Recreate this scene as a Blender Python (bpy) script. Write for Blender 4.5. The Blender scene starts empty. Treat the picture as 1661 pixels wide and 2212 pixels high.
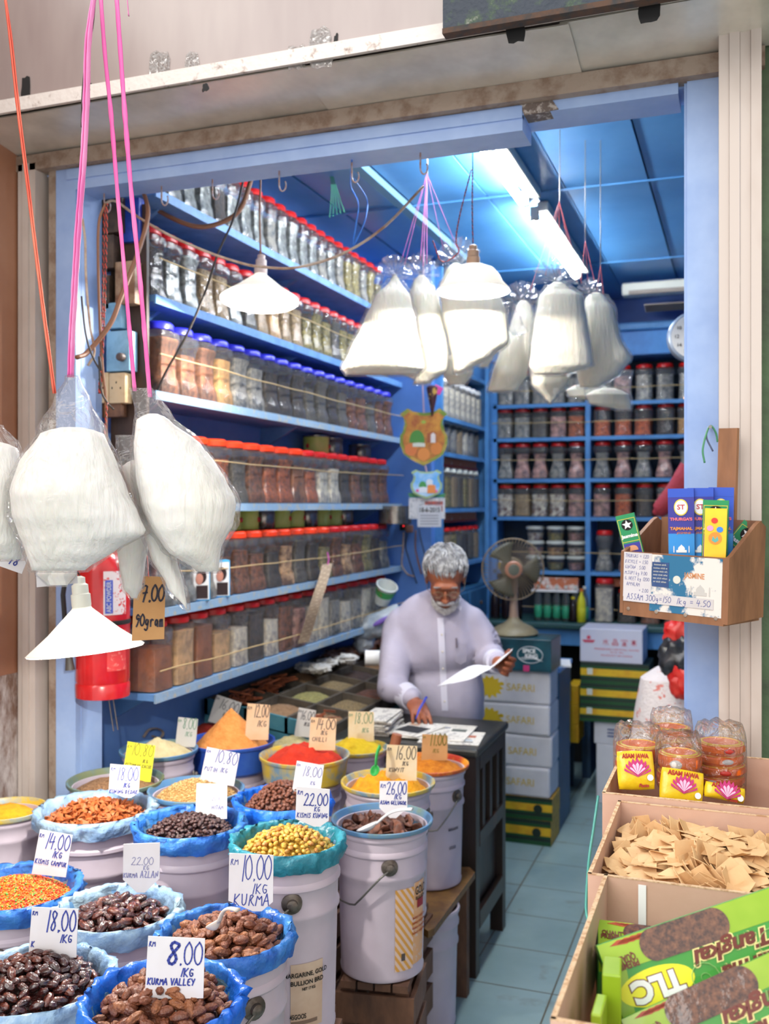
import bpy, math, random
from mathutils import Vector, Matrix, noise
R = random.Random(7)
PI = math.pi
SC = bpy.context.scene
COL = SC.collection

# ---------------------------------------------------------------- camera, sky, exposure
F_PX, CX, HY, CAM_H = 2119.0, 830.5, 1090.0, 1.65
YAW = math.radians(20.0)
CS, SN = math.cos(YAW), math.sin(YAW)
cam_d = bpy.data.cameras.new('camera')
cam = bpy.data.objects.new('camera', cam_d)
COL.objects.link(cam)
cam.location = (0, 0, CAM_H)
cam.rotation_euler = (PI/2, 0, YAW)
cam_d.sensor_fit = 'HORIZONTAL'
cam_d.sensor_width = 36.0
cam_d.lens = F_PX/1661.0*36.0
cam_d.shift_y = -16.0/1661.0
cam_d.clip_start = 0.05
cam_d.dof.use_dof = True
cam_d.dof.focus_distance = 1.75
cam_d.dof.aperture_fstop = 6.3
SC.camera = cam

world = bpy.data.worlds.new('world')
SC.world = world
world.use_nodes = True
bg = world.node_tree.nodes['Background']
bg.inputs[0].default_value = (1.0, 0.975, 0.95, 1)
bg.inputs[1].default_value = 1.25
sun_d = bpy.data.lights.new('daylight', 'SUN'); sun_d.energy = 1.7; sun_d.angle = math.radians(38); sun_d.color = (1, .97, .93)
sun = bpy.data.objects.new('daylight', sun_d); COL.objects.link(sun)
sun.rotation_euler = Vector((.30, 1.0, -.62)).to_track_quat('-Z', 'Y').to_euler()
TUBE_W, BULB_W = 150.0, 55.0
SC.view_settings.view_transform = 'Standard'
SC.view_settings.look = 'None'
SC.view_settings.gamma = 1.0
SC.view_settings.use_curve_mapping = False
SC.view_settings.exposure = 0.12
SC.cycles.max_bounces = 7
SC.cycles.diffuse_bounces = 4
SC.cycles.glossy_bounces = 3
SC.cycles.transmission_bounces = 4
SC.cycles.transparent_max_bounces = 14
SC.cycles.sample_clamp_indirect = 4.0
SC.cycles.caustics_reflective = False
SC.cycles.caustics_refractive = False

def W(px, py, d):
    "a place d metres ahead of the doorway viewpoint"
    l = (px-CX)/F_PX*d
    return Vector((l*CS-d*SN, l*SN+d*CS, CAM_H-(py-HY)/F_PX*d))
def WL(l, d, z):
    return Vector((l*CS-d*SN, l*SN+d*CS, z))
def onY(px, py, Y):
    t = (px-CX)/F_PX
    return W(px, py, Y/(t*SN+CS))
def onX(px, py, X):
    t = (px-CX)/F_PX
    return W(px, py, X/(t*CS-SN))

# ---------------------------------------------------------------- materials
def lin(c):
    c = c/255.0
    return c/12.92 if c <= 0.04045 else ((c+0.055)/1.055)**2.4
def C(r, g, b): return (lin(r), lin(g), lin(b), 1)
MATS = {}
def mat(name, col, rough=0.6, col2=None, ns=8.0, nlo=0.4, nhi=0.65, bump=None, bs=40.0, metal=0.0, spec=0.5,
        trans=0.0, sss=0.0, emit=None, island=None, stretch=None, detail=4.0, coat=0.0, transl=0.0, third=None):
    if name in MATS: return MATS[name]
    m = bpy.data.materials.new(name); m.use_nodes = True
    nt = m.node_tree; N = nt.nodes; L = nt.links
    b = N['Principled BSDF']
    b.inputs['Base Color'].default_value = col
    b.inputs['Roughness'].default_value = rough
    b.inputs['Metallic'].default_value = metal
    b.inputs['Specular IOR Level'].default_value = spec
    if trans: b.inputs['Transmission Weight'].default_value = trans
    if coat: b.inputs['Coat Weight'].default_value = coat
    if sss:
        b.inputs['Subsurface Weight'].default_value = sss
        b.inputs['Subsurface Radius'].default_value = (0.02, 0.01, 0.006)
    if emit:
        b.inputs['Emission Color'].default_value = emit[0]
        b.inputs['Emission Strength'].default_value = emit[1]
    tc = N.new('ShaderNodeTexCoord')
    src = tc.outputs['Object']
    if stretch:
        mp = N.new('ShaderNodeMapping'); mp.inputs['Scale'].default_value = stretch
        L.new(src, mp.inputs[0]); src = mp.outputs[0]
    out = None
    if col2:
        n = N.new('ShaderNodeTexNoise'); n.inputs['Scale'].default_value = ns; n.inputs['Detail'].default_value = detail
        n.inputs['Roughness'].default_value = 0.65
        L.new(src, n.inputs['Vector'])
        r = N.new('ShaderNodeValToRGB')
        r.color_ramp.elements[0].position = nlo; r.color_ramp.elements[0].color = col
        r.color_ramp.elements[1].position = nhi; r.color_ramp.elements[1].color = col2
        if third:
            e = r.color_ramp.elements.new(third[0]); e.color = third[1]
        L.new(n.outputs['Fac'], r.inputs[0]); out = r.outputs[0]
    if island:
        g = N.new('ShaderNodeNewGeometry'); r = N.new('ShaderNodeValToRGB')
        cr = r.color_ramp; cr.interpolation = 'CONSTANT' if len(island) > 3 else 'LINEAR'
        while len(cr.elements) < len(island): cr.elements.new(0.5)
        for i, c in enumerate(island):
            cr.elements[i].position = i/len(island) if len(island) > 3 else i/(len(island)-1)
            cr.elements[i].color = c
        L.new(g.outputs['Random Per Island'], r.inputs[0]); out = r.outputs[0]
    if out: L.new(out, b.inputs['Base Color'])
    if bump:
        n = N.new('ShaderNodeTexNoise'); n.inputs['Scale'].default_value = bs; n.inputs['Detail'].default_value = 5
        L.new(src, n.inputs['Vector'])
        bp = N.new('ShaderNodeBump'); bp.inputs['Strength'].default_value = bump; bp.inputs['Distance'].default_value = 0.01
        L.new(n.outputs['Fac'], bp.inputs['Height']); L.new(bp.outputs[0], b.inputs['Normal'])
    if transl:
        t = N.new('ShaderNodeBsdfTranslucent'); t.inputs[0].default_value = col
        mx = N.new('ShaderNodeMixShader'); mx.inputs[0].default_value = transl
        L.new(b.outputs[0], mx.inputs[1]); L.new(t.outputs[0], mx.inputs[2])
        L.new(mx.outputs[0], N['Material Output'].inputs[0])
    MATS[name] = m
    return m
def film(name, tint, haze, gloss=0.35, rough=0.12, bump=0.4, bs=30.0, refl=0.55):
    "thin clear plastic: see-through, a little milky, shiny"
    m = bpy.data.materials.new(name); m.use_nodes = True
    nt = m.node_tree; N = nt.nodes; L = nt.links
    N.remove(N['Principled BSDF'])
    tr = N.new('ShaderNodeBsdfTransparent'); tr.inputs[0].default_value = tint
    df = N.new('ShaderNodeBsdfDiffuse'); df.inputs[0].default_value = (0.85, 0.85, 0.86, 1)
    tl = N.new('ShaderNodeBsdfTranslucent'); tl.inputs[0].default_value = (0.85, 0.85, 0.86, 1)
    dm = N.new('ShaderNodeMixShader'); dm.inputs[0].default_value = 0.45
    L.new(df.outputs[0], dm.inputs[1]); L.new(tl.outputs[0], dm.inputs[2])
    gl = N.new('ShaderNodeBsdfGlossy'); gl.inputs['Roughness'].default_value = rough
    lw = N.new('ShaderNodeLayerWeight'); lw.inputs[0].default_value = gloss
    m1 = N.new('ShaderNodeMixShader'); m1.inputs[0].default_value = haze
    L.new(tr.outputs[0], m1.inputs[1]); L.new(dm.outputs[0], m1.inputs[2])
    m2 = N.new('ShaderNodeMixShader')
    mm = N.new('ShaderNodeMath'); mm.operation = 'MULTIPLY'; mm.inputs[1].default_value = refl
    L.new(lw.outputs['Fresnel'], mm.inputs[0]); L.new(mm.outputs[0], m2.inputs[0])
    L.new(m1.outputs[0], m2.inputs[1]); L.new(gl.outputs[0], m2.inputs[2])
    if bump:
        tc = N.new('ShaderNodeTexCoord')
        n = N.new('ShaderNodeTexNoise'); n.inputs['Scale'].default_value = bs; n.inputs['Detail'].default_value = 3
        n.inputs['Distortion'].default_value = 1.5
        L.new(tc.outputs['Object'], n.inputs['Vector'])
        bp = N.new('ShaderNodeBump'); bp.inputs['Strength'].default_value = bump; bp.inputs['Distance'].default_value = 0.01
        L.new(n.outputs['Fac'], bp.inputs['Height']); L.new(bp.outputs[0], gl.inputs['Normal']); L.new(bp.outputs[0], lw.inputs['Normal'])
        L.new(bp.outputs[0], df.inputs['Normal'])
    L.new(m2.outputs[0], N['Material Output'].inputs[0])
    MATS[name] = m
    return m

# ---------------------------------------------------------------- mesh building
def chain(o):
    M = Matrix.Identity(4)
    while o is not None:
        M = o.matrix_basis @ M; o = o.parent
    return M
class MB:
    def __init__(s): s.v = []; s.f = []; s.m = []; s.T = Matrix.Identity(4)
    def add(s, vs, fs, mi=0):
        k = len(s.v)
        s.v += [s.T @ Vector(v) for v in vs]
        s.f += [tuple(i+k for i in f) for f in fs]; s.m += [mi]*len(fs)
        return s
    def box(s, c, d, rot=None, mi=0, taper=1.0):
        x, y, z = d[0]/2, d[1]/2, d[2]/2; t = taper
        vs = [(-x, -y, -z), (x, -y, -z), (x, y, -z), (-x, y, -z), (-x*t, -y*t, z), (x*t, -y*t, z), (x*t, y*t, z), (-x*t, y*t, z)]
        M = Matrix.Translation(Vector(c)) @ (rot.to_4x4() if rot is not None else Matrix.Identity(4))
        return s.add([M @ Vector(v) for v in vs], [(0, 3, 2, 1), (4, 5, 6, 7), (0, 1, 5, 4), (1, 2, 6, 5), (2, 3, 7, 6), (3, 0, 4, 7)], mi)
    def rbox(s, c, d, r=0.006, rot=None, mi=0, seg=2):
        "box with softened edges"
        x, y, z = d[0]/2, d[1]/2, d[2]/2; r = min(r, x*.95, y*.95, z*.95)
        rings = []
        n = seg
        zs = []
        for i in range(n+1):
            a = PI/2*i/n; zs.append((-z+r-r*math.cos(a), r-r*math.sin(a)))
        zs = zs + [(-q, w) for q, w in reversed(zs)]
        vs = []; M = Matrix.Translation(Vector(c)) @ (rot.to_4x4() if rot is not None else Matrix.Identity(4))
        per = 4*(n+1)
        for q, ins in zs:
            for (sx, sy, a0) in ((1, 1, 0), (-1, 1, PI/2), (-1, -1, PI), (1, -1, 1.5*PI)):
                for i in range(n+1):
                    a = a0+PI/2*i/n; rr = r-ins
                    vs.append(M @ Vector((sx*(x-r)+rr*math.cos(a), sy*(y-r)+rr*math.sin(a), q)))
        fs = []
        for k in range(len(zs)-1):
            for i in range(per):
                a = k*per+i; b = k*per+(i+1) % per
                fs.append((a, b, b+per, a+per))
        fs.append(tuple(reversed(range(per)))); fs.append(tuple((len(zs)-1)*per+i for i in range(per)))
        return s.add(vs, fs, mi)
    def lathe(s, prof, n=24, c=(0, 0, 0), mi=0, cap0=True, cap1=True, ax=None, wob=None):
        vs = []; fs = []
        M = Matrix.Translation(Vector(c)) @ (ax.to_4x4() if ax is not None else Matrix.Identity(4))
        for k, (r, z) in enumerate(prof):
            for i in range(n):
                a = 2*PI*i/n; rr, zz = (r, z) if wob is None else wob(r, z, a, k)
                vs.append(M @ Vector((rr*math.cos(a), rr*math.sin(a), zz)))
        for k in range(len(prof)-1):
            for i in range(n):
                a = k*n+i; b = k*n+(i+1) % n
                fs.append((a, b, b+n, a+n))
        if cap0: fs.append(tuple(reversed(range(n))))
        if cap1: fs.append(tuple((len(prof)-1)*n+i for i in range(n)))
        return s.add(vs, fs, mi)
    def tube(s, pts, r, n=6, mi=0, caps=True, closed=False, flat=1.0):
        pts = [Vector(p) for p in pts]; m = len(pts)
        rs = r if isinstance(r, (list, tuple)) else [r]*m
        vs = []; fs = []; prev = None
        for i, p in enumerate(pts):
            a = pts[i-1] if (i > 0 or closed) else pts[i]; b = pts[(i+1) % m] if (i < m-1 or closed) else pts[i]
            t = (b-a).normalized() if (b-a).length > 1e-9 else Vector((0, 0, 1))
            if prev is None:
                u = t.cross(Vector((0, 0, 1)))
                if u.length < 0.1: u = t.cross(Vector((1, 0, 0)))
            else: u = prev-t*prev.dot(t)
            u.normalize(); prev = u; w = t.cross(u)
            for j in range(n):
                an = 2*PI*j/n
                vs.append(p+u*(rs[i]*math.cos(an))+w*(rs[i]*flat*math.sin(an)))
        for i in range(m if closed else m-1):
            for j in range(n):
                q = ((i+1) % m)*n
                fs.append((i*n+j, i*n+(j+1) % n, q+(j+1) % n, q+j))
        if caps and not closed:
            fs.append(tuple(reversed(range(n)))); fs.append(tuple((m-1)*n+j for j in range(n)))
        return s.add(vs, fs, mi)
    def ball(s, c, r, n=16, m=10, rot=None, mi=0, fn=None):
        r = (r, r, r) if isinstance(r, (int, float)) else r
        M = Matrix.Translation(Vector(c)) @ (rot.to_4x4() if rot is not None else Matrix.Identity(4))
        vs = [Vector((0, 0, -1))]
        for k in range(1, m):
            t = -PI/2+PI*k/m
            for i in range(n):
                a = 2*PI*i/n
                vs.append(Vector((math.cos(t)*math.cos(a), math.cos(t)*math.sin(a), math.sin(t))))
        vs.append(Vector((0, 0, 1)))
        out = []
        for v in vs:
            k = fn(v) if fn else 1.0
            out.append(M @ Vector((v.x*r[0]*k, v.y*r[1]*k, v.z*r[2]*k)))
        fs = [(0, 1+(i+1) % n, 1+i) for i in range(n)]
        for k in range(m-2):
            for i in range(n):
                a = 1+k*n+i; b = 1+k*n+(i+1) % n
                fs.append((a, b, b+n, a+n))
        L = len(vs)-1
        fs += [(L, 1+(m-2)*n+i, 1+(m-2)*n+(i+1) % n) for i in range(n)]
        return s.add(out, fs, mi)
    def prism(s, poly, y0, y1, mi=0):
        "outline in x,z pushed through y"
        n = len(poly)
        vs = [(x, y0, z) for x, z in poly]+[(x, y1, z) for x, z in poly]
        fs = [tuple(range(n)), tuple(reversed(range(n, 2*n)))]+[(i, i+n, (i+1) % n+n, (i+1) % n) for i in range(n)]
        return s.add(vs, fs, mi)
    def build(s, name, mats, parent=None, smooth=False, world=True):
        me = bpy.data.meshes.new(name)
        v = s.v
        if parent is not None and world:
            I = chain(parent).inverted(); v = [I @ p for p in v]
        me.from_pydata([tuple(p) for p in v], [], s.f)
        if not isinstance(mats, (list, tuple)): mats = [mats]
        for m in mats: me.materials.append(m)
        if len(mats) > 1: me.polygons.foreach_set('material_index', s.m)
        if smooth:
            me.polygons.foreach_set('use_smooth', [True]*len(me.polygons))
            if smooth != 2:
                try: me.set_sharp_from_angle(angle=math.radians(38))
                except Exception: pass
        me.update()
        o = bpy.data.objects.new(name, me); COL.objects.link(o)
        if parent is not None: o.parent = parent
        return o
def tag(o, label, cat, group=None, kind=None):
    o['label'] = label; o['category'] = cat
    if group: o['group'] = group
    if kind: o['kind'] = kind
    return o
def thing(name, label, cat, loc=(0, 0, 0), rz=0.0, group=None, rot=None):
    o = bpy.data.objects.new(name, None); COL.objects.link(o)
    o.empty_display_size = 0.05
    o.location = loc; o.rotation_euler = rot if rot is not None else (0, 0, rz)
    return tag(o, label, cat, group)
def settle(o, p):
    "put a one-mesh thing's origin at p"
    p = Vector(p); o.data.transform(Matrix.Translation(-p)); o.location = p
    return o
def struct(o, label=None, cat=None):
    o['kind'] = 'structure'
    if label: o['label'] = label; o['category'] = cat or 'structure'
    return o
def dup(root, loc=None, rot=None):
    r = root.copy(); COL.objects.link(r)
    if loc is not None: r.location = loc
    if rot is not None: r.rotation_euler = rot
    for ch in root.children:
        c = ch.copy(); COL.objects.link(c); c.parent = r
        for g in ch.children:
            d = g.copy(); COL.objects.link(d); d.parent = c
    return r
def own(o, m, i=0):
    o.material_slots[i].link = 'OBJECT'; o.material_slots[i].material = m
def nz(p, s=1.0): return noise.noise(Vector(p)*s)

# ---------------------------------------------------------------- writing
GL = {
'0': [[(.3,1),(.08,.8),(.02,.5),(.08,.2),(.3,0),(.52,.2),(.58,.5),(.52,.8),(.3,1)]],
'1': [[(.38,1),(.22,0)]],
'2': [[(.08,.8),(.25,1),(.48,.95),(.5,.72),(.3,.4),(.1,.08),(.05,0),(.2,.1),(.4,0),(.6,.08)]],
'4': [[(.2,1),(.05,.42),(.55,.5)],[(.45,.85),(.35,0)]],
'5': [[(.55,1),(.2,.97),(.15,.58),(.4,.62),(.55,.35),(.4,.05),(.1,.02)]],
'6': [[(.5,1),(.2,.7),(.05,.3),(.2,0),(.45,.05),(.5,.35),(.3,.5),(.1,.35)]],
'7': [[(.0,.85),(.15,.95),(.55,.98),(.3,.4),(.22,0)],[(.12,.5),(.5,.55)]],
'8': [[(.5,.85),(.3,1),(.12,.82),(.3,.56),(.5,.28),(.3,0),(.08,.2),(.3,.5),(.52,.8),(.5,.85)]],
'9': [[(.5,.8),(.3,1),(.08,.78),(.25,.52),(.5,.75),(.42,.3),(.2,0)]],
'3': [[(.1,.9),(.4,1),(.5,.75),(.25,.55),(.52,.35),(.35,.02),(.05,.08)]],
'.': [[(.1,.0),(.16,.06),(.1,.07)]], '-': [[(.1,.5),(.5,.5)]], '=': [[(.1,.62),(.5,.62)],[(.1,.38),(.5,.38)]], ':': [[(.2,.7),(.22,.75)],[(.2,.2),(.22,.25)]],
'A': [[(.0,0),(.28,1),(.52,0)],[(.1,.38),(.46,.4)]], 'B': [[(.08,0),(.1,1),(.45,.85),(.12,.55),(.5,.3),(.08,0)]],
'C': [[(.5,.85),(.25,1),(.05,.5),(.25,0),(.52,.15)]], 'D': [[(.08,0),(.1,1),(.5,.7),(.48,.25),(.08,0)]],
'E': [[(.5,1),(.1,1),(.08,0),(.5,0)],[(.1,.52),(.42,.52)]], 'G': [[(.5,.85),(.25,1),(.05,.5),(.25,0),(.5,.15),(.5,.45),(.3,.45)]],
'H': [[(.08,0),(.1,1)],[(.5,0),(.5,1)],[(.1,.5),(.5,.5)]], 'I': [[(.25,0),(.27,1)]], 'J': [[(.45,1),(.42,.15),(.2,0),(.05,.2)]],
'K': [[(.08,0),(.12,1)],[(.52,1),(.1,.45),(.52,0)]], 'L': [[(.12,1),(.08,0),(.5,0)]],
'M': [[(.02,0),(.1,1),(.3,.35),(.5,1),(.56,0)]], 'N': [[(.06,0),(.1,1),(.46,0),(.5,1)]],
'O': [[(.3,1),(.05,.7),(.06,.25),(.3,0),(.54,.25),(.52,.75),(.3,1)]], 'P': [[(.08,0),(.1,1),(.5,.85),(.45,.55),(.1,.48)]],
'R': [[(.08,0),(.1,1),(.5,.82),(.12,.5),(.52,0)]], 'S': [[(.5,.9),(.25,1),(.1,.75),(.48,.35),(.3,0),(.05,.1)]],
'T': [[(.0,1),(.56,1)],[(.3,1),(.27,0)]], 'U': [[(.06,1),(.1,.15),(.3,0),(.5,.2),(.5,1)]], 'V': [[(.02,1),(.28,0),(.54,1)]],
'W': [[(.0,1),(.15,0),(.3,.6),(.42,0),(.58,1)]], 'Y': [[(.02,1),(.28,.5)],[(.55,1),(.2,0)]], 'Z': [[(.05,1),(.52,1),(.05,0),(.55,.02)]],
'F': [[(.5,1),(.1,1),(.08,0)],[(.1,.52),(.42,.52)]], 'X': [[(.05,1),(.5,0)],[(.5,1),(.05,0)]], 'Q': [[(.3,1),(.05,.5),(.3,0),(.55,.5),(.3,1)],[(.35,.2),(.58,-.05)]],
'g': [[(.45,.5),(.25,.6),(.08,.35),(.25,.08),(.45,.3),(.47,.55),(.42,-.25),(.2,-.35),(.05,-.2)]], 'r': [[(.12,.55),(.15,0)],[(.14,.35),(.3,.58),(.45,.5)]],
'a': [[(.42,.5),(.2,.58),(.08,.3),(.2,.02),(.42,.25),(.42,.55),(.48,0)]], 'm': [[(.05,.55),(.07,0)],[(.07,.4),(.2,.57),(.26,0)],[(.27,.4),(.42,.57),(.5,0)]],
'k': [[(.1,1),(.1,0)],[(.45,.6),(.1,.3),(.48,0)]], '|': [[(.1,1.1),(.1,-.1)]],
}
def write(mb, s, x, z, h, w=None, pen=0.0007, y=-0.0008, slant=0.08, jit=0.04, mi=0):
    "pen strokes standing in the x,z plane, facing -y; returns the end x"
    rr = random.Random(s+str(x))
    adv = h*0.62 if w is None else w
    for ch in s:
        if ch == ' ': x += adv*0.7; continue
        if ch in '.:': a2 = adv*0.45
        elif ch in '1I': a2 = adv*0.72
        else: a2 = adv*1.08
        for st in GL.get(ch, GL['0']):
            P = [(x+(u*1.0+slant*v)*adv/0.62+rr.uniform(-jit, jit)*h*.4, z+v*h+rr.uniform(-jit, jit)*h*.4) for u, v in st]
            if len(P) > 3:
                Q = [P[0]]
                for i in range(1, len(P)-1):
                    Q += [((P[i-1][0]+P[i][0]*6+P[i+1][0])/8, (P[i-1][1]+P[i][1]*6+P[i+1][1])/8)]
                    Q += [((P[i][0]+P[i+1][0])/2, (P[i][1]+P[i+1][1])/2)]
                P = Q+[P[-1]]
            for i in range(len(P)-1):
                a, b = P[i], P[i+1]; dx, dz = b[0]-a[0], b[1]-a[1]; l = math.hypot(dx, dz) or 1e-6
                nx, nzz = -dz/l*pen, dx/l*pen; ex, ez = dx/l*pen*.6, dz/l*pen*.6
                mb.add([(a[0]-ex+nx, y, a[1]-ez+nzz), (a[0]-ex-nx, y, a[1]-ez-nzz), (b[0]+ex-nx, y, b[1]+ez-nzz), (b[0]+ex+nx, y, b[1]+ez+nzz)], [(0, 1, 2, 3)], mi)
        x += a2
    return x
def text(s, size, m, parent, M, name='lettering', bold=0.0, width=None, ital=0.0, align='CENTER'):
    "printed lettering: text lies in local x,z facing -y of M"
    cu = bpy.data.curves.new('t', 'FONT'); cu.body = s; cu.size = size; cu.align_x = align; cu.align_y = 'CENTER'
    cu.extrude = 0.0002; cu.offset = bold; cu.shear = ital; cu.resolution_u = 3
    o = bpy.data.objects.new('t', cu); COL.objects.link(o)
    dg = bpy.context.evaluated_depsgraph_get()
    me = bpy.data.meshes.new_from_object(o.evaluated_get(dg))
    bpy.data.objects.remove(o)
    k = 1.0
    if width and len(me.vertices):
        xs = [v.co.x for v in me.vertices]; k = width/max(max(xs)-min(xs), 1e-6)
    T = M @ Matrix.Rotation(PI/2, 4, 'X') @ Matrix.Diagonal((k, 1, 1, 1))
    if parent is not None: T = chain(parent).inverted() @ T
    me.transform(T); me.materials.clear(); me.materials.append(m)
    q = bpy.data.objects.new(name, me); COL.objects.link(q)
    if parent is not None: q.parent = parent
    return q
def frame(o, x, y=None):
    "matrix with origin o, x axis x, z up-ish; y = facing away from the reader"
    x = Vector(x).normalized(); z = Vector((0, 0, 1)) if y is None else Vector(y).normalized()
    yy = z.cross(x).normalized(); z = x.cross(yy).normalized()
    M = Matrix(((x.x, yy.x, z.x, o[0]), (x.y, yy.y, z.y, o[1]), (x.z, yy.z, z.z, o[2]), (0, 0, 0, 1)))
    return M
# ---------------------------------------------------------------- colours shared by the place
M_BLUE = mat('blue_paint', C(112, 154, 216), .55, C(92, 134, 200), 3, .35, .7, bump=.15, bs=20)
M_BLUEL = mat('pale_blue_paint', C(162, 188, 230), .5, C(138, 166, 216), 5, .35, .7, bump=.2, bs=14)
M_BLUED = mat('shelf_blue', C(108, 156, 210), .5, C(88, 134, 190), 9, .4, .66, bump=.2, bs=30)
M_BLUEE = mat('worn_shelf_edge', C(138, 168, 196), .55, C(176, 174, 162), 30, .52, .64, bump=.3, bs=40)
M_CEIL = mat('ceiling_blue', C(92, 154, 210), .3, C(72, 134, 194), 2.5, .35, .7, bump=.1, bs=8)
M_DARKB = mat('deep_blue_paint', C(44, 92, 172), .5, C(34, 78, 150), 3)
M_TEAL = mat('teal_paint', C(62, 120, 135), .55, C(88, 138, 146), 7, .45, .7)
M_DTEAL = mat('dark_green_paint', C(38, 78, 80), .45, C(58, 92, 84), 12, .5, .7)
M_WHITEP = mat('dirty_white_paint', C(200, 188, 180), .6, C(170, 152, 140), 4, .45, .75, bump=.15, bs=18, stretch=(1, 1, .35))
M_FASC = mat('fascia_panel', C(168, 154, 150), .28, C(146, 130, 128), 1.6, .35, .7, spec=.6, bump=.06, bs=3, stretch=(2.5, 1, .6))
M_GALV = mat('galvanised_sheet', C(226, 220, 208), .3, C(190, 184, 172), 5, .35, .75, metal=.35, bump=.12, bs=5)
M_RUST = mat('rusty_grey', C(156, 140, 126), .7, C(128, 106, 90), 18, .45, .65, bump=.3, bs=50)
M_DARK = mat('black_gap', C(20, 18, 18), .8)
M_BROWNW = mat('brown_party_wall', C(150, 100, 74), .3, C(170, 122, 94), 2.2, .35, .7, spec=.6)
M_PEEL = mat('peeling_wall', C(112, 84, 70), .85, C(196, 186, 182), 9, .45, .6, bump=.8, bs=20, detail=8, stretch=(1, 1, .45))
M_GREENB = mat('green_board', C(86, 112, 78), .6, C(66, 76, 60), 5, .4, .7, bump=.3, bs=40)
M_WOOD = mat('brown_wood', C(150, 104, 72), .6, C(112, 74, 50), 14, .35, .7, bump=.25, bs=30, stretch=(1, 1, .25))
M_DWOOD = mat('dark_brown_wood', C(74, 52, 40), .55, C(44, 32, 28), 12, .35, .7, bump=.3, bs=26, stretch=(1, 1, .2))
M_BWOOD = mat('black_stained_wood', C(42, 34, 30), .4, C(60, 38, 30), 8, .45, .75, bump=.15, bs=24, stretch=(1, 1, .2))
M_WHITE = mat('white_paper', C(240, 240, 240), .7)
M_INK = mat('blue_ink', C(48, 62, 150), .6)
M_BLACK = mat('black_plastic', C(24, 24, 26), .45)
M_METAL = mat('grey_wire', C(140, 138, 134), .35, metal=.8)
M_RED = mat('red_plastic', C(198, 26, 24), .35)
M_CLEAR = None

# floor: pale green glazed tiles in a straight grid
m = mat('floor_tile', C(150, 176, 178), .3, C(128, 154, 156), 2.2, .35, .7, bump=.05, bs=10)
nt = m.node_tree; b = nt.nodes['Principled BSDF']
br = nt.nodes.new('ShaderNodeTexBrick'); br.offset = 0.0; br.squash = 1.0
br.inputs['Scale'].default_value = 1.0; br.inputs['Brick Width'].default_value = .30; br.inputs['Row Height'].default_value = .30
br.inputs['Mortar Size'].default_value = .0035; br.inputs['Mortar'].default_value = C(96, 92, 76); br.inputs['Mortar Smooth'].default_value = .3
tc = nt.nodes.new('ShaderNodeTexCoord'); nt.links.new(tc.outputs['Object'], br.inputs['Vector'])
rmp = [n for n in nt.nodes if n.type == 'VALTORGB'][0]
nt.links.new(rmp.outputs[0], br.inputs['Color1']); nt.links.new(rmp.outputs[0], br.inputs['Color2'])
dn = nt.nodes.new('ShaderNodeTexNoise'); dn.inputs['Scale'].default_value = 7; dn.inputs['Detail'].default_value = 8
nt.links.new(tc.outputs['Object'], dn.inputs['Vector'])
dr = nt.nodes.new('ShaderNodeValToRGB'); dr.color_ramp.elements[0].position = .62; dr.color_ramp.elements[0].color = (0, 0, 0, 1); dr.color_ramp.elements[1].position = .74; dr.color_ramp.elements[1].color = (.6, .6, .6, 1)
nt.links.new(dn.outputs['Fac'], dr.inputs[0])
mx = nt.nodes.new('ShaderNodeMixRGB'); mx.inputs[2].default_value = C(110, 92, 66)
nt.links.new(dr.outputs[0], mx.inputs[0]); nt.links.new(br.outputs['Color'], mx.inputs[1]); nt.links.new(mx.outputs[0], b.inputs['Base Color'])
struct(MB().box((-.6, 2.9, -.03), (5.2, 8.4, .06)).build('floor', m), 'pale green tiled shop floor with dark joints', 'floor')

XL, YB, ZC = -1.95, 6.35, 2.95
struct(MB().box((XL-.05, 4.45, 1.5), (.1, 3.9, 3.0)).build('wall_left', M_BLUE), 'blue painted left wall behind the jar shelves', 'wall')
struct(MB().box((-.3, YB+.05, 1.5), (3.5, .1, 3.0)).build('wall_back', M_DARKB), 'deep blue back wall above the shelf unit', 'wall')
struct(MB().box((1.35, 4.45, 1.5), (.1, 3.9, 3.0)).build('wall_right', M_BLUE), 'blue right wall of the shop', 'wall')
# the wall end that the left shelves butt against
struct(MB().box((-1.745, 4.985, 1.5), (.41, .07, 3.0)).build('wall_end', mat('blue_end_wall', C(98, 142, 212), .5, C(84, 128, 200), 2.5)), 'blue wall end between jar shelves and side cabinet', 'wall')
# boarded ceiling
cb = MB(); x = XL-.05; i = 0
while x < 1.35:
    w = .33
    cb.box((x+w/2, 4.45, ZC+.02+(i % 2)*.004), (w-.006, 3.9, .04)); x += w; i += 1
o = cb.build('ceiling', M_CEIL); struct(o, 'blue boarded ceiling with dark joints', 'ceiling')
struct(MB().box((-.3, 4.45, ZC+.08), (3.5, 3.9, .04)).build('ceiling_slab', M_DARK), 'dark gap above the ceiling boards', 'ceiling')
for k, yy in enumerate((4.05, 5.35)):
    o = MB().box((-.3, yy, ZC-.004), (3.3, .016, .006)).build('trim_%d' % (k+1), M_CEIL); struct(o, 'flat batten across the ceiling, %s one' % ('nearer' if k == 0 else 'farther'), 'trim')
o = MB().box((-1.36, 4.4, ZC-.02), (.04, 3.8, .03)).build('trim_3', mat('grey_conduit', C(96, 140, 168), .5)); struct(o, 'blue-grey cable batten along the ceiling near the jars', 'trim')

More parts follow.
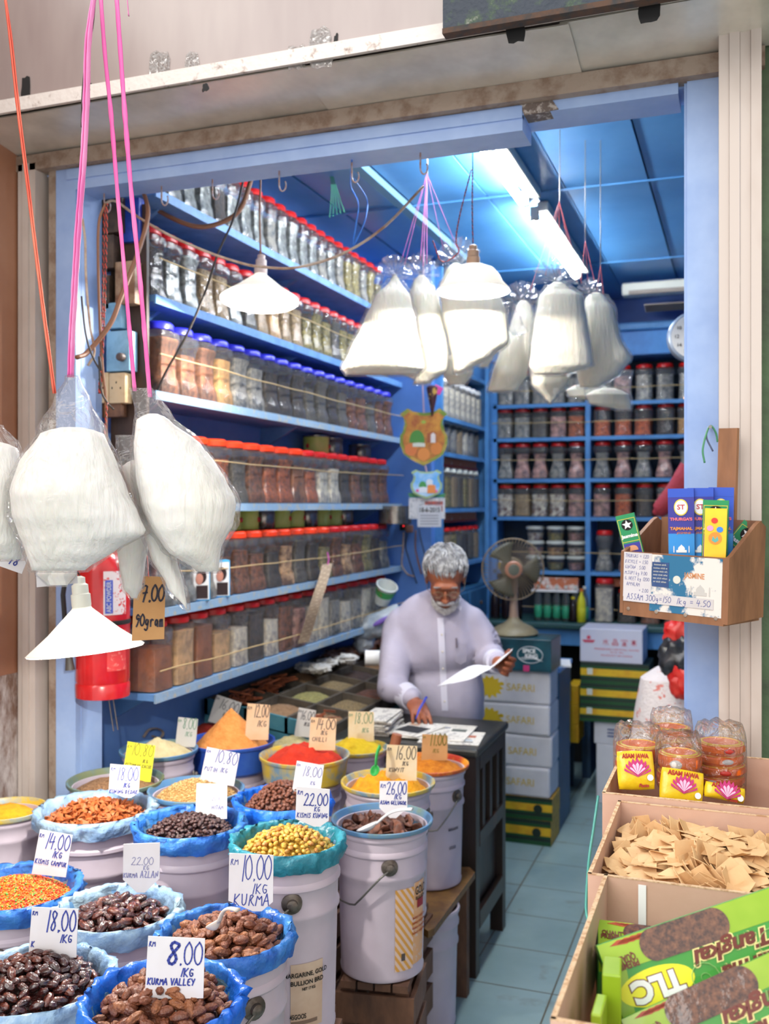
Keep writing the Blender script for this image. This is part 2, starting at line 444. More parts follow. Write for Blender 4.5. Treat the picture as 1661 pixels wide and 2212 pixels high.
# ---------------- doorway: posts, lintel, canopy
def slab(name, x0, x1, y0, y1, z0, z1, m, label):
    return struct(MB().box(((x0+x1)/2, (y0+y1)/2, (z0+z1)/2), (x1-x0, y1-y0, z1-z0)).build(name, m), label, 'wall')
o = MB(); o.box((-1.875, 2.46, 1.32), (.07, .12, 2.64)); o.box((-1.845, 2.475, 1.32), (.012, .1, 2.64))
struct(o.build('door_jamb_left', M_BLUEL), 'pale blue post at the left of the shop opening', 'post')
o = MB(); o.box((-.085, 2.47, 1.35), (.07, .14, 2.7)); o.box((-.112, 2.46, 1.35), (.03, .1, 2.7))
struct(o.build('door_jamb_right', M_BLUEL), 'pale blue post at the right of the shop opening', 'post')
slab('trim_4', -1.936, -1.911, 2.40, 2.52, 0, 2.66, M_RUST, 'grey rusty strip beside the left blue post')
slab('trim_5', -1.962, -1.936, 2.44, 2.55, 0, 2.66, M_DARK, 'dark slot beside the white post')
o = MB()
for k in range(3): o.box((-2.013+k*.021, 2.42-(k % 2)*.006, 1.33), (.0205, .1, 2.66))
struct(o.build('trim_6', M_WHITEP), 'dirty white ribbed post at far left', 'post')
o = MB()
for k in range(4): o.box((-.037+k*.0225, 2.38-(k % 2)*.004, 1.42), (.022, .12, 2.84))
struct(o.build('trim_7', M_WHITEP), 'dirty white ribbed post right of the opening', 'post')
o = MB()
for k in range(3): o.box((.045+.12*k+.05, 2.42, 1.5), (.118, .05, 3.0))
struct(o.build('wall_right_outside', M_GREENB), 'worn green boards beyond the white post', 'wall')
slab('wall_left_outside', -2.12, -2.03, .2, 2.45, 1.15, 3.2, M_BROWNW, 'smooth brown party wall at far left')
slab('wall_left_lower', -2.12, -2.028, .2, 2.45, 0, 1.15, M_PEEL, 'peeling brown and white lower wall at far left')
slab('wall_outside_return', -3.4, -2.12, .2, 2.5, 0, 3.4, M_PEEL, 'outer wall mass left of the shop')
slab('wall_outside_right_return', .43, 2.2, 2.3, 2.5, 0, 3.4, M_GREENB, 'outer wall mass right of the shop')
# lintel in two thicknesses, with the chipped notch
o = MB(); o.box((-1.19, 2.455, 2.612), (1.36, .11, .07)); o.box((-1.19, 2.405, 2.622), (1.36, .02, .03)); o.box((-1.0, 2.475, 2.66), (2.0, .1, .05))
struct(o.build('beam_front', M_BLUEL), 'pale blue lintel over the left of the opening', 'beam')
o = MB(); o.box((-.33, 2.46, 2.645), (.38, .12, .06))
struct(o.build('beam_front_right', M_BLUEL), 'thinner pale blue lintel over the right of the opening', 'beam')
o = MB(); o.prism([(-.505, 2.612), (-.42, 2.616), (-.435, 2.640), (-.515, 2.640)], 2.397, 2.45)
struct(o.build('trim_8', mat('broken_plaster', C(110, 98, 92), .9, C(180, 172, 166), 60, .5, .6, bump=.8, bs=60)), 'chipped plaster notch in the lintel', 'trim')
o = MB(); o.box((-1.0, 2.42, 2.663), (2.1, .10, .045)); o.box((-1.0, 2.377, 2.678), (2.1, .012, .012))
struct(o.build('trim_9', M_RUST), 'rusty grey shutter rail above the lintel', 'trim')
# sloping galvanised soffit, in three lapped sheets
def soffit(x0, x1, lift):
    n = 30; vs = []; fs = []
    for i in range(n+1):
        x = x0+(x1-x0)*i/n
        for j in range(7):
            t = j/6; y = 2.385-(.205)*t; z = 2.688+.03*t+lift+.0035*nz((x*3, y*9, 2.2))
            vs.append((x, y, z))
    for i in range(n):
        for j in range(6):
            a = i*7+j; fs.append((a, a+1, a+8, a+7))
    b = MB().add(vs, fs); b.add([(v[0], v[1], v[2]+.003) for v in vs], [tuple(reversed(f)) for f in fs]); return b
for k, (a, c, lf) in enumerate(((-2.03, -1.0, 0), (-1.02, -.36, -.003), (-.38, .42, .002))):
    o = soffit(a, c, lf).build('canopy_sheet', M_GALV, smooth=2)
    tag(o, ('dull galvanised soffit sheet over the left half', 'shiny galvanised soffit sheet with bright reflection', 'scratched galvanised soffit sheet over the right post')[k], 'metal sheet', kind='structure')
struct(MB().box((-.8, 2.175, 2.742), (2.46, .012, .036)).build('trim_10', mat('edge_white', C(228, 220, 214), .5, C(150, 128, 118), 22, .6, .72, bump=.3, bs=60)), 'white chipped strip along the canopy edge', 'trim')
struct(MB().box((-.8, 2.26, 3.1), (2.46, .16, .72)).build('wall_fascia', M_FASC), 'pinkish white fascia panel above the canopy strip', 'wall')
struct(MB().box((-.8, 2.45, 3.05), (2.5, .1, .72)).build('wall_fascia_back', M_DARK), 'masonry behind the fascia', 'wall')
# black tape scraps and clear sticky tape on the fascia
M_TAPEB = mat('black_tape', C(22, 22, 24), .7)
M_TAPEC = film('clear_tape', (.97, .96, .95, 1), .12, .5, .08, 1.2, 60)
def scrap(px0, py0, px1, py1, Y, m, nm, label, rag=.3, seed=1):
    rr = random.Random(seed); a = onY(px0, py0, Y); b = onY(px1, py1, Y); c = (a+b)/2; w = abs(b.x-a.x)/2; h = abs(a.z-b.z)/2
    pts = []
    for i in range(14):
        an = 2*PI*i/14; k = 1/max(abs(math.cos(an)), abs(math.sin(an)))
        k = min(k, 1.25)*(1-rr.random()*rag); pts.append((c.x+w*k*math.cos(an), c.z+h*k*math.sin(an)))
    o = MB().prism(pts, Y-.0008, Y).build(nm, m); settle(o, (c.x, Y, c.z)); tag(o, label, 'tape', 'tape scraps on the fascia')
for k, (a, b_, c, d) in enumerate(((44, 163, 68, 238), (436, 180, 452, 198), (720, 72, 731, 115), (900, 60, 912, 98), (192, 180, 200, 200))):
    scrap(a, b_, c, d, 2.178 if b_ < 185 and a not in (436,) else 2.167, M_TAPEB, 'tape_scrap', ('tall black tape scrap near the red strings', 'small black tape square on the white strip', 'thin black tape sliver high on the fascia', 'black tape sliver left of the painted board', 'tiny black tape speck beside the pink strings')[k], .35, k)
for k, (a, b_, c, d) in enumerate(((316, 110, 372, 190), (396, 112, 432, 180), (618, 100, 660, 150), (665, 60, 722, 145))):
    scrap(a, b_, c, d, 2.178, M_TAPEC, 'clear_tape', ('torn clear tape patch with rust spot on fascia', 'narrow clear tape patch right of the torn one', 'small clear tape patch above the soffit glare', 'large crinkled clear tape patch beside black sliver')[k], .25, 20+k)
# painted board hung above the canopy
t = thing('painted_board', 'dark blue-green weathered board hanging above the canopy', 'board', onY(955, 70, 2.11))
o = MB(); p0 = onY(957, 74, 2.12); p1 = onY(1750, 0, 2.12)
o.box(((p0.x+.42)/2, 2.13, p0.z+.18), (.42-p0.x, .025, .36))
o.build('board', mat('weathered_board', C(42, 52, 66), .6, C(58, 78, 60), 30, .5, .64, bump=.5, bs=50, third=(.8, C(170, 168, 160))), t)
MB().box(((p0.x+.42)/2, 2.128, p0.z+.004), (.42-p0.x, .03, .012)).build('bottom_edge', mat('rusted_edge', C(86, 62, 48), .8, C(50, 52, 54), 30), t)
for k, (a, b_, c, d) in enumerate(((1092, 52, 1137, 90), (1376, 4, 1428, 48))):
    scrap(a, b_, c, d, 2.166, M_TAPEB, 'tape_scrap', ('black tape patch under the board bottom edge', 'large black tape patch at the right under board')[k], .2, 40+k)

# ---------------- fluorescent tubes and ceiling fittings
M_TUBE = mat('lit_tube', (1, 1, 1, 1), .5, emit=((.93, .97, 1, 1), TUBE_W))
M_FIT = mat('fitting_white', C(214, 216, 206), .45)
for k, (y0, y1) in enumerate(((2.86, 3.98), (4.2, 5.36))):
    t = thing('fluorescent_lamp', ('lit fluorescent tube lamp on ceiling nearer the door', 'lit fluorescent tube lamp deeper in, above the hanging bags')[k], 'lamp', (-.83, (y0+y1)/2, ZC))
    MB().rbox((-.80, (y0+y1)/2, ZC-.022), (.05, y1-y0+.06, .04), .006).build('housing', M_FIT, t)
    o = MB(); o.tube([(-.845, y0, ZC-.06), (-.845, y1, ZC-.06)], .016, 12); o.build('tube', M_TUBE, t, 1)
    for yy in (y0, y1):
        MB().rbox((-.838, yy, ZC-.045), (.04, .03, .06), .006).build('end_holder', M_FIT, t)
t = thing('fluorescent_fixture', 'unlit white tube fixture across the back ceiling', 'lamp', (-.3, 5.75, 2.93))
MB().rbox((-.28, 5.75, 2.875), (.72, .09, .07), .008).build('housing', M_FIT, t)
MB().tube([(-.6, 5.70, 2.85), (.05, 5.70, 2.85)], .013, 10).build('tube', mat('unlit_tube', C(160, 150, 140), .3), t, 1)
t = thing('ceiling_fan', 'ceiling fan with grey wooden blades at the right edge', 'fan', (.12, 4.9, 2.60))
MB().lathe([(.06, -.05), (.1, -.03), (.1, .03), (.05, .06)], 20, (.12, 4.9, 2.6)).build('motor', M_FIT, t, 1)
MB().tube([(.12, 4.9, 2.65), (.12, 4.9, 2.95)], .012, 8).build('rod', M_METAL, t, 1)
for k in range(3):
    a = PI+.02+k*2*PI/3
    c = Vector((.12, 4.9, 2.6)); d = Vector((math.cos(a), math.sin(a), 0))
    MB().rbox(c+d*.33, (.46, .09, .008), .004, rot=Matrix.Rotation(a, 3, 'Z') @ Matrix.Rotation(.2, 3, 'X')).build('blade', mat('blade_grey', C(120, 112, 106), .5), t)
# wooden square vent near the lintel
t = thing('ceiling_vent', 'small brown framed vent on the ceiling above the jars', 'vent', W(635, 377, 3.75))
c = W(622, 377, 3.95)
MB().box(c, (.16, .16, .02)).build('frame', M_WOOD, t); MB().box(c-Vector((0, 0, .008)), (.11, .11, .012)).build('vent_opening', M_DARK, t)
# ---------------------------------------------------------------- left wall: six shelves of jars
XS = -1.70
SH = {'F': 1.062, 'E': 1.325, 'D': 1.655, 'C': 2.003, 'B': 2.300, 'A': 2.630}
SHN = {'A': 'top', 'B': 'second', 'C': 'blue-lid', 'D': 'orange-lid', 'E': 'lower orange-lid', 'F': 'lowest'}
for k, z in SH.items():
    t = thing('wall_shelf', 'long blue %s shelf on the left wall' % SHN[k], 'shelf', (-1.82, 3.75, z-.012), group='long shelves on the left wall')
    MB().box((-1.828, 3.775, z-.011), (.244, 2.34, .020)).build('board', M_BLUED, t)
    MB().box((XS-.003, 3.775, z-.014), (.008, 2.34, .028)).build('front_edge', M_BLUEE if k in 'CDEF' else M_BLUED, t)
    for yy in (2.75, 3.8, 4.85):
        o = MB(); o.add([(XL, yy-.01, z-.022), (XL, yy+.01, z-.022), (XL, yy-.01, z-.12), (XL, yy+.01, z-.12), (-1.78, yy-.01, z-.022), (-1.78, yy+.01, z-.022)],
                         [(0, 1, 5, 4), (2, 4, 5, 3), (0, 4, 2), (1, 3, 5), (0, 2, 3, 1)])
        o.build('bracket', M_BLUED, t)
M_CLEAR = film('clear_jar', (1, .99, .975, 1), .085, .42, .08, .5, 26, .6)
M_FILM = film('clear_bag', (.96, .96, .97, 1), .16, .5, .12, 1.3, 22)
M_LR = M_RED
M_LO = mat('orange_red_lid', C(236, 62, 22), .35)
M_LB = mat('blue_lid', C(38, 40, 190), .35)
M_LY = mat('yellow_trim', C(226, 170, 50), .4)
def content(n, a, b, ns=130, bump=.6, **k): return mat('content_'+n, C(*a), .75, C(*b), ns, .4, .62, bump=bump, bs=ns*1.5, **k)
CT = {
 'foil': mat('content_foil', C(190, 196, 196), .3, C(120, 124, 122), 26, .4, .6, bump=1.0, bs=22, metal=.5),
 'sand': content('sand', (207, 174, 128), (150, 130, 100)), 'grey': content('grey', (122, 114, 101), (74, 72, 70)),
 'dark': content('dark', (70, 56, 47), (36, 32, 32), 40), 'bark': content('bark', (177, 107, 64), (84, 50, 34), 16),
 'tan': content('tan', (224, 168, 99), (172, 130, 78), 30, .1), 'brown': content('brown', (153, 87, 52), (84, 50, 34), 40),
 'rust': content('rust', (207, 103, 49), (120, 62, 38), 50), 'white': content('white', (255, 246, 222), (180, 172, 166), 30),
 'nut': content('nut', (243, 192, 139), (124, 84, 58), 26, 1.0), 'green': content('green', (177, 159, 93), (104, 98, 64), 50),
 'umber': content('umber', (177, 103, 56), (132, 78, 44), 14, .05), 'cream': content('cream', (245, 197, 139), (190, 154, 112), 20, .08),
 'silver': content('silver', (177, 172, 162), (100, 104, 108), 30), 'pink': content('pink', (224, 168, 156), (120, 90, 90), 24),
 'orange': content('orange', (231, 103, 37), (150, 68, 30), 40), 'sweets': content('sweets', (255, 248, 228), (110, 70, 76), 34, .8, third=(.8, C(210, 170, 90))),
}
WORD = {'foil': 'silvery packets', 'sand': 'sandy seeds', 'grey': 'grey seeds', 'dark': 'dark pods', 'bark': 'bark sticks', 'tan': 'tan powder', 'brown': 'brown seeds', 'rust': 'rust-coloured chips',
        'white': 'white pieces', 'nut': 'pale nuts', 'green': 'greenish seeds', 'umber': 'reddish brown powder', 'cream': 'cream powder', 'silver': 'silver-grey contents', 'pink': 'pinkish packets', 'orange': 'orange powder', 'sweets': 'wrapped sweets'}
def sq(a, w, d, n=5.0):
    c, s_ = math.cos(a), math.sin(a); k = (abs(c)**n+abs(s_)**n)**(-1/n)
    return c*k*w/2, s_*k*d/2
def jarprof(kind, w, d, h, inset=0.0, zmax=1.0):
    # (z share, scale)
    P = {'waist': [(0, .93), (.015, 1), (.10, 1), (.2, .93), (.27, .84), (.55, .82), (.66, .86), (.74, .98), (.80, 1.0), (.86, .96), (.885, .74)],
         'block': [(0, .95), (.015, 1), (.06, 1), (.12, .97), (.3, .95), (.6, .95), (.76, .98), (.82, 1), (.87, .92), (.89, .74)],
         'hour': [(0, .93), (.02, 1), (.14, 1), (.28, .82), (.46, .66), (.6, .72), (.74, .96), (.82, 1), (.87, .9), (.89, .72)],
         'round': [(0, .9), (.02, .97), (.1, 1), (.5, 1), (.76, 1), (.84, .92), (.89, .76)]}[kind]
    P = [(z, s) for z, s in P if z <= zmax]
    if zmax < .88: P.append((zmax, P[-1][1]))
    n = 28; vs = []
    ex = 2.0 if kind == 'round' else 5.0
    for k, (z, s) in enumerate(P):
        for i in range(n):
            x, y = sq(2*PI*(i+.5)/n, w*s-inset*2, d*s-inset*2, ex if z < .88 else 2.4)
            zz = z*h+(inset if k == 0 else 0)
            vs.append((x, y, zz))
    fs = [tuple(reversed(range(n)))]+[(k*n+i, k*n+(i+1) % n, (k+1)*n+(i+1) % n, (k+1)*n+i) for k in range(len(P)-1) for i in range(n)]
    return vs, fs, n, len(P)
JP = {}
def jar(kind, w, d, h, lid, cm, fill, loc, label, group, rz=0, trim=False, nm='plastic_jar'):
    key = (kind, w, d, h, round(fill, 1), trim)
    if key not in JP:
        t = thing(nm, label, 'jar', loc, rz, group)
        vs, fs, n, m_ = jarprof(kind, w, d, h); b = MB().add(vs, fs); b.build('jar_body', M_CLEAR, t, 1, world=False)
        vs, fs, n, m_ = jarprof(kind, w, d, h, .0025, round(fill, 1)*.86)
        k = len(vs); top = []
        b = MB().add(vs, fs+[tuple(range(k-n, k))]); b.build('contents', cm, t, 1, world=False)
        r = w*.43
        b = MB()
        def rib(r_, z_, a, k_): return (r_+(.0012 if (k_ in (1, 2) and int(a/(2*PI)*48+.5) % 2) else 0), z_)
        b.lathe([(r*.98, .885*h), (r*1.02, .895*h), (r*1.02, .965*h), (r*.96, .985*h), (r*.86, h)], 48, wob=rib)
        o = b.build('lid', lid, t, 1, world=False)
        if trim: MB().lathe([(r*.9, h), (r*.9, h+.003)], 24).build('lid_trim', M_LY, t, world=False)
        JP[key] = t
    else:
        t = dup(JP[key], loc, (0, 0, rz)); tag(t, label, 'jar', group)
    for c in t.children:
        b = c.name.split('.')[0]
        if b == 'lid': own(c, lid)
        if b == 'contents': own(c, cm)
    return t
ORD = ['first', 'second', 'third', 'fourth', 'fifth', 'sixth', 'seventh', 'eighth', 'ninth', 'tenth', 'eleventh', 'twelfth', 'thirteenth', 'fourteenth', 'fifteenth', 'sixteenth', 'seventeenth', 'eighteenth', 'nineteenth', 'twentieth', 'twenty-first', 'twenty-second', 'twenty-third', 'twenty-fourth', 'twenty-fifth', 'twenty-sixth', 'twenty-seventh']
rows = {
 'A': (2.66, .101, .094, 'waist', M_LR, 'red', 'dark foil foil foil dark foil foil foil silver foil foil foil foil silver foil silver green green silver green green'.split()),
 'B': (2.66, .104, .098, 'waist', M_LR, 'red', 'dark foil foil sand sand foil grey sand cream sand sand green green green grey green green dark grey green grey'.split()),
 'C': (2.72, .122, .116, 'waist', M_LB, 'blue', 'bark bark bark tan silver silver dark dark dark grey grey dark grey brown brown grey brown brown'.split()),
 'D': (2.68, .128, .122, 'waist', M_LO, 'orange', 'brown rust brown rust grey brown rust rust bark rust white white dark brown dark brown brown'.split()),
 'E': (2.70, .128, .120, 'waist', M_LO, 'orange', 'foil foil silver brown brown brown dark nut grey dark green brown nut brown green dark silver'.split()),
 'F': (2.68, .128, .118, 'block', M_LR, 'red', 'umber cream umber cream white dark white brown pink white white silver white silver white silver dark'.split()),
}
for k, (y0, pitch, w, kind, lid, lw, cs) in rows.items():
    z = SH[k]; y = y0; i = 0
    while y < 4.92 and i < len(cs):
        l2, lw2 = lid, lw
        if k in 'DE' and i >= (9 if k == 'D' else 11): l2, lw2 = M_LR, 'red'
        label = '%s-lidded jar of %s, %s from the door on %s shelf' % (lw2, WORD[cs[i]], ORD[i], SHN[k])
        h = .226 if k != 'C' else .232
        jar(kind, w, w*1.05, h, l2, CT[cs[i]], R.choice((.7, .8, .9)), (XS-.066-R.random()*.006, y, z), label, 'jars on the %s shelf' % SHN[k], R.uniform(-.05, .05))
        y += pitch; i += 1
    if k in 'EF':
        y = y0+.07; i = 0
        while y < 4.75:
            c = R.choice(['brown', 'dark', 'grey', 'white'])
            jar(kind, .112, .1, .226, M_LR, CT[c], .8, (-1.89, y, z), 'red-lidded jar of %s, %s in the back row of %s shelf' % (WORD[c], ORD[i], SHN[k]), 'back row jars on the %s shelf' % SHN[k])
            y += .2; i += 1
# cords that keep the jars on the shelves
M_CORD = mat('yellowish_cord', C(196, 168, 120), .7)
for k, dz, sag in (('B', .115, .0), ('C', .115, .004), ('D', .15, .008), ('E', .11, .012), ('F', .07, .012)):
    z = SH[k]; p = [(XS+.006, 2.62+.0957*i*2.4/2.3, z+dz-sag*math.sin(PI*i/24)+.006*nz((i*.4, z, 0))) for i in range(25)]
    o = MB().tube([q for q in p], .0022, 6).build('guard_cord', M_CORD, smooth=1); settle(o, p[12]); tag(o, 'yellowish cord strung across the jars on the %s shelf' % SHN[k], 'cord', 'guard cords across the left jars')
    for e in (p[0], p[-1]):
        pass
# tins standing on the jar lids
M_TIN = mat('tin_metal', C(170, 164, 156), .25, C(120, 112, 104), 20, metal=.8)
M_TING = mat('green_tin_label', C(206, 226, 100), .4, C(220, 234, 130), 10)
def tin(c, r, h, lab, label, group, wrap=True):
    t = thing('food_tin', label, 'tin', c, group=group)
    MB().lathe([(r*.97, 0), (r, .003), (r, h-.004), (r*.96, h-.001), (r*.9, h-.003)], 28, c).build('can_body', lab if wrap else M_TIN, t, 1)
    MB().lathe([(r*.98, h-.006), (r*1.03, h-.004), (r*1.03, h+.002), (r*.95, h+.002)], 28, c).build('can_rim', M_TIN, t, 1)
    if wrap:
        b = MB()
        for j in range(3):
            a = -PI/2+j*2.1-.3
            b.ball((c[0]+math.cos(a)*r*.985, c[1]+math.sin(a)*r*.985, c[2]+h*.45), (.009, .009, .011), 10, 6)
        b.build('printed_fruit', mat('fruit_red', C(196, 36, 44), .4), t, 1)
for i in range(9):
    y = 3.34+i*.145
    tin((-1.855, y, SH['E']+.2275), .05, .086, M_TING if i % 3 != 2 else M_TIN, '%s tin from the door, standing on lids of lower orange-lid shelf' % ORD[i] if i % 3 == 2 else '%s tin from the door, green label, on the lower orange-lid shelf jars' % ORD[i], 'tins on the lower orange-lid shelf', i % 3 != 2)
tin((-1.66, 4.72, 1.5515), .085, .09, M_TIN, 'wide silver tin at the far end of the tins', None, False)
for i, (px, r, g) in enumerate(((683, .06, True), (716, .055, False), (777, .058, False))):
    p = onX(px, 960, -1.86); tin((-1.86, p.y, SH['D']+.2275), r, .085 if i < 2 else .075, M_TING, ('green-sided tin on the orange lids, under the blue-lid shelf', 'plain tin touching the green-sided tin on orange lids', 'plain tin alone near the wall end on orange lids')[i], 'tins on the orange lids', g)
# boxes with a portrait print and the yellow carton
M_CY = mat('cyan_carton', C(72, 170, 222), .5)
M_SKIN2 = mat('print_skin', C(206, 140, 120), .6); M_PHAIR = mat('print_hair', C(44, 24, 24), .6)
for i, px in enumerate((428, 472)):
    p = onX(px, 1300, -1.73)
    t = thing('dye_box', ('left one of two cyan cartons printed with a portrait', 'right one of two cyan cartons printed with a portrait')[i], 'box', (-1.73, p.y, SH['E']+.0005), .8, 'cyan cartons on the lower orange-lid shelf')
    T = chain(t)
    b = MB(); b.T = T; b.rbox((0, 0, .065), (.07, .05, .13), .002); b.build('carton', M_CY, t)
    b = MB(); b.T = T; b.box((0, -.0256, .064), (.062, .0008, .118)); b.build('printed_panel', M_WHITE, t)
    b = MB(); b.T = T; b.box((.006, -.0266, .03), (.04, .0008, .044)); b.ball((.004, -.0262, .082), (.018, .0012, .024), 14, 8); b.build('printed_hair', M_PHAIR, t)
    b = MB(); b.T = T; b.ball((-.003, -.0274, .074), (.013, .0012, .019), 14, 8); b.build('printed_face', M_SKIN2, t)
M_YC = mat('yellow_carton', C(222, 172, 44), .5)
for i, (px, ln) in enumerate(((500, .2), (555, .13), (610, .16))):
    p = onX(px, 1320, -1.74)
    mm = (M_YC, M_YC, mat('purple_carton', C(62, 48, 150), .5))[i]
    t = thing('flat_carton', ('long yellow carton on the red lids of the lowest shelf', 'short yellow carton behind the long yellow one', 'purple and white carton on the lowest shelf lids')[i], 'box', (-1.77-.02*i, p.y, SH['F']+.2275), .05, 'flat cartons on the red lids')
    T = chain(t); b = MB(); b.T = T; b.rbox((0, 0, .014), (.08, ln, .028), .002); b.build('carton', mm, t)
    b = MB(); b.T = T
    for q in range(3): b.box((.0405, -ln*.3+q*ln*.25, .014), (.001, ln*.12, .014))
    b.build('printed_marks', mat('print_olive', C(110, 90, 30), .5) if i < 2 else M_WHITE, t)
# curled strip of notes hanging from the cord
def ribbon(pts, wv, name, m, th=.0012, parent=None):
    pts = [Vector(p) for p in pts]; vs = []; fs = []
    for i, p in enumerate(pts):
        w = Vector(wv)/2 if not callable(wv) else wv(i/(len(pts)-1))/2
        t = (pts[min(i+1, len(pts)-1)]-pts[max(i-1, 0)]).normalized(); n = t.cross(w).normalized()*th/2
        vs += [p-w-n, p+w-n, p+w+n, p-w+n]
    for i in range(len(pts)-1):
        a = i*4
        for j in range(4): fs.append((a+j, a+(j+1) % 4, a+4+(j+1) % 4, a+4+j))
    fs += [(3, 2, 1, 0), tuple(len(vs)-4+j for j in range(4))]
    return MB().add(vs, fs).build(name, m, parent, 1)
t = thing('paper_strip', 'long curled brownish paper strip hanging across the jars', 'paper', onX(705, 1215, -1.66))
m = mat('brown_receipt', C(176, 154, 128), .8)
nt = m.node_tree; wv_ = nt.nodes.new('ShaderNodeTexBrick'); wv_.inputs['Scale'].default_value = 1; wv_.inputs['Brick Width'].default_value = .016; wv_.inputs['Row Height'].default_value = .0065; wv_.inputs['Mortar Size'].default_value = .0018
wv_.inputs['Color1'].default_value = C(120, 100, 84); wv_.inputs['Color2'].default_value = C(150, 130, 108); wv_.inputs['Mortar'].default_value = C(182, 160, 134)
tc = nt.nodes.new('ShaderNodeTexCoord'); mp = nt.nodes.new('ShaderNodeMapping'); mp.inputs['Rotation'].default_value = (PI/2, 0, 0); nt.links.new(tc.outputs['Object'], mp.inputs[0]); nt.links.new(mp.outputs[0], wv_.inputs['Vector']); nt.links.new(wv_.outputs['Color'], nt.nodes['Principled BSDF'].inputs['Base Color'])
pp = []
for i in range(15):
    s_ = i/14; px = 707-52*s_**1.6-8*math.sin(s_*PI); py = 1218+170*s_
    q = onX(px, py, -1.665+.03*math.sin(s_*4)); pp.append(q)
ribbon(pp, Vector((.015, .075, 0)), 'paper', m, parent=t)
MB().tube([pp[0]+Vector((0, 0, .05)), pp[0]+Vector((.005, .005, .02)), pp[0]-Vector((0, 0, .01))], .003, 6).build('pink_tie', mat('pink_raffia', C(214, 100, 180), .5), t, 1)

# ---------------------------------------------------------------- electric board at the left jamb
t = thing('switchboard', 'rusty brown meter board with switch boxes inside the left post', 'switchboard', (-1.79, 2.57, 1.9))
def fbox(px0, py0, px1, py1, Y, dep, nm, m, r=.003, par=None):
    a = onY(px0, py0, Y); b = onY(px1, py1, Y)
    return MB().rbox(((a.x+b.x)/2, Y+dep/2, (a.z+b.z)/2), (b.x-a.x, dep, a.z-b.z), r).build(nm, m, par or t, 1)
MB().box((-1.775, 2.578, 2.12), (.13, .014, .9)).build('backboard', M_DWOOD, t)
MR = mat('rusted_steel', C(92, 74, 62), .6, C(48, 38, 34), 16, .4, .65, bump=.4, bs=30, metal=.3)
M_LBX = mat('light_blue_steel', C(134, 178, 206), .45, C(100, 140, 168), 10, .45, .7)
M_CRM = mat('cream_bakelite', C(214, 186, 146), .5, C(186, 150, 108), 12, .45, .7)
b = fbox(186, 512, 245, 578, 2.525, .045, 'meter', MR); fbox(186, 598, 236, 668, 2.53, .04, 'meter', MR)
fbox(204, 432, 262, 500, 2.535, .035, 'meter', MR)
fbox(248, 566, 291, 655, 2.53, .04, 'switch_cover', mat('aged_cream', C(176, 146, 116), .5, C(120, 84, 60), 14, .4, .65))
fbox(224, 655, 262, 708, 2.53, .04, 'blue_box', M_LBX); o = fbox(229, 716, 279, 800, 2.52, .045, 'isolator_box', M_LBX)
c = onY(264, 772, 2.515)
MB().lathe([(.013, 0), (.012, .016), (.008, .02)], 16, c, ax=Matrix.Rotation(PI/2, 3, 'X')).build('rotary_knob', mat('knob_grey', C(84, 70, 66), .5), o, 1)
for dx in (0, 1):
    o = fbox(197+dx*38, 806, 234+dx*36, 870, 2.525, .04, 'socket_plate', M_CRM)
    for q in range(3):
        c = onY(204+dx*38+(0, 18, 9)[q], (838, 838, 826)[q], 2.524)
        MB().box(c, (.0025, .002, .006)).build('socket_slot', M_BLACK, o)
fbox(214, 870, 262, 900, 2.535, .03, 'lower_box', mat('brown_box_wood', C(120, 82, 58), .6, C(84, 56, 42), 20))
fbox(190, 412, 232, 455, 2.55, .03, 'blue_bag_scrap', mat('blue_sheet', C(40, 74, 176), .4, C(30, 50, 130), 18, bump=.6, bs=20))
fbox(262, 430, 300, 520, 2.555, .03, 'blue_bag_scrap', mat('blue_sheet', C(40, 74, 176)))
# loose wiring
M_W1 = mat('brown_cable', C(132, 88, 62), .5); M_W2 = mat('black_cable', C(52, 46, 44), .5); M_W3 = mat('white_cable', C(196, 176, 156), .5, C(150, 110, 84), 20)
M_WR = mat('red_flex', C(196, 60, 40), .5); M_WK = mat('dark_flex', C(50, 30, 30), .5)
def smooth(pts, n=8):
    P = [Vector(p) for p in pts]; P = [P[0]*2-P[1]]+P+[P[-1]*2-P[-2]]; out = []
    for i in range(1, len(P)-2):
        a, b, c, d = P[i-1:i+3]
        for k in range(n):
            t = k/n
            out.append(.5*((2*b)+(c-a)*t+(2*a-5*b+4*c-d)*t*t+(3*b-a-3*c+d)*t**3))
    return out+[P[-2]]
def wire(pl, r, m, label, nm='cable', n=6, cat='cable', group=None):
    P = smooth(pl, n); o = MB().tube(P, r, 6).build(nm, m, smooth=2); settle(o, P[0]); return tag(o, label, cat, group)
Wd = lambda L, d: [W(x, y, dd if dd else d) for x, y, dd in [(q+(None,))[:3] for q in L]]
wire(Wd([(228, 440), (214, 480), (212, 560), (216, 700), (222, 800), (228, 860), (230, 960)], 2.78), .004, M_W1, 'brown cable hanging straight down inside the left post')
wire(Wd([(178, 472), (184, 520), (186, 600), (194, 700), (204, 760), (190, 790)], 2.76), .0035, M_W3, 'pale cable looping down beside the left post')
wire(Wd([(225, 440), (250, 435), (300, 470), (370, 510), (450, 545), (520, 568), (562, 576), (640, 578), (740, 548), (830, 490), (915, 402)], 2.95), .0042, M_W3, 'long pale cable drooping from switchboard across the opening')
wire(Wd([(306, 404, 2.95), (320, 460, 2.9), (300, 540, 2.85), (262, 640, 2.8), (238, 700, 2.78), (190, 760, 2.75), (166, 772, 2.7)], 2.9), .007, M_W1, 'thick brown cable curving across the switchboard')
wire(Wd([(305, 405), (330, 445), (380, 475), (430, 490), (480, 480), (520, 450), (545, 380)], 3.2), .008, M_W1, 'thick brown cable swagged below the lintel')
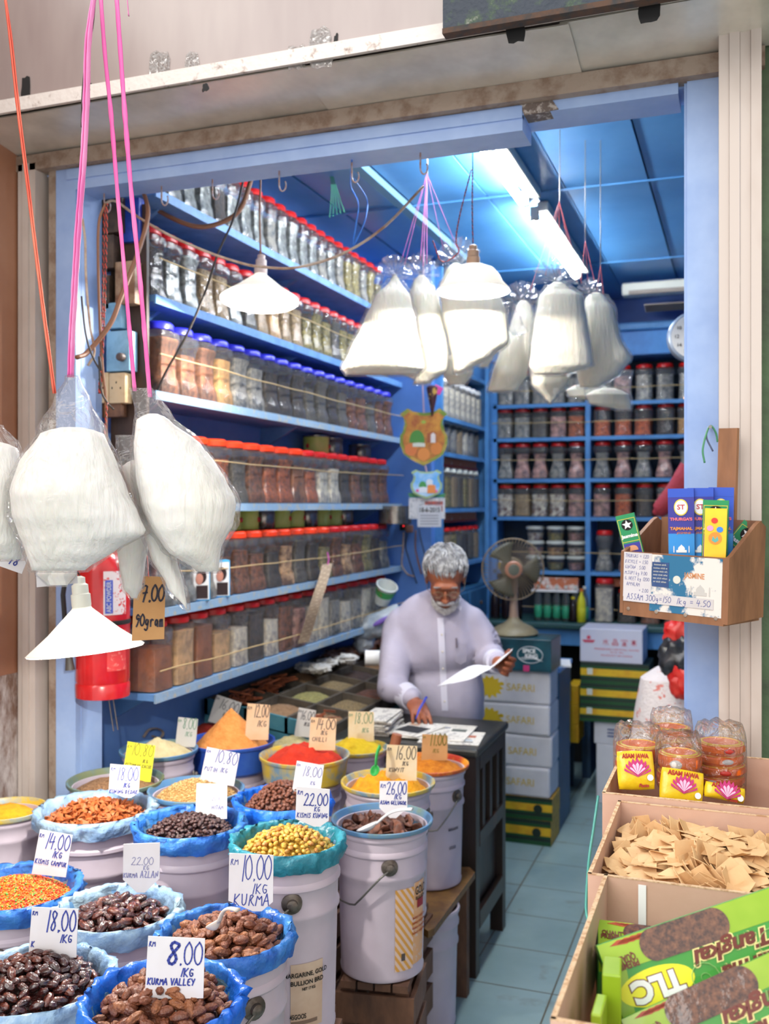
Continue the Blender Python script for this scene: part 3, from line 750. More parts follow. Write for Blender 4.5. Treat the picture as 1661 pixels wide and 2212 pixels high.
wire(Wd([(528, 380), (505, 470), (470, 550), (440, 640), (400, 730), (360, 800), (338, 850)], 3.05), .0038, M_W2, 'black cable slanting down across the first jars')
wire(Wd([(563, 200), (563, 374), (562, 420), (561, 470), (563, 548)], 3.1), .003, M_W1, 'thin brown flex holding the middle conical lamp')
wire(Wd([(176, 640), (185, 720), (200, 770), (218, 800), (214, 770), (218, 840), (232, 870), (246, 885)], 2.7), .0028, M_W2, 'thin black wire twisted near the sockets')
def twist(pl, r, label, pitch=.02):
    P = smooth(pl, 20); t = thing('twisted_flex', label, 'cable', P[0], group=None)
    L = 0; A = []; B = []; prev = P[0]
    for p in P:
        L += (p-prev).length; prev = p; a = L/pitch*2*PI; d = Vector((math.cos(a)*.9, math.sin(a), 0))*r*1.0
        A.append(p+d); B.append(p-d)
    MB().tube(A, r*.85, 5).build('red_strand', M_WR, t, 2); MB().tube(B, r*.85, 5).build('dark_strand', M_WK, t, 2)
for q in range(2):
    twist(Wd([(226+q*5, 440), (224+q*6, 520), (222+q*5, 640), (218+q*4, 760), (214+q*3, 850)], 2.8-q*.02), .0022, ('left of two red and black twisted flexes by the switchboard', 'right of two red and black twisted flexes by the switchboard')[q])
twist(Wd([(1021, 366), (1020, 450), (1022, 545)], 3.0), .0016, 'red twisted flex holding the bell-shaped lamp')
twist(Wd([(1018, 366, 3.0), (992, 470, 3.02), (985, 520, 3.05), (990, 545, 3.1), (955, 565, 3.1), (935, 520, 3.1)], 3.05), .0016, 'slack red twisted flex beside the pink strings')
wire(Wd([(1021, 172), (1021, 366)], 3.0), .002, M_W2, 'short black wire above the bell-shaped lamp')
twist(Wd([(232, 870, 2.68), (222, 960, 2.6), (190, 1080, 2.4), (168, 1190, 2.14), (172, 1250, 2.13)], 2.15), .0018, 'red and white flex above the nearest conical lamp')
# hooks under the lintel
for i, px in enumerate((225, 349, 459, 603, 760, 908)):
    p = onY(px, 300, 2.46); z0 = 2.578
    P = [Vector((p.x, 2.46, z0+.01)), Vector((p.x, 2.46, z0-.035))]+[Vector((p.x+.009-.009*math.cos(a), 2.46+.002*a, z0-.042-.016*math.sin(a))) for a in [k*.5 for k in range(9)]]
    o = MB().tube(P, .0024, 6).build('ceiling_hook', mat('hook_rust', C(150, 110, 90), .5, C(160, 170, 190), 60), smooth=1); settle(o, P[0])
    tag(o, ('pale hook in the lintel beside the left pink string', 'rusty hook in the lintel, second from the left post', 'rusty hook in the lintel, third from left post', 'rusty hook in the lintel above the conical lamp', 'rusty hook in the lintel above blue string loop', 'rusty hook in the lintel above the pink string fan')[i], 'hook', 'hooks under the lintel')
M_BST = mat('blue_string', C(60, 130, 220), .5); M_GST = mat('green_string', C(70, 170, 130), .5)
wire(Wd([(760, 346, 2.62), (757, 400), (774, 440), (768, 490), (762, 530), (775, 508), (790, 470), (792, 430), (764, 385, 2.7)], 3.1), .002, M_BST, 'thin blue string loop hanging from the lintel', 'string', cat='string')
b = MB()
for q in range(5): b.tube(smooth(Wd([(712+q, 368), (716+q*3, 410), (712+q*8, 470+q*-3)], 3.9)), [.003]*16+[.005], 5, flat=.4)
o = b.build('string_tuft', M_GST, smooth=2); settle(o, W(712, 368, 3.9)); tag(o, 'tuft of green raffia string under the ceiling', 'string')
o = MB().tube([W(705, 362, 3.95), W(712, 385, 3.95)], .02, 10).build('bulb_holder', mat('holder_white', C(200, 206, 200), .4), smooth=1); settle(o, W(705, 362, 3.95)); tag(o, 'small white bulb holder above the green raffia', 'bulb holder')
# ---------------------------------------------------------------- side cabinet (faces right) and back shelf unit
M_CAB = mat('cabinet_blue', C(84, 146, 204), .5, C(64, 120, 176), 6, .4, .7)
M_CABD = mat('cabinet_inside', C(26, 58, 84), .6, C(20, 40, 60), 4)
XC, Y0, Y1 = -1.50, 5.03, 6.02
t = thing('side_cabinet', 'blue open shelf cabinet set between wall end and back unit', 'cabinet', (-1.7, (Y0+Y1)/2, 0))
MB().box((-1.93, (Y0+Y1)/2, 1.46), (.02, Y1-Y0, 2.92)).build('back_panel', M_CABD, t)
for y in (Y0-.0, Y1):
    MB().box((-1.71, y, 1.46), (.42, .03, 2.92)).build('side_panel', M_CAB, t)
MB().box((XC+.012, Y1-.03, 1.46), (.024, .09, 2.92)).build('face_stile', M_CAB, t)
SZ = [2.42, 2.13, 1.935, 1.63, 1.32]
for z in SZ:
    MB().box((-1.71, (Y0+Y1)/2, z-.012), (.42, Y1-Y0-.03, .022)).build('shelf', M_CAB, t)
MB().box((-1.71, (Y0+Y1)/2, .58), (.41, Y1-Y0-.03, 1.16)).build('lower_body', mat('drawer_blue', C(52, 108, 150), .5, C(38, 84, 124), 6), t)
for z in (1.06, .86, .66):
    for yy in (5.28, 5.76):
        d = MB().rbox((XC+.006, yy, z), (.022, .44, .17), .004).build('drawer', mat('drawer_blue', C(1, 1, 1)), t)
        MB().ball((XC+.024, yy, z), .011, 10, 6).build('knob', M_DWOOD, d, 1)
wc = 0
for ri, (z, cs, kind) in enumerate(((2.132, ['white']*8, 'round'), (1.937, 'silver foil silver sand white silver grey'.split(), 'round'), (1.322, 'grey sand green grey dark grey sand'.split(), 'round'))):
    for i, c in enumerate(cs):
        jar(kind, .1 if ri else .092, .1 if ri else .092, (.225, .185, .2)[ri], M_WHITE if ri == 0 else M_LR if ri == 2 else M_FIT, CT[c], .9, (-1.575, 5.14+i*(.118 if ri == 0 else .125), z), '%s jar of %s from the wall end, %s shelf of the side cabinet' % (ORD[i], WORD[c], ('upper', 'middle', 'bottom')[ri]), 'jars on the %s shelf of the side cabinet' % ('upper', 'middle', 'bottom')[ri])
for i in range(7):
    c = ['grey', 'green', 'sand'][i % 3]
    jar('block', .1, .1, .225, M_FIT, CT[c], .9, (-1.575, 5.14+i*.125, 1.632), '%s tall jar of %s below the brown box in the side cabinet' % (ORD[i], WORD[c]), 'tall jars under the brown box in the side cabinet')
for k, (z, lab) in enumerate(((1.862, 'brown carton with red base lying on the tall jars'), (1.55, 'orange-brown carton with red base on the bottom cabinet jars'))):
    t2 = thing('long_carton', lab, 'box', (-1.6, 5.5, z), group=None)
    MB().rbox((-1.6, 5.5, z+.03), (.13, .75, .05), .003).build('lid_part', mat('carton_orange', C(172, 96, 60), .6, C(210, 190, 180), 30, .6, .66), t2)
    MB().rbox((-1.6, 5.5, z+.006), (.136, .78, .012), .002).build('red_base', mat('carton_red', C(150, 26, 28), .5), t2)
# wires and plug on the wall end
t = thing('wall_plug', 'dark plug and socket on the wall end near the wide tin', 'socket', W(872, 1130, 5.22))
p = onY(874, 1132, 4.935)
MB().rbox(p, (.05, .03, .07), .006).build('socket_body', M_BLACK, t, 1); MB().rbox(p+Vector((.03, -.01, -.025)), (.04, .03, .04), .006).build('plug', mat('brown_plug', C(130, 90, 76), .5), t, 1)
MB().ball(p+Vector((.0, -.018, -.01)), .004, 8, 6).build('red_light', mat('indicator', C(240, 40, 40), .4, emit=(C(255, 40, 40), 1.5)), t)
Y9 = 4.92
wy = lambda L: [onY(x, y, Y9) for x, y in L]
wire([q for q in wy([(872, 1150), (870, 1190), (868, 1220), (880, 1240), (895, 1245)])], .004, M_W3, 'pale wire hanging below the plug', 'cable')
wire(wy([(880, 1150), (876, 1180), (885, 1215), (900, 1260)]), .003, M_W2, 'black wire hanging below the plug')
wire(wy([(898, 1145), (897, 1180), (900, 1200), (910, 1240)]), .004, M_W1, 'brown wire hanging below the calendar')
wire(wy([(905, 1142), (910, 1170), (922, 1220), (926, 1270)]), .0025, M_W2, 'thin black wire right of the brown wire')

# shield plaques
def shield(w, h):
    P = [(0, -.5), (.25, -.40), (.42, -.30), (.5, -.12), (.5, .02), (.44, .10), (.40, .24), (.42, .33), (.5, .40), (.34, .5), (.22, .44), (0, .42)]
    P = P+[(-x, z) for x, z in reversed(P[1:-1])]
    return [(x*w, z*h) for x, z in P]
def plaque(c, w, h, nm, label, base, rim, pics):
    t = thing(nm, label, 'plaque', c)
    T = Matrix.Translation(c) @ Matrix.Rotation(YAW*.9, 4, 'Z')
    b = MB(); b.T = T; b.prism([(x, z) for x, z in reversed(shield(w, h))], 0, .012); b.build('frame', rim, t)
    b = MB(); b.T = T; b.prism([(x*.87, z*.87) for x, z in reversed(shield(w, h))], -.002, .002); b.build('picture_panel', base, t)
    for (nm2, x, z, rx, rz, col, dome) in pics:
        b = MB(); b.T = T
        poly = [(x*w+rx*w*math.cos(a), z*h+rz*h*math.sin(a)) for a in [2*PI*i/24 for i in range(24)]] if not dome else [(x*w+rx*w*math.cos(a), z*h+rz*h*abs(math.sin(a))**.8) for a in [PI*i/16 for i in range(17)]] if dome == 1 else [(x*w-rx*w, z*h-rz*h), (x*w+rx*w, z*h-rz*h), (x*w+rx*w, z*h+rz*h), (x*w, z*h+rz*h*1.5), (x*w-rx*w, z*h+rz*h)]
        b.prism([q for q in reversed(poly)] if poly[0][0] < poly[1][0] else poly, -.0035-.0004*len(nm2) % .002, 0)
        b.build(nm2, mat('print_%d_%d_%d' % col, C(*col), .4), t)
    return t
c1 = W(915, 944, 4.86); c2 = W(921, 1046, 4.86)
plaque(c1, .235, .285, 'shield_plaque', 'large gold and green shield plaque with green dome picture', mat('plaque_gold', C(196, 132, 44), .3, C(150, 70, 24), 20, .35, .65, third=(.2, C(230, 190, 70))), mat('plaque_green_rim', C(110, 130, 50), .25, C(196, 150, 70), 14, .45, .6, metal=.3),
 [('printed_dome', -.14, -.1, .16, .22, (64, 122, 40), 1), ('printed_base', -.1, -.14, .13, .03, (206, 206, 190), 2), ('printed_tent', .17, -.02, .1, .08, (150, 76, 36), 2), ('printed_spires', .2, -.03, .05, .07, (214, 206, 200), 2), ('printed_roundel', -.27, -.22, .13, .11, (206, 110, 50), 0), ('printed_roundel', .0, -.3, .13, .11, (214, 130, 56), 0), ('printed_roundel', .27, -.2, .12, .11, (206, 120, 46), 0), ('printed_star', 0, .26, .05, .03, (150, 170, 60), 0)])
plaque(c2, .155, .145, 'small_plaque', 'small sky-blue shield plaque with green dome below the large plaque', mat('plaque_sky', C(96, 170, 230), .3, C(190, 220, 240), 8), mat('plaque_silver_rim', C(150, 176, 130), .3, metal=.3),
 [('printed_dome', -.12, -.1, .12, .2, (60, 140, 70), 1), ('printed_base', -.1, -.2, .14, .08, (220, 226, 236), 2), ('printed_hall', .16, -.18, .13, .13, (222, 130, 60), 2), ('printed_spire', .1, .06, .1, .08, (214, 220, 226), 2), ('printed_flowers', -.28, -.22, .06, .05, (220, 90, 150), 0), ('printed_flowers', .3, -.24, .06, .05, (220, 90, 150), 0)])
b = MB().tube([Vector((c1.x, c1.y, ZC)), W(913, 838, 4.86), c1+Vector((0, .004, .115))], .004, 6).tube([c1+Vector((.003, .006, -.13)), c2+Vector((0, .006, .06))], .004, 6); o = b.build('hanging_ribbon', mat('pink_white_ribbon', C(196, 170, 190), .5), smooth=1)
settle(o, c1); tag(o, 'thin pale ribbon from which both shield plaques hang', 'ribbon')
t = thing('cone_packet', 'brown and magenta cone packet hanging above the large plaque', 'packet', W(938, 850, 4.84))
b = MB(); b.T = frame(W(934, 866, 4.84), (CS, SN, 0)); b.lathe([(.003, -.075), (.028, .05), (.03, .065), (.02, .075)], 12); b.build('cone', mat('packet_brown', C(66, 34, 40), .4, C(190, 150, 70), 22, .55, .6), t, 1)
b = MB(); b.T = frame(W(945, 842, 4.83), (CS, SN, 0)); b.rbox((0, 0, 0), (.045, .008, .04), .003, rot=Matrix.Rotation(.5, 3, 'Y')); b.build('magenta_flap', mat('packet_magenta', C(196, 50, 140), .4), t)
# calendar
t = thing('wall_calendar', 'white tear-off calendar on a green backing under the plaques', 'calendar', W(923, 1110, 4.88)); 
T = frame(W(922, 1107, 4.88), (CS, SN, 0))
b = MB(); b.T = T; b.prism([(x, z) for x, z in [(-.085, .075), (.085, .075), (.095, .095), (.06, .09), (0, .082), (-.06, .1), (-.095, .095)]], .0, .006); b.build('green_backing', mat('calendar_green', C(60, 130, 84), .5), t)
b = MB(); b.T = T; b.rbox((0, -.003, .02), (.18, .004, .105), .001); b.build('sheet', mat('newsprint', C(206, 206, 208), .8, C(170, 172, 178), 60, .5, .6), t)
b = MB(); b.T = T; b.box((.035, -.0055, .047), (.09, .001, .018)); b.box((.06, -.0055, .02), (.035, .001, .03)); b.build('printed_pictures', mat('calendar_print', C(196, 90, 70), .6, C(90, 90, 100), 60), t)
b = MB(); b.T = T; b.rbox((.012, -.008, -.02), (.118, .006, .105), .001); b.build('date_pad', mat('pad_paper', C(196, 198, 204), .8), t)
text('18-6-2015', .033, M_BLACK, t, T @ Matrix.Translation((.012, -.0125, .012)), 'date_lettering', .0006, .1)
b = MB(); b.T = T
for r in range(4): b.box((.012, -.0115, -.015-r*.014), (.09, .0006, .005))
b.build('small_print', mat('print_grey', C(140, 142, 150), .8), t)

# back shelf unit
YF = 6.05
t = thing('back_shelf_unit', 'tall blue shelf unit across the back wall with glass-jar bays', 'shelf unit', (-.6, 6.2, 0))
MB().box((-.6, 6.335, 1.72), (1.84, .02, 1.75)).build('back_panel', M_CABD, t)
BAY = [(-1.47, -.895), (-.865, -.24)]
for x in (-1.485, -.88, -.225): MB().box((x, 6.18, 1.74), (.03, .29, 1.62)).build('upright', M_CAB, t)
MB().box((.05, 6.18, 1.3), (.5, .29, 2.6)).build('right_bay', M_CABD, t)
MB().box((-1.468, YF+.01, 1.46), (.04, .03, 2.92)).build('face_stile', M_CAB, t)
UZ = [2.275, 2.066, 1.81, 1.574, 1.24]
for z in UZ:
    for a, c in BAY: MB().box(((a+c)/2, 6.185, z-.011), (c-a, .28, .022)).build('shelf', M_CAB, t)
MB().box((-.6, 6.17, 2.62), (1.8, .31, .15)).build('valance', mat('valance_blue', C(66, 144, 216), .5, C(50, 118, 190), 4), t)
MB().rbox((-.6, 6.16, 2.71), (1.84, .36, .045), .01).build('cornice', M_CAB, t)
MB().rbox((-.55, 6.1, .925), (1.9, .5, .035), .008).build('counter_top', M_DTEAL, t)
MB().box((-.55, 5.9, .86), (1.9, .04, .1)).build('counter_apron', M_CAB, t)
for x in (-1.47, -.88, -.22): MB().box((x, 6.15, .42), (.05, .36, .84)).build('leg', M_CABD, t)
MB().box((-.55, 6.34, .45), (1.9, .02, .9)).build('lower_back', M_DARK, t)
bay_rows = [(2.277, 'block', .22, [['silver']*5, 'silver pink silver silver silver'.split()]),
            (2.068, 'block', .185, ['silver silver grey pink rust'.split(), 'orange orange orange dark tan'.split()]),
            (1.812, 'hour', .225, ['silver pink pink silver pink'.split(), 'silver pink silver pink silver'.split()]),
            (1.576, 'block', .20, ['sweets sand sweets sweets pink'.split(), 'pink orange dark pink pink'.split()])]
RN = ['top', 'second', 'third', 'fourth']
for r, (z, kind, h, cc) in enumerate(bay_rows):
    for bi, (a, c) in enumerate(BAY):
        for i in range(5):
            x = a+.065+i*(c-a-.13)/4
            cn = cc[bi][i]
            jar(kind, .108, .108, h, M_LR, CT[cn], .8 if r != 1 or bi == 0 else .6, (x+R.uniform(-.004, .004), 6.12, z), '%s-from-left red-lidded jar of %s, %s row, %s bay of the back unit' % (ORD[i], WORD[cn], RN[r], ('first', 'second')[bi]), 'jars in the %s row of the back unit' % RN[r], R.uniform(-.1, .1), r == 1 or (r == 3 and i % 2 == 0))
# small round pots stacked on the fifth shelf
for c_ in range(3):
    for r_ in range(3):
        p = (-1.22+c_*.128, 6.13, 1.242+r_*.092)
        t = thing('round_pot', '%s round clear pot in the %s stack from left on the fifth back shelf' % (('bottom', 'middle', 'topmost')[r_], ORD[c_]), 'pot', p, group='clear pots stacked on the fifth back shelf')
        MB().lathe([(.046, 0), (.052, .006), (.056, .07)], 20, p, cap1=False).build('pot_body', M_CLEAR, t, 1)
        MB().lathe([(.043, .003), (.05, .045)], 16, p).build('contents', CT[('sweets', 'green', 'pink', 'nut')[(c_+r_*2) % 4]], t, 1)
        MB().lathe([(.058, .07), (.06, .076), (.059, .086), (.05, .09)], 20, p).build('lid', M_FIT, t, 1)
for i in range(3):
    jar('hour', .108, .108, .25, M_LR, CT[('silver', 'pink', 'silver')[i]], .6, (-.79+i*.14, 6.12, 1.242), '%s hourglass jar on the fifth shelf of second bay, back unit' % ORD[i], 'hourglass jars on the fifth back shelf')
t = thing('detergent_carton', 'small red and white carton standing at left of fifth back shelf', 'box', (-1.42, 6.12, 1.242)); MB().rbox((-1.42, 6.12, 1.32), (.05, .04, .15), .003).build('carton', mat('redwhite', C(226, 220, 220), .5, C(196, 60, 60), 26, .55, .6), t)
MB().rbox((-1.42, 6.12, 1.262), (.06, .05, .04), .003).build('yellow_base', M_YC, t)
t = thing('long_carton', 'orange and white flat carton under the pots in the back unit', 'box', (-1.08, 5.98, 1.19)); MB().rbox((-1.07, 6.06, 1.165), (.27, .1, .07), .003).build('carton', mat('orange_photo_print', C(190, 104, 66), .5, C(226, 214, 204), 18, .5, .6), t)
MB().box((-1.07, 6.03, 1.124), (.28, .14, .012)).build('white_edge', M_WHITE, t)
# bottles on the counter
def bottle(p, h, r, cap, glass, liquid, label, group, lab=None):
    t = thing('bottle', label, 'bottle', p, group=group)
    MB().lathe([(r*.9, 0), (r, .005), (r, h*.6), (r*.8, h*.72), (r*.36, h*.84), (r*.36, h*.93)], 16, p).build('glass_body', glass, t, 1)
    MB().lathe([(r*.92, h*.08), (r*1.03, h*.1), (r*1.03, h*.42), (r*.92, h*.44)], 16, p).build('liquid_band', liquid, t, 1)
    MB().lathe([(r*.42, h*.92), (r*.42, h), (r*.3, h*1.005)], 12, p).build('cap', cap, t, 1)
M_DG = mat('dark_bottle', C(30, 18, 18), .15); M_GRN = mat('green_label', C(52, 150, 110), .4)
for i in range(3): bottle((-1.44+i*.07, 5.97, .9425), .2, .03, M_DG, M_DG, M_DG, '%s dark bottle on the back counter behind the fan' % ORD[i], 'dark bottles on the back counter')
for i in range(6): bottle((-1.17+i*.056, 5.97, .9425), .215, .024, M_FIT, M_CLEAR, M_GRN, '%s clear bottle with green label and white cap beside the fan' % ORD[i], 'green-labelled bottles on the back counter')
bottle((-.955, 5.95, .9425), .15, .026, mat('yellow_cap', C(220, 200, 40), .4), M_DG, M_DG, 'short dark bottle with a yellow cap on the back counter', None)
bottle((-.905, 5.95, .9425), .2, .026, mat('orange_cap', C(210, 110, 40), .4), mat('yellow_bottle', C(214, 206, 40), .35), mat('yellow_bottle', C(1, 1, 1)), 'yellow bottle with orange cap beside the centre upright', None)
for i, c in enumerate(('white', 'dark', 'brown', 'brown')):
    jar('block', .115, .115, .26 if i == 0 else .2, M_LR, CT[c], .9, (-.78+i*.135, 6.05, .9425), '%s jar of %s on the back counter, right of upright' % (ORD[i], WORD[c]), 'large jars on the back counter')
t = thing('long_carton', 'reddish long carton on the back counter jars', 'box', (-.6, 6.1, 1.15)); MB().rbox((-.58, 6.15, 1.175), (.5, .1, .05), .003).build('carton', mat('carton_orange', C(1, 1, 1)), t)
for k, z in enumerate((2.36, 2.16, 1.93, 1.68, 1.36, 1.02)):
    P = [Vector((-1.5+i*.066, 6.035, z+.006*nz((i*.5, z, 3))-.006*math.sin(PI*i/20))) for i in range(21)]
    o = MB().tube(P, .0025, 5).build('guard_cord', M_CORD, smooth=1); settle(o, P[10]); tag(o, 'yellowish cord across the %s row of the back unit' % (RN+['fifth', 'counter'])[k], 'cord', 'guard cords across the back unit')
# dial scale hanging at the right
t = thing('dial_scale', 'round white dial scale cut off by the right post', 'scale', onY(1497, 728, 3.6))
c = onY(1499, 727, 3.6); RX = Matrix.Rotation(-PI/2, 3, 'X').inverted()
RX = Matrix.Rotation(PI/2, 3, 'X')
T4 = Matrix.Translation(c) @ Matrix.Rotation(YAW*.6, 4, 'Z') @ RX.to_4x4()
def LT(nm, prof, m, n=36): 
    b = MB(); b.T = T4; b.lathe(prof, n); return b.build(nm, m, t, 1)
LT('case', [(.085, -.05), (.088, -.04), (.088, .0), (.08, .006)], mat('scale_grey', C(150, 164, 184), .35, metal=.4)); LT('dial', [(.078, .0065), (.078, .008)], M_WHITE)
for i in range(12):
    a = 2*PI*i/12; p = T4 @ Vector((math.cos(a)*.06, math.sin(a)*.06, .0095))
    text(str(i*2), .017, M_BLACK, t, frame(p, (math.cos(YAW*.6), math.sin(YAW*.6), 0)), 'dial_number')
MB().tube([c+Vector((0, .02, .085)), c+Vector((0, .02, ZC-c.z))], .004, 6).build('hanger', M_METAL, t, 1)
wire([onY(1478, 860, 3.0), onY(1488, 868, 2.8), onY(1500, 876, 2.62), onY(1512, 882, 2.50)], .004, mat('straw', C(170, 130, 100), .7), 'bent straw-coloured wire end by the right post', 'wire_end', cat='wire')
t = thing('red_umbrella', 'folded dark red cloth hanging behind the right post', 'umbrella', onY(1470, 1060, 4.2))
b = MB(); P = smooth([onY(1500, 1020, 4.2), onY(1465, 1062, 4.2), onY(1428, 1098, 4.2), onY(1412, 1110, 4.2)]); b.tube(P, [.07-.05*i/(len(P)-1)*(1 if i < 20 else 1.2) for i in range(len(P))], 10); b.build('canopy_cloth', mat('dark_red_cloth', C(150, 40, 54), .7, bump=.5, bs=30), t, 1)
MB().tube([onY(1500, 1020, 4.2), onY(1540, 960, 4.2), onY(1545, 850, 4.2), Vector((onY(1545, 850, 4.2).x, 4.2, ZC))], .006, 6).build('shaft', M_METAL, t, 1)

# ---------------------------------------------------------------- boxes in the aisle
def bx3(nm, label, x0, x1, y0, y1, z0, z1, m, group=None, rz=0.0, cat='box', r=.004):
    t = thing(nm, label, cat, ((x0+x1)/2, (y0+y1)/2, z0), rz, group)
    MB().rbox((0, 0, (z1-z0)/2), (x1-x0, y1-y0, z1-z0), r).build('carton', m, t, world=False)
    return t
def face(t, w, d, h, fx=0, fz=0):
    return chain(t) @ Matrix.Translation((fx, -d/2, h/2+fz))
M_CARW = mat('white_carton', C(214, 212, 216), .6, C(196, 194, 200), 3, .4, .7)
M_GOLD = mat('gold_print', C(206, 174, 40), .5)
M_BAND_G = mat('crate_green', C(22, 74, 34), .5); M_BAND_D = mat('crate_dark', C(22, 40, 30), .5); M_BAND_Y = mat('crate_yellow', C(222, 178, 30), .5, C(206, 150, 24), 12)
ys = [(0, .121), (.1215, .228), (.2285, .373), (.3735, .527), (.5275, .677), (.6775, .842)]
ST_Y0 = 4.72
def greenbox(t, w, d, h):
    for (z0, z1, m_) in ((0, .16, M_BAND_G), (.16, .30, M_BAND_D), (.84, 1, M_BAND_D), (.30, .38, M_BAND_G), (.38, .72, M_BAND_Y), (.72, .84, M_BAND_G)):
        b = MB(); b.T = chain(t); b.box((0, -d/2-.0008, h*(z0+z1)/2), (w*.998, .0012, h*(z1-z0)-.0004)); b.build('printed_band', m_, t)
for i, (z0, z1) in enumerate(ys):
    g = i < 2; dx = (0, .004, -.004, .0, -.004, -.006)[i]; rz = (-.01, .01, -.02, .03, -.02, .015)[i]
    w, d, h = .40, .22, z1-z0
    lab = ('green and yellow crate on the floor under the white cartons', 'green and yellow crate, upper of two under the white cartons', 'lowest of the four white cartons with gold lettering', 'second from bottom white carton with gold lettering', 'second from top white carton with gold lettering', 'topmost white carton with a gold sun and lettering')[i]
    t = bx3('product_crate' if g else 'white_carton', lab, -1.262+dx, -.862+dx, ST_Y0, ST_Y0+d, z0, z1, mat('crate_side', C(196, 150, 50), .6, C(150, 110, 40), 20, .5, .6) if g else M_CARW, 'stacked cartons beside the man', rz, r=.003 if g else .012)
    T = face(t, w, d, h)
    if g: greenbox(t, w, d, h); b = MB(); b.T = T; b.lathe([(.022, 0), (.022, .001)], 16, (.13, -.003, 0), ax=Matrix.Rotation(PI/2, 3, 'X')); b.build('printed_badge', M_BAND_D, t)
    else:
        text('SAFARI', .05, M_GOLD, t, T @ Matrix.Translation((.055, -.001, -.004)), 'printed_name', 0, .135)
        if i >= 4:
            b = MB(); b.T = T @ Matrix.Translation((-.10, -.001, -.005))
            P = []
            for k in range(26):
                a = -PI/2+PI*2*k/26; rr = .052 if k % 2 else .078+.008*math.sin(k*3); P.append((rr*math.cos(a), rr*.8*math.sin(a)))
            b.prism(P, -.001, 0); b.build('printed_sun', M_GOLD, t)
        b = MB(); b.T = T @ Matrix.Translation((-.04, -.001, .012)); b.prism([(.014*math.cos(2*PI*k/14)*(1 if k % 2 else .8), .009*math.sin(2*PI*k/14)) for k in range(14)], -.001, 0); b.box((.024, 0, -.006), (.001, .001, .05)); b.build('printed_emblem', M_GOLD, t)
t = bx3('printed_carton', 'dark teal carton with oval emblem on top of white cartons', -1.27, -.855, 4.70, 4.93, .8425, 1.0, mat('teal_carton', C(18, 52, 64), .35, C(28, 84, 96), 6, .4, .7), None, -.03)
T = face(t, .415, .23, .1575)
text('SPICE', .026, M_WHITE, t, T @ Matrix.Translation((.10, -.001, .02)), 'printed_name', .0008); text('KING', .026, M_WHITE, t, T @ Matrix.Translation((.112, -.001, -.004)), 'printed_name', .0008)
b = MB(); b.T = T @ Matrix.Translation((.105, -.0012, .002)); b.tube([(.062*math.cos(a), 0, .040*math.sin(a)) for a in [2*PI*k/32 for k in range(32)]], .0014, 4, closed=True)
for q in range(3): b.tube([(-.055+q*.008+.1*s/8, 0, -.02-q*.004+.01*math.sin(s/8*PI)) for s in range(9)], .001, 4)
b.build('printed_oval', M_WHITE, t)
b = MB(); b.T = T @ Matrix.Translation((.035, -.001, -.03)); b.box((.052, 0, -.034), (.03, .001, .03)); b.build('printed_seal', mat('print_pink', C(206, 60, 120), .5), t)
b = MB(); b.T = T; b.box((-.02, -.001, -.02), (.06, .001, .07)); b.build('printed_window', mat('print_ember', C(170, 80, 40), .5, C(50, 30, 30), 30), t)
text('sound', .02, M_FIT, t, T @ Matrix.Translation((-.07, -.001, .045)), 'printed_words'); 
# ---- table fan
fb = Vector((-1.07, 4.83, 1.001)); hc = W(1122, 1237, 4.62)
hc = Vector((fb.x+.0, 4.80, hc.z))
t = thing('table_fan', 'beige table fan with round wire cage standing on the teal carton', 'fan', fb)
M_BEI = mat('fan_beige', C(150, 138, 108), .45, C(126, 114, 88), 10); M_BEI2 = mat('fan_pinkish', C(172, 142, 122), .45)
MB().lathe([(.115, 0), (.122, .008), (.118, .02), (.09, .04), (.05, .058), (.03, .075), (.022, .09)], 32, fb).build('base', M_BEI, t, 1)
MB().tube([fb+Vector((0, 0, .08)), fb+Vector((0, 0, .17)), Vector((hc.x, hc.y+.05, hc.z-.02))], [.024, .019, .017], 14).build('column', M_BEI2, t, 1)
RY = Matrix.Rotation(PI/2, 3, 'X'); FT = Matrix.Translation(hc) @ Matrix.Rotation(.32, 4, 'Z') @ RY.to_4x4()
b = MB(); b.T = FT; b.lathe([(.02, -.12), (.05, -.11), (.058, -.06), (.045, -.02)], 20); b.build('motor_housing', M_BEI, t, 1)
b = MB(); b.T = FT
RF = .152
for k in range(3):
    a0 = k*2*PI/3; vs = []; 
    for i in range(7):
        for j in range(6):
            r = .03+.105*i/6; a = a0+(-.55+1.1*j/5)*(.55+.5*i/6)
            vs.append((r*math.cos(a), r*math.sin(a), .012*(j-2.5)/2.5+.02))
    fs = [(i*6+j, i*6+j+1, (i+1)*6+j+1, (i+1)*6+j) for i in range(6) for j in range(5)]
    q = MB(); q.T = FT; q.add(vs, fs); o = q.build('blade', mat('fan_blade', C(104, 102, 84), .3, transl=.3), t, 1)
    sm = o.modifiers.new('thick', 'SOLIDIFY'); sm.thickness = .0015
for z, rr, nm in ((.052, RF, 'front_guard'), (-.015, RF, 'rear_guard')):
    q = MB(); q.T = FT
    q.tube([(rr*math.cos(a), rr*math.sin(a), .015) for a in [2*PI*k/48 for k in range(48)]], .0035 if nm == 'front_guard' else .0022, 6, closed=True)
    for k in range(56):
        a = 2*PI*k/56; dz = z
        q.tube([(rr*math.cos(a), rr*math.sin(a), .015), (rr*.85*math.cos(a+.03), rr*.85*math.sin(a+.03), .015+(dz-.015)*.8), (rr*.5*math.cos(a+.06), rr*.5*math.sin(a+.06), dz), (.03*math.cos(a+.08), .03*math.sin(a+.08), dz)], .0009, 4, caps=False)
    q.build(nm, mat('cage_wire', C(142, 124, 100), .4), t, 1)
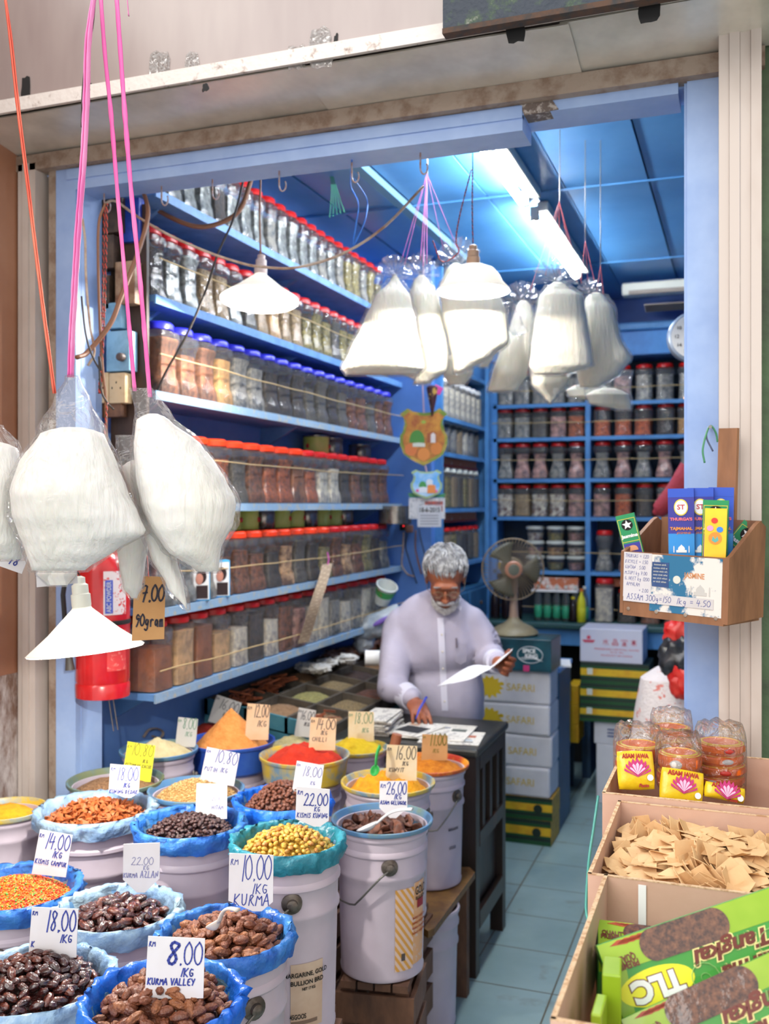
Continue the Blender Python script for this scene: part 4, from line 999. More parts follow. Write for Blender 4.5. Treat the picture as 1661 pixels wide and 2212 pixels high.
q = MB(); q.T = FT; q.lathe([(.042, .05), (.044, .056), (.036, .064), (.028, .064)], 24); q.build('hub_ring', mat('hub_copper', C(176, 122, 96), .4), t, 1)
q = MB(); q.T = FT; q.lathe([(.029, .06), (.027, .068), (.015, .07)], 20); q.build('hub_cap', mat('hub_grey', C(96, 98, 84), .4), t, 1)
# low blue cabinet behind the cartons
t = thing('low_cabinet', 'low blue-grey cabinet behind the white cartons', 'cabinet', (-1.07, 5.1, 0))
MB().rbox((-1.08, 5.12, .40), (.43, .34, .80), .006).build('body', mat('cabinet_greyblue', C(52, 92, 124), .55, C(42, 76, 106), 4), t); MB().rbox((-1.08, 5.12, .812), (.45, .36, .022), .004).build('top', M_BLUED, t)
t = thing('paper_pile', 'small pile of papers on the low blue cabinet', 'papers', (-.92, 5.1, .824)); MB().box((-.93, 5.08, .829), (.2, .2, .01), rot=Matrix.Rotation(.2, 3, 'Z')).build('papers', M_WHITE, t)
t = bx3('grey_tub', 'pale grey box on the counter behind the fan carton', -1.14, -.9, 5.33, 5.53, .55, .75, mat('pale_grey', C(150, 164, 162), .5), None)
MB().box((-1.02, 5.43, .275), (.22, .18, .548)).build('stand', M_CABD, t)
# far stack under the counter
g1 = 'green and yellow crates under the counter'
def far(nm, label, px0, px1, py0, py1, Y, dep, m, group=None, z0=None):
    a = onY(px0, py0, Y); b = onY(px1, py1, Y); zb = b.z if z0 is None else z0
    t = bx3(nm, label, a.x, b.x, Y, Y+dep, zb, a.z, m, group, r=.004); return t, b.x-a.x, a.z-zb
M_CRS = mat('crate_side', C(1, 1, 1))
za = [None]
t, w, h = far('white_carton', 'white carton on the floor beneath the blue-striped one', 1288, 1345, 1606, 1700, 5.5, .24, M_CARW, z0=0)
t, w, h = far('striped_carton', 'white carton with blue stripes under the far crates', 1283, 1345, 1557, 1605, 5.5, .24, M_CARW, z0=h+.0005)
T = face(t, w, .24, h)
b = MB(); b.T = T
for q in range(3): b.box((.02, -.001, .02-q*.018), (.05, .001, .008))
b.build('printed_stripes', mat('print_navy', C(40, 60, 120), .5), t)
zt = t.location.z+h
prev = zt
for i, (a, b_) in enumerate(((1518, 1556), (1475, 1515), (1430, 1472))):
    zz = onY(1300, a, 5.48).z
    t, w, h = far('product_crate', ('lowest', 'middle', 'topmost')[i]+' of three green and yellow crates under the back counter', 1252+i*1, 1406-i*2, a, b_, 5.48, .3, M_BAND_D, g1, z0=prev+.0005); greenbox(t, w, .3, h); prev = prev+.0005+h
    T = face(t, w, .3, h); b = MB(); b.T = T; b.box((-w*.36, -.002, .01), (.03, .001, .035)); b.build('printed_square', M_FIT, t)
t, w, h = far('dates_carton', 'white carton with red Chinese characters on top of crates', 1253, 1388, 1357, 1430, 5.5, .28, mat('carton_lilac', C(206, 206, 222), .6), None, z0=prev+.0005)
T = face(t, w, .28, h); M_RP = mat('red_print', C(206, 70, 96), .6)
b = MB(); b.T = T @ Matrix.Translation((0, -.0012, .022))
# four characters drawn in strokes
def st(x, z, s, L):
    for (x0, z0, x1, z1) in L:
        dx, dz = (x1-x0)*s, (z1-z0)*s; l = math.hypot(dx, dz); b.box((x+(x0+x1)/2*s, 0, z+(z0+z1)/2*s), (l, .0008, .0024), rot=Matrix.Rotation(-math.atan2(dz, dx), 3, 'Y'))
S4 = .036
st(-.028, 0, S4, [(0, -.5, 0, .5), (-.45, .2, -.12, .2), (-.12, .2, -.45, -.4), (.4, .3, .05, .1), (.05, .1, .45, -.45)])
def sqr(x, z, w_, h_): return [(x-w_, z-h_, x+w_, z-h_), (x-w_, z+h_, x+w_, z+h_), (x-w_, z-h_, x-w_, z+h_), (x+w_, z-h_, x+w_, z+h_), (x-w_, z, x+w_, z)]
st(.022, 0, S4, sqr(0, .28, .22, .2)+sqr(-.26, -.25, .18, .2)+sqr(.26, -.25, .18, .2))
st(.072, 0, S4, [(-.45, .4, .45, .4), (-.45, .4, -.45, .2), (.45, .4, .45, .2), (0, .5, 0, .4), (-.3, .1, .3, .1), (-.1, .25, .1, 0)]+sqr(0, -.2, .25, .12)+[(-.4, -.48, .4, -.48), (0, 0, 0, -.48)])
st(.122, 0, S4, [(-.45, .35, .45, .35), (0, .5, 0, -.5), (-.45, -.05, .45, -.05), (0, -.05, -.4, -.4), (0, -.05, .4, -.4)]+sqr(0, .12, .2, .1))
b.build('printed_characters', M_RP, t)
text('PRESERVED CRYSTAL DATES', .014, M_RP, t, T @ Matrix.Translation((.03, -.001, -.018)), 'printed_words', 0, .24)
text('NET WT 10KG', .011, M_RP, t, T @ Matrix.Translation((.03, -.001, -.034)), 'printed_words'); text('PRODUCT OF CHINA', .013, M_RP, t, T @ Matrix.Translation((.03, -.001, -.052)), 'printed_words', 0, .17)
b = MB(); b.T = T @ Matrix.Translation((-w*.36, -.001, .03)); b.lathe([(.011, 0), (.011, .0008)], 14, (0, -.0, .014), ax=RX); b.prism([(-.036, 0), (-.024, -.014), (.024, -.014), (.036, 0)], -.001, 0); b.build('printed_emblem', M_RP, t)
for i in range(3):
    t, w, h = far('yellow_carton', ('lowest', 'middle', 'topmost')[i]+' of three yellow cartons beside the dark crates', 1226, 1250, 1480+(2-i)*42, 1520+(2-i)*42, 5.6, .2, M_BAND_Y, 'yellow cartons beside the dark crates', z0=(onY(1230, 1604, 5.6).z if i == 0 else prev2+.0005)); prev2 = t.location.z+h
t = thing('low_stool', 'dark stool holding the yellow cartons', 'stool', (-1.02, 5.7, 0)); zt = onY(1230, 1604, 5.6).z
MB().box((-1.03, 5.7, zt-.015), (.22, .22, .028)).build('seat', M_CABD, t)
for sx in (-.09, .09):
    for sy in (-.09, .09): MB().box((-1.03+sx, 5.7+sy, (zt-.03)/2), (.03, .03, zt-.03)).build('leg', M_CABD, t)
# sack with carrier bags on top at right
c = onY(1452, 1520, 3.95)
t = thing('woven_sack', 'white woven sack with red print beside the right post', 'sack', (c.x, c.y, 0))
def wob(r, z, a, k): return (r*(1+.06*math.sin(a*3+z*9)+.05*nz((math.cos(a)*2, math.sin(a)*2, z*5))), z)
MB().lathe([(.13, 0), (.16, .05), (.17, .3), (.165, .6), (.15, .85), (.12, .98), (.06, 1.02)], 32, (c.x, c.y, 0), wob=wob).build('sack_body', mat('sack_white', C(214, 206, 206), .7, C(206, 120, 110), 16, .6, .63, bump=.5, bs=90), t, 1)
for i, (px, py, r, m_, lab) in enumerate(((1470, 1370, .06, mat('red_bag', C(214, 36, 34), .35, C(236, 90, 80), 14, transl=.25), 'crumpled red carrier bag on top of the sack'), (1468, 1420, .075, mat('black_bag', C(30, 32, 36), .3, C(60, 62, 70), 14), 'black plastic bag between the red bags on the sack'), (1488, 1468, .07, mat('red_bag', C(1, 1, 1)), 'lower red carrier bag hanging beside the sack'))):
    p = onY(px, py, 3.78-.02*i)
    fnn = lambda v: 1+.28*nz((v.x*2.2+i*7, v.y*2.2, v.z*2.2))+.1*nz((v.x*6, v.y*6, v.z*6+i))
    t = thing('carrier_bag', lab, 'plastic bag', p)
    b = MB(); b.ball(p, (r, r*.8, r*1.15), 28, 20, fn=fnn); b.build('bag_body', m_, t, 1)
    b = MB()
    for s_ in (-1, 1):
        P = [p+Vector((s_*r*.5*math.cos(a)*.7+s_*.01, 0, r*.85+.05*math.sin(a))) for a in [PI*k/10 for k in range(11)]]; b.tube(P, .006, 6, flat=.4)
    b.build('handle', m_, t, 1)

# ---------------------------------------------------------------- desk
DX0, DX1, DY0, DY1, DZ = -1.395, -.868, 3.315, 3.77, .80
t = thing('wooden_desk', 'dark stained wooden desk with panelled side in front of the man', 'desk', ((DX0+DX1)/2, (DY0+DY1)/2, 0))
MB().rbox(((DX0+DX1)/2-.005, (DY0+DY1)/2, DZ-.015), (DX1-DX0+.03, DY1-DY0+.03, .03), .01).build('desktop', mat('desk_black_top', C(44, 46, 44), .35, C(60, 58, 52), 6), t)
MB().box(((DX0+DX1)/2, (DY0+DY1)/2, .47), (DX1-DX0-.05, DY1-DY0-.05, .62)).build('carcass', M_BWOOD, t)
for sx in (DX0+.025, DX1-.025):
    for sy in (DY0+.025, DY1-.025): MB().box((sx, sy, .385), (.05, .05, .77), taper=1).build('leg', M_BWOOD, t)
M_BW2 = mat('worn_black_wood', C(54, 42, 36), .4, C(84, 50, 36), 9, .55, .7, stretch=(1, 1, .2))
for (z, h) in ((.74, .05), (.47, .05), (.185, .06)): MB().box((DX1-.008, (DY0+DY1)/2, z), (.02, DY1-DY0-.1, h)).build('side_rail', M_BW2, t)
for y in (DY0+.12, (DY0+DY1)/2, DY1-.12): MB().box((DX1-.010, y, .605), (.016, .035, .22)).build('side_stile', M_BW2, t)
for (z, h) in ((.74, .05), (.5, .04), (.185, .06)): MB().box(((DX0+DX1)/2, DY0+.008, z), (DX1-DX0-.1, .02, h)).build('front_rail', M_BW2, t)
# newspapers
M_NEWS = mat('newspaper', C(214, 210, 202), .8, C(176, 172, 168), 50, .52, .6, stretch=(1, .35, 1))
def sheet(cx, cy, z, w, d, rz, nm, label, h=.006, pics=()):
    t = thing(nm, label, 'newspaper', (cx, cy, z), rz, 'newspapers on the dark desk')
    T = chain(t); b = MB(); b.T = T; b.rbox((0, 0, h/2), (w, d, h), .002); b.build('pages', M_NEWS, t)
    for (x, y, a, c, col) in pics:
        b = MB(); b.T = T; b.box((x, y, h+.0006), (a, c, .0008)); b.build('printed_picture', mat('news_%d' % sum(col), C(*col), .7), t)
    return t
sheet(-.99, 3.44, DZ, .22, .2, .12, 'newspaper', 'newspaper under the others at the desk corner', .004, [(.05, .02, .07, .03, (170, 96, 70)), (.04, -.04, .08, .008, (150, 176, 200)), (.045, -.065, .08, .012, (90, 92, 96))])
sheet(-1.055, 3.49, DZ+.0045, .24, .25, .05, 'newspaper', 'open newspaper with small photo near the desk corner', .005, [(.07, .03, .055, .035, (84, 90, 84)), (-.02, .06, .1, .01, (110, 120, 150)), (.03, -.06, .12, .01, (190, 186, 180))])
sheet(-1.145, 3.47, DZ+.010, .15, .20, -.25, 'newspaper', 'folded newspaper with a dark photo beside the writing hand', .005, [(0, -.01, .1, .09, (26, 28, 32)), (-.035, .06, .04, .02, (190, 150, 120))])
for i in range(7):
    t = sheet(-1.275+R.uniform(-.006, .006), 3.47+R.uniform(-.01, .01), DZ+.0006+i*.0088, .11, .22, .1+R.uniform(-.1, .1), 'folded_newspaper', ('lowest', 'second', 'third', 'fourth', 'fifth', 'sixth', 'topmost')[i]+' folded newspaper in the pile beside the spice tray', .008)
# ---------------------------------------------------------------- spice tray
M_TRAYW = mat('tray_grey_wood', C(84, 74, 62), .7, C(60, 52, 44), 16, stretch=(1, 1, 1))
TX0, TX1, TY0, TY1 = -1.93, -1.41, 3.29, 4.90
def trz(x): return .885-(x-TX0)/(TX1-TX0)*.075
t = thing('spice_tray', 'low blue-sided wooden tray divided into cells of spices', 'tray', ((TX0+TX1)/2, (TY0+TY1)/2, 0))
b = MB(); b.prism([(TX0, 0), (TX1, 0), (TX1, trz(TX1)-.03), (TX0, trz(TX0)-.03)], TY0, TY1); b.build('box_body', M_TEAL, t)
nx, ny = 3, 6
def wallbar(x0, y0, x1, y1, m, h=.06, w=.014):
    q = MB(); vs = []
    for (x, y) in ((x0, y0), (x1, y1)):
        px_, py_ = (w/2, 0) if x0 == x1 else (0, w/2)
        for s_ in (-1, 1):
            vs += [(x+s_*px_, y+s_*py_, trz(x)-.035), (x+s_*px_, y+s_*py_, trz(x)-.035+h)]
    q.add(vs, [(0, 1, 5, 4), (2, 6, 7, 3), (1, 3, 7, 5), (0, 4, 6, 2), (0, 2, 3, 1), (4, 5, 7, 6)]); return q.build('divider', m, t)
for i in range(nx+1):
    x = TX0+.007+(TX1-TX0-.014)*i/nx; wallbar(x, TY0, x, TY1, M_TRAYW)
for j in range(ny+1):
    y = TY0+.007+(TY1-TY0-.014)*j/ny; wallbar(TX0, y, TX1, y, M_TEAL if j == 0 else M_TRAYW)
def tray_heap(i, j, m, nm, label, hh=.028, kind='stuff'):
    x0 = TX0+(TX1-TX0)*i/nx+.016; x1 = TX0+(TX1-TX0)*(i+1)/nx-.016; y0 = TY0+(TY1-TY0)*j/ny+.016; y1 = TY0+(TY1-TY0)*(j+1)/ny-.016
    n = 14; vs = []
    for a in range(n+1):
        for c in range(n+1):
            u, v = a/n, c/n; x = x0+(x1-x0)*u; y = y0+(y1-y0)*v
            vs.append((x, y, trz(x)-.004+hh*math.sin(PI*u)**.7*math.sin(PI*v)**.7*(1+.3*nz((x*20, y*20, 1)))+.002*nz((x*90, y*90, 4))))
    k = len(vs); vs += [(x0, y0, trz(x0)-.0295), (x0, y1, trz(x0)-.0295), (x1, y1, trz(x1)-.0295), (x1, y0, trz(x1)-.0295)]
    fs = [(a*(n+1)+c, (a+1)*(n+1)+c, (a+1)*(n+1)+c+1, a*(n+1)+c+1) for a in range(n) for c in range(n)]+[(k, k+1, k+2, k+3)]
    o = MB().add(vs, fs).build(nm, m, smooth=2); settle(o, ((x0+x1)/2, (y0+y1)/2, trz((x0+x1)/2)-.028)); tag(o, label, 'spice', 'spice heaps in the tray', kind)
    return (x0, x1, y0, y1)
M_BR1 = mat('powder_brown', C(150, 116, 84), .9, C(126, 94, 66), 60, bump=.8, bs=120); M_FEN = mat('fennel_green', C(168, 160, 98), .8, C(126, 118, 70), 130, .4, .6, bump=1, bs=200)
M_CLV = mat('clove_dark', C(70, 46, 36), .8, C(44, 28, 24), 90, .4, .6, bump=1, bs=120); M_STAR = mat('star_brown', C(96, 54, 36), .8, C(56, 34, 26), 60, bump=1, bs=80); M_CUM = mat('cumin', C(150, 128, 90), .8, C(110, 92, 62), 150, .4, .6, bump=1, bs=200)
heaps = [(1, 0, M_BR1, 'brown coriander heap in the nearest middle tray cell'), (2, 0, M_BR1, 'reddish brown spice heap in the tray cell nearest the desk'), (2, 1, M_CUM, 'tan seed heap in the tray by the desk side'), (1, 1, M_FEN, 'green fennel seed heap in the tray centre'),
         (1, 2, M_CUM, 'brown seed heap behind the green fennel'), (2, 2, M_STAR, 'dark spice heap right of the brown seeds'), (1, 3, M_CLV, 'clove heap in the fourth row of the tray'), (2, 3, M_CLV, 'dark clove heap beside the man'), (0, 2, M_BR1, 'brown powder heap against the wall in tray'), (1, 4, M_BR1, 'pale brown heap near the far tray end'), (0, 4, M_STAR, 'dark heap in the far wall-side cell')]
for i, j, m_, lab in heaps: tray_heap(i, j, m_, 'spice_heap', lab)
M_CIN = mat('cinnamon', C(170, 92, 56), .75, C(120, 62, 40), 30, bump=.5, bs=60, stretch=(.3, 1, 1))
protos = []
def scroll():
    vs = []; n = 12
    for k in range(2):
        for i in range(n+1):
            a = 5.0*i/n; r = .0055-.0022*i/n; vs.append((-.045 if k == 0 else .045, r*math.cos(a), r*math.sin(a)))
        for i in range(n, -1, -1):
            a = 5.0*i/n; r = .0042-.0022*i/n; vs.append((-.045 if k == 0 else .045, r*math.cos(a), r*math.sin(a)))
    m_ = 2*(n+1); return vs, [(i, (i+1) % m_, m_+(i+1) % m_, m_+i) for i in range(m_)]+[tuple(reversed(range(m_))), tuple(range(m_, 2*m_))]
for (i, j, cnt, lab) in ((0, 0, 22, 'cinnamon stick lying loose in the tray cell nearest the wall corner'), (0, 1, 26, 'cinnamon stick in the second wall-side tray cell'), (2, 0, 8, 'pale bark stick in the tray cell nearest the desk')):
    x0, x1, y0, y1 = (TX0+(TX1-TX0)*i/nx+.05, TX0+(TX1-TX0)*(i+1)/nx-.05, TY0+(TY1-TY0)*j/ny+.05, TY0+(TY1-TY0)*(j+1)/ny-.05)
    pr = None
    for q in range(cnt):
        x = R.uniform(x0, x1); y = R.uniform(y0, y1)
        loc = (x, y, trz(x)-.006+q*.0022+(.02 if j == 0 and i == 2 else 0)); rot = (R.uniform(0, 6), R.uniform(-.3, .3), R.uniform(0, PI))
        if pr is None:
            v, f = scroll(); pr = MB().add(v, f).build('cinnamon_stick', M_CIN); o = pr
        else: o = pr.copy(); COL.objects.link(o)
        o.location = loc; o.rotation_euler = rot; tag(o, lab, 'cinnamon', 'cinnamon sticks, '+lab[-20:])
# upright stick, film-wrapped bundles, rolled paper, folded bag beyond
t = thing('plastic_packet', 'long clear packets of brown spice at the far end of tray', 'packet', (-1.78, 4.55, .87))
for q in range(3):
    b = MB(); b.ball((-1.83+.05*q, 4.45+.15*q, .925+.01*q), (.07, .17, .03), 24, 14, rot=Matrix.Rotation(.3*q-.3, 3, 'Z'), fn=lambda v: 1+.2*nz((v.x*3+q, v.y*3, v.z*3))); b.build('packet_body', mat('packet_spice', C(120, 78, 62), .2, C(160, 130, 122), 18, .45, .6, bump=.8, bs=24, coat=.6), t, 1)
t = thing('crumpled_bag', 'torn white plastic bag lying on the tray under shelf', 'plastic bag', (-1.80, 4.1, .87))
b = MB()
for q in range(5):
    b.ball((-1.84+.035*q, 4.03+.035*q*(-1)**q, .918+.006*q), (.055, .05, .022), 20, 12, rot=Matrix.Rotation(q, 3, 'Z'), fn=lambda v: 1+.55*nz((v.x*3.1+q*3, v.y*3.1, v.z*3)))
b.build('bag_sheet', mat('white_film', C(214, 212, 208), .25, C(180, 178, 176), 20, bump=1, bs=18, coat=.5), t, 1)
p = W(815, 1421, 4.35); t = thing('paper_roll', 'white paper roll on the tray beside the man', 'roll', p); dr_ = Vector((CS, SN, 0)).cross(Vector((0, 0, 1)))
MB().tube([p-Vector((CS, SN, 0))*.055, p-Vector((CS, SN, 0))*.053, p+Vector((CS, SN, 0))*.08], [.028, .033, .033], 24).build('roll', M_WHITE, t, 1)
t = thing('shopping_bag', 'folded grey-blue plastic bag with purple print by the wall end', 'plastic bag', W(830, 1330, 4.8))
def cr(v): return 1+.32*nz((v.x*2.4, v.y*2.4, v.z*2.4))
b = MB(); b.ball(W(825, 1345, 4.75), (.15, .07, .055), 34, 22, rot=Matrix.Rotation(YAW, 3, 'Z') @ Matrix.Rotation(-.45, 3, 'Y'), fn=cr); b.ball(W(785, 1385, 4.78), (.05, .05, .06), 24, 16, fn=cr)
b.build('bag_sheet', mat('bag_bluegrey', C(150, 162, 176), .35, C(190, 196, 200), 14, bump=1, bs=12), t, 2)
b = MB(); b.ball(W(825, 1341, 4.66), (.05, .006, .012), 16, 8, rot=Matrix.Rotation(YAW, 3, 'Z') @ Matrix.Rotation(-.5, 3, 'Y')); b.build('purple_print', mat('print_purple', C(120, 90, 180), .5), t, 1)
t = thing('paper_cup_tub', 'tilted white tub with green and red print near the wall end', 'tub', W(830, 1280, 4.85))
b = MB(); b.T = Matrix.Translation(W(830, 1284, 4.8)) @ Matrix.Rotation(.45, 4, 'Y') @ Matrix.Rotation(.35, 4, 'X')
b.lathe([(.035, -.05), (.052, .05), (.055, .055), (.05, .056), (.049, .05), (.033, -.045)], 24); b.build('tub_body', mat('tub_white', C(220, 224, 220), .4), t, 1)
q = MB(); q.T = b.T; q.lathe([(.0445, -.0), (.0525, .04)], 24, cap0=False, cap1=False); q.build('green_print', mat('tub_green', C(60, 160, 80), .4, C(214, 60, 60), 22, .58, .62), t, 1)

# ---------------------------------------------------------------- the man
def remesh(b, vox, name, mats, parent, sm=2, disp=None):
    o = b.build(name, mats, parent)
    md = o.modifiers.new('r', 'REMESH'); md.mode = 'VOXEL'; md.voxel_size = vox; md.use_smooth_shade = True
    s2 = o.modifiers.new('s', 'SMOOTH'); s2.iterations = sm; s2.factor = .5
    dg = bpy.context.evaluated_depsgraph_get(); dg.update()
    me = bpy.data.meshes.new_from_object(o.evaluated_get(dg)); old = o.data
    o.modifiers.clear(); o.data = me; me.name = name
    me.materials.clear()
    for m_ in (mats if isinstance(mats, (list, tuple)) else [mats]): me.materials.append(m_)
    if disp:
        for v in me.vertices: v.co = v.co+disp(v.co, v.normal)
    me.polygons.foreach_set('use_smooth', [True]*len(me.polygons)); me.update()
    return o
def limb(b, pts, rs, n=14, steps=10):
    P = [Vector(p) for p in pts]
    for i in range(len(P)-1):
        Q = [P[i].lerp(P[i+1], k/steps) for k in range(steps+1)]
        b.tube(Q, [rs[i]+(rs[i+1]-rs[i])*k/steps for k in range(steps+1)], n)
    for p, r in zip(P, rs): b.ball(p, r*.995, n, 10)
M_SKIN = mat('brown_skin', C(158, 92, 62), .5, C(134, 72, 48), 14, .4, .7, sss=.08, bump=.12, bs=60)
hip = W(957, 1600, 4.26); hip.z = .86
man = thing('person', 'grey-haired man in pale lilac shirt reading a paper while writing at desk', 'person', (hip.x, hip.y, 0))
fwd = Vector((SN*.95-.0, -CS, 0)).normalized(); rgt = Vector((CS, SN, 0))      # towards the doorway, and to the photo's right
def at(px, py, d): return W(px, py, d)
shL, shR = at(866, 1350, 4.17), at(1014, 1346, 4.14)     # shoulders (photo left / right)
chest = at(942, 1375, 4.16); belly = at(955, 1500, 4.20); neck = at(952, 1318, 4.12); nape = at(958, 1285, 4.13)
elL, haL = at(848, 1482, 4.02), at(893, 1512, 3.86)
elR, haR = at(1056, 1424, 4.12), at(1078, 1432, 3.88)
head = at(962, 1246, 4.03)
# head axes: looking down and a little to the photo's left
lookd = (fwd*.80+Vector((0, 0, -.56))+rgt*-.03).normalized(); upd = (Vector((0, 0, 1))+lookd*.56*1.0).normalized(); upd = (upd-lookd*upd.dot(lookd)).normalized(); sid = upd.cross(lookd)
HM = Matrix(((sid.x, -lookd.x, upd.x, head.x), (sid.y, -lookd.y, upd.y, head.y), (sid.z, -lookd.z, upd.z, head.z), (0, 0, 0, 1)))   # x: photo right, -y: face, z: crown
b = MB(); k = 1.0
def hb(c, r, **kw): b.ball(HM @ Vector(c), r, rot=HM.to_3x3(), **kw)
hb((0, .012, .03), (.078, .098, .088), n=32, m=22)          # skull
hb((0, -.03, -.035), (.062, .062, .075), n=28, m=20)        # face
hb((0, -.055, -.088), (.034, .032, .026), n=20, m=14)       # chin
hb((.0, -.02, -.07), (.058, .06, .04), n=20, m=14)          # jaw
hb((0, -.085, .02), (.052, .018, .014), n=20, m=10)         # brow
hb((0, -.099, -.022), (.0105, .014, .027), n=14, m=10)      # nose bridge
hb((0, -.11, -.040), (.0135, .013, .0105), n=14, m=10); hb((.012, -.101, -.043), (.008, .009, .007)); hb((-.012, -.101, -.043), (.008, .009, .007))
hb((.04, -.070, -.028), (.02, .018, .02)); hb((-.04, -.070, -.028), (.02, .018, .02))    # cheeks
hb((0, -.088, -.068), (.022, .009, .0045)); hb((0, -.086, -.078), (.019, .009, .005))    # lips
for s_ in (-1, 1):
    hb((s_*.077, .005, -.01), (.008, .02, .031)); hb((s_*.082, .012, .0), (.006, .014, .02)); hb((s_*.03, -.085, -.001), (.015, .008, .009))
limb(b, [HM @ Vector((0, .035, -.04)), nape+Vector((0, 0, -.02)), neck+Vector((0, 0, -.05)), chest], [.056, .056, .06, .09])
# trunk, hips, legs inside the clothes
b.ball(chest, (.15, .09, .17), 24, 16, rot=Matrix.Rotation(YAW, 3, 'Z')); b.ball(belly, (.15, .11, .19), 24, 16, rot=Matrix.Rotation(YAW, 3, 'Z')); b.ball(hip, (.15, .11, .14), 24, 16, rot=Matrix.Rotation(YAW, 3, 'Z'))
for s_ in (-1, 1):
    a = hip+rgt*.085*s_; kn = Vector((a.x, a.y, .47))+fwd*.03; an = Vector((kn.x, kn.y, .09))-fwd*.03
    limb(b, [a, kn, an], [.078, .055, .038]); b.rbox(an+fwd*.06-Vector((0, 0, .05)), (.085, .24, .07), .03, rot=Matrix.Rotation(YAW, 3, 'Z'))
for sh, el, ha in ((shL, elL, haL), (shR, elR, haR)):
    limb(b, [sh, el, ha], [.045, .036, .026], 12)
# hands: palm and five fingers each
def hand(w, d, up, side, fl, curls, thumb, L=.185):
    """w wrist, d pointing direction, up back of the hand, side towards the thumb"""
    d = d.normalized(); up = (up-d*up.dot(d)).normalized(); side = d.cross(up)*(1 if d.cross(up).dot(side) > 0 else -1)
    M3 = Matrix((side, d, up)).transposed()
    pc = w+d*.05
    b.ball(w+d*.0, (.026, .026, .019), 14, 10, rot=M3); b.ball(pc, (.040, .05, .0145), 18, 12, rot=M3); b.ball(w+d*.075+side*.006, (.037, .022, .012), 16, 10, rot=M3)
    for i in range(4):
        o0 = side*(.030-.0195*i); base = w+d*(.086-.004*abs(i-1.2))+o0
        ln = (.072, .08, .075, .06)[i]; r = (.0088, .009, .0086, .0076)[i]
        dir_ = (d+side*(.10-.07*i)).normalized(); p = [base-d*.02, base]; ang = 0
        for seg, fr in enumerate((.46, .31, .24)):
            ang += curls[i]*(.5, 1.0, .8)[seg]; v = dir_*math.cos(ang)-up*math.sin(ang); p.append(p[-1]+v*ln*fr)
        limb(b, p, [r*1.05, r*1.08, r, r*.95, r*.82], 8, 4)
    tb = w+d*.03+side*.03; p = [w+d*.018+side*.012, tb]; 
    v = (side*thumb[0]+d*thumb[1]-up*thumb[2]).normalized(); p.append(tb+v*.036); v = (side*thumb[3]+d*thumb[4]-up*thumb[5]).normalized(); p.append(p[-1]+v*.03)
    limb(b, p, [.014, .0125, .0105, .0085], 8, 4)
# writing hand: reaches down onto the newspaper, fingers spread
dL = (at(925, 1545, 3.66)-haL); hand(haL, Vector((dL.x, dL.y, -.07)), Vector((0, 0, 1))+fwd*.1, rgt, None, (.42, .36, .42, .5), (.3, .9, .5, -.1, .9, .5))
# holding hand: fingers curl under the sheet, thumb on top
hand(haR, (rgt*.35+fwd*.8+Vector((0, 0, -.05))), Vector((0, 0, -.4))+rgt*1.0, Vector((0, 0, 1)), None, (.62, .7, .72, .78), (.9, .7, .25, .0, 1, .4))
body = remesh(b, .0042, 'body', M_SKIN, man, 3)
# shirt
M_SHIRT = mat('lilac_shirt', C(178, 172, 190), .75, C(168, 162, 180), 5, .4, .7, bump=.5, bs=11)
b = MB(); RZ = Matrix.Rotation(YAW, 3, 'Z')
b.ball(at(942, 1352, 4.16), (.165, .105, .112), 32, 20, rot=RZ); b.ball(chest, (.195, .13, .20), 32, 20, rot=RZ); b.ball(belly, (.188, .155, .22), 32, 20, rot=RZ)
b.tube([belly, hip+Vector((0, 0, -.02)), hip+Vector((0, 0, -.13))], [.17, .178, .18], 32, flat=.85)
limb(b, [neck+Vector((0, 0, -.04)), shL+Vector((0, 0, -.01))], [.070, .058], 16); limb(b, [neck+Vector((0, 0, -.04)), shR+Vector((0, 0, -.01))], [.070, .058], 16)
limb(b, [shL, shL.lerp(elL, .5)-rgt*.012, elL, elL.lerp(haL, .86)], [.070, .066, .060, .046], 18)
limb(b, [shR, shR.lerp(elR, .5)+rgt*.012, elR, elR.lerp(haR, .80)], [.068, .062, .056, .045], 18)
IM = chain(man)
def wr(co, no):
    p = IM @ co
    a = nz((p.x*7, p.y*7, p.z*3.2))+.5*nz((p.x*15+3, p.y*15, p.z*7)); 
    f = .014
    for e in (elL, elR):
        dd = (p-e).length
        if dd < .16: f += .022*(1-dd/.16)
    s_ = math.sin(p.z*30+p.x*26+3*nz(p, 5)); 
    return no*(a*f+.0030*s_)
shirt = remesh(b, .009, 'shirt', M_SHIRT, man, 4, wr)
MS2 = mat('shirt_trim', C(210, 208, 224), .7)
# button band, buttons, collar, pocket, pen: laid on the shirt surface
dg = bpy.context.evaluated_depsgraph_get(); dg.update()
def onshirt(px, py, lift=.002):
    o_ = IM.inverted() @ Vector((0, 0, CAM_H)); tgt = IM.inverted() @ W(px, py, 4.0); dd = (tgt-o_).normalized()
    ok, loc, nor, _ = shirt.ray_cast(o_, dd)
    return (IM @ loc)+nor*lift if ok else None
pts = [onshirt(951+10*(k/24), 1335+200*k/24, .0015) for k in range(25)]; pts = [p for p in pts if p]
ribbon(pts, rgt*.026, 'button_band', MS2, .002, man)
for k in range(1, 6):
    p = onshirt(952+9*(k/5.5), 1335+36*k, .005)
    if p: MB().ball(p, (.0045, .002, .0045), 10, 6, rot=RZ).build('button', mat('button_cream', C(214, 206, 196), .4), man, 1)
def patch(pl, nm, m_, th=.002, lift=.003):
    P = [onshirt(x, y, lift) for x, y in pl]
    if any(p is None for p in P): return
    n = len(P); vs = P+[p-fwd*-th*-1 for p in P]; vs = P+[p-fwd*th for p in P]
    MB().add(vs, [tuple(range(n)), tuple(reversed(range(n, 2*n)))]+[(i, (i+1) % n, n+(i+1) % n, n+i) for i in range(n)]).build(nm, m_, man)
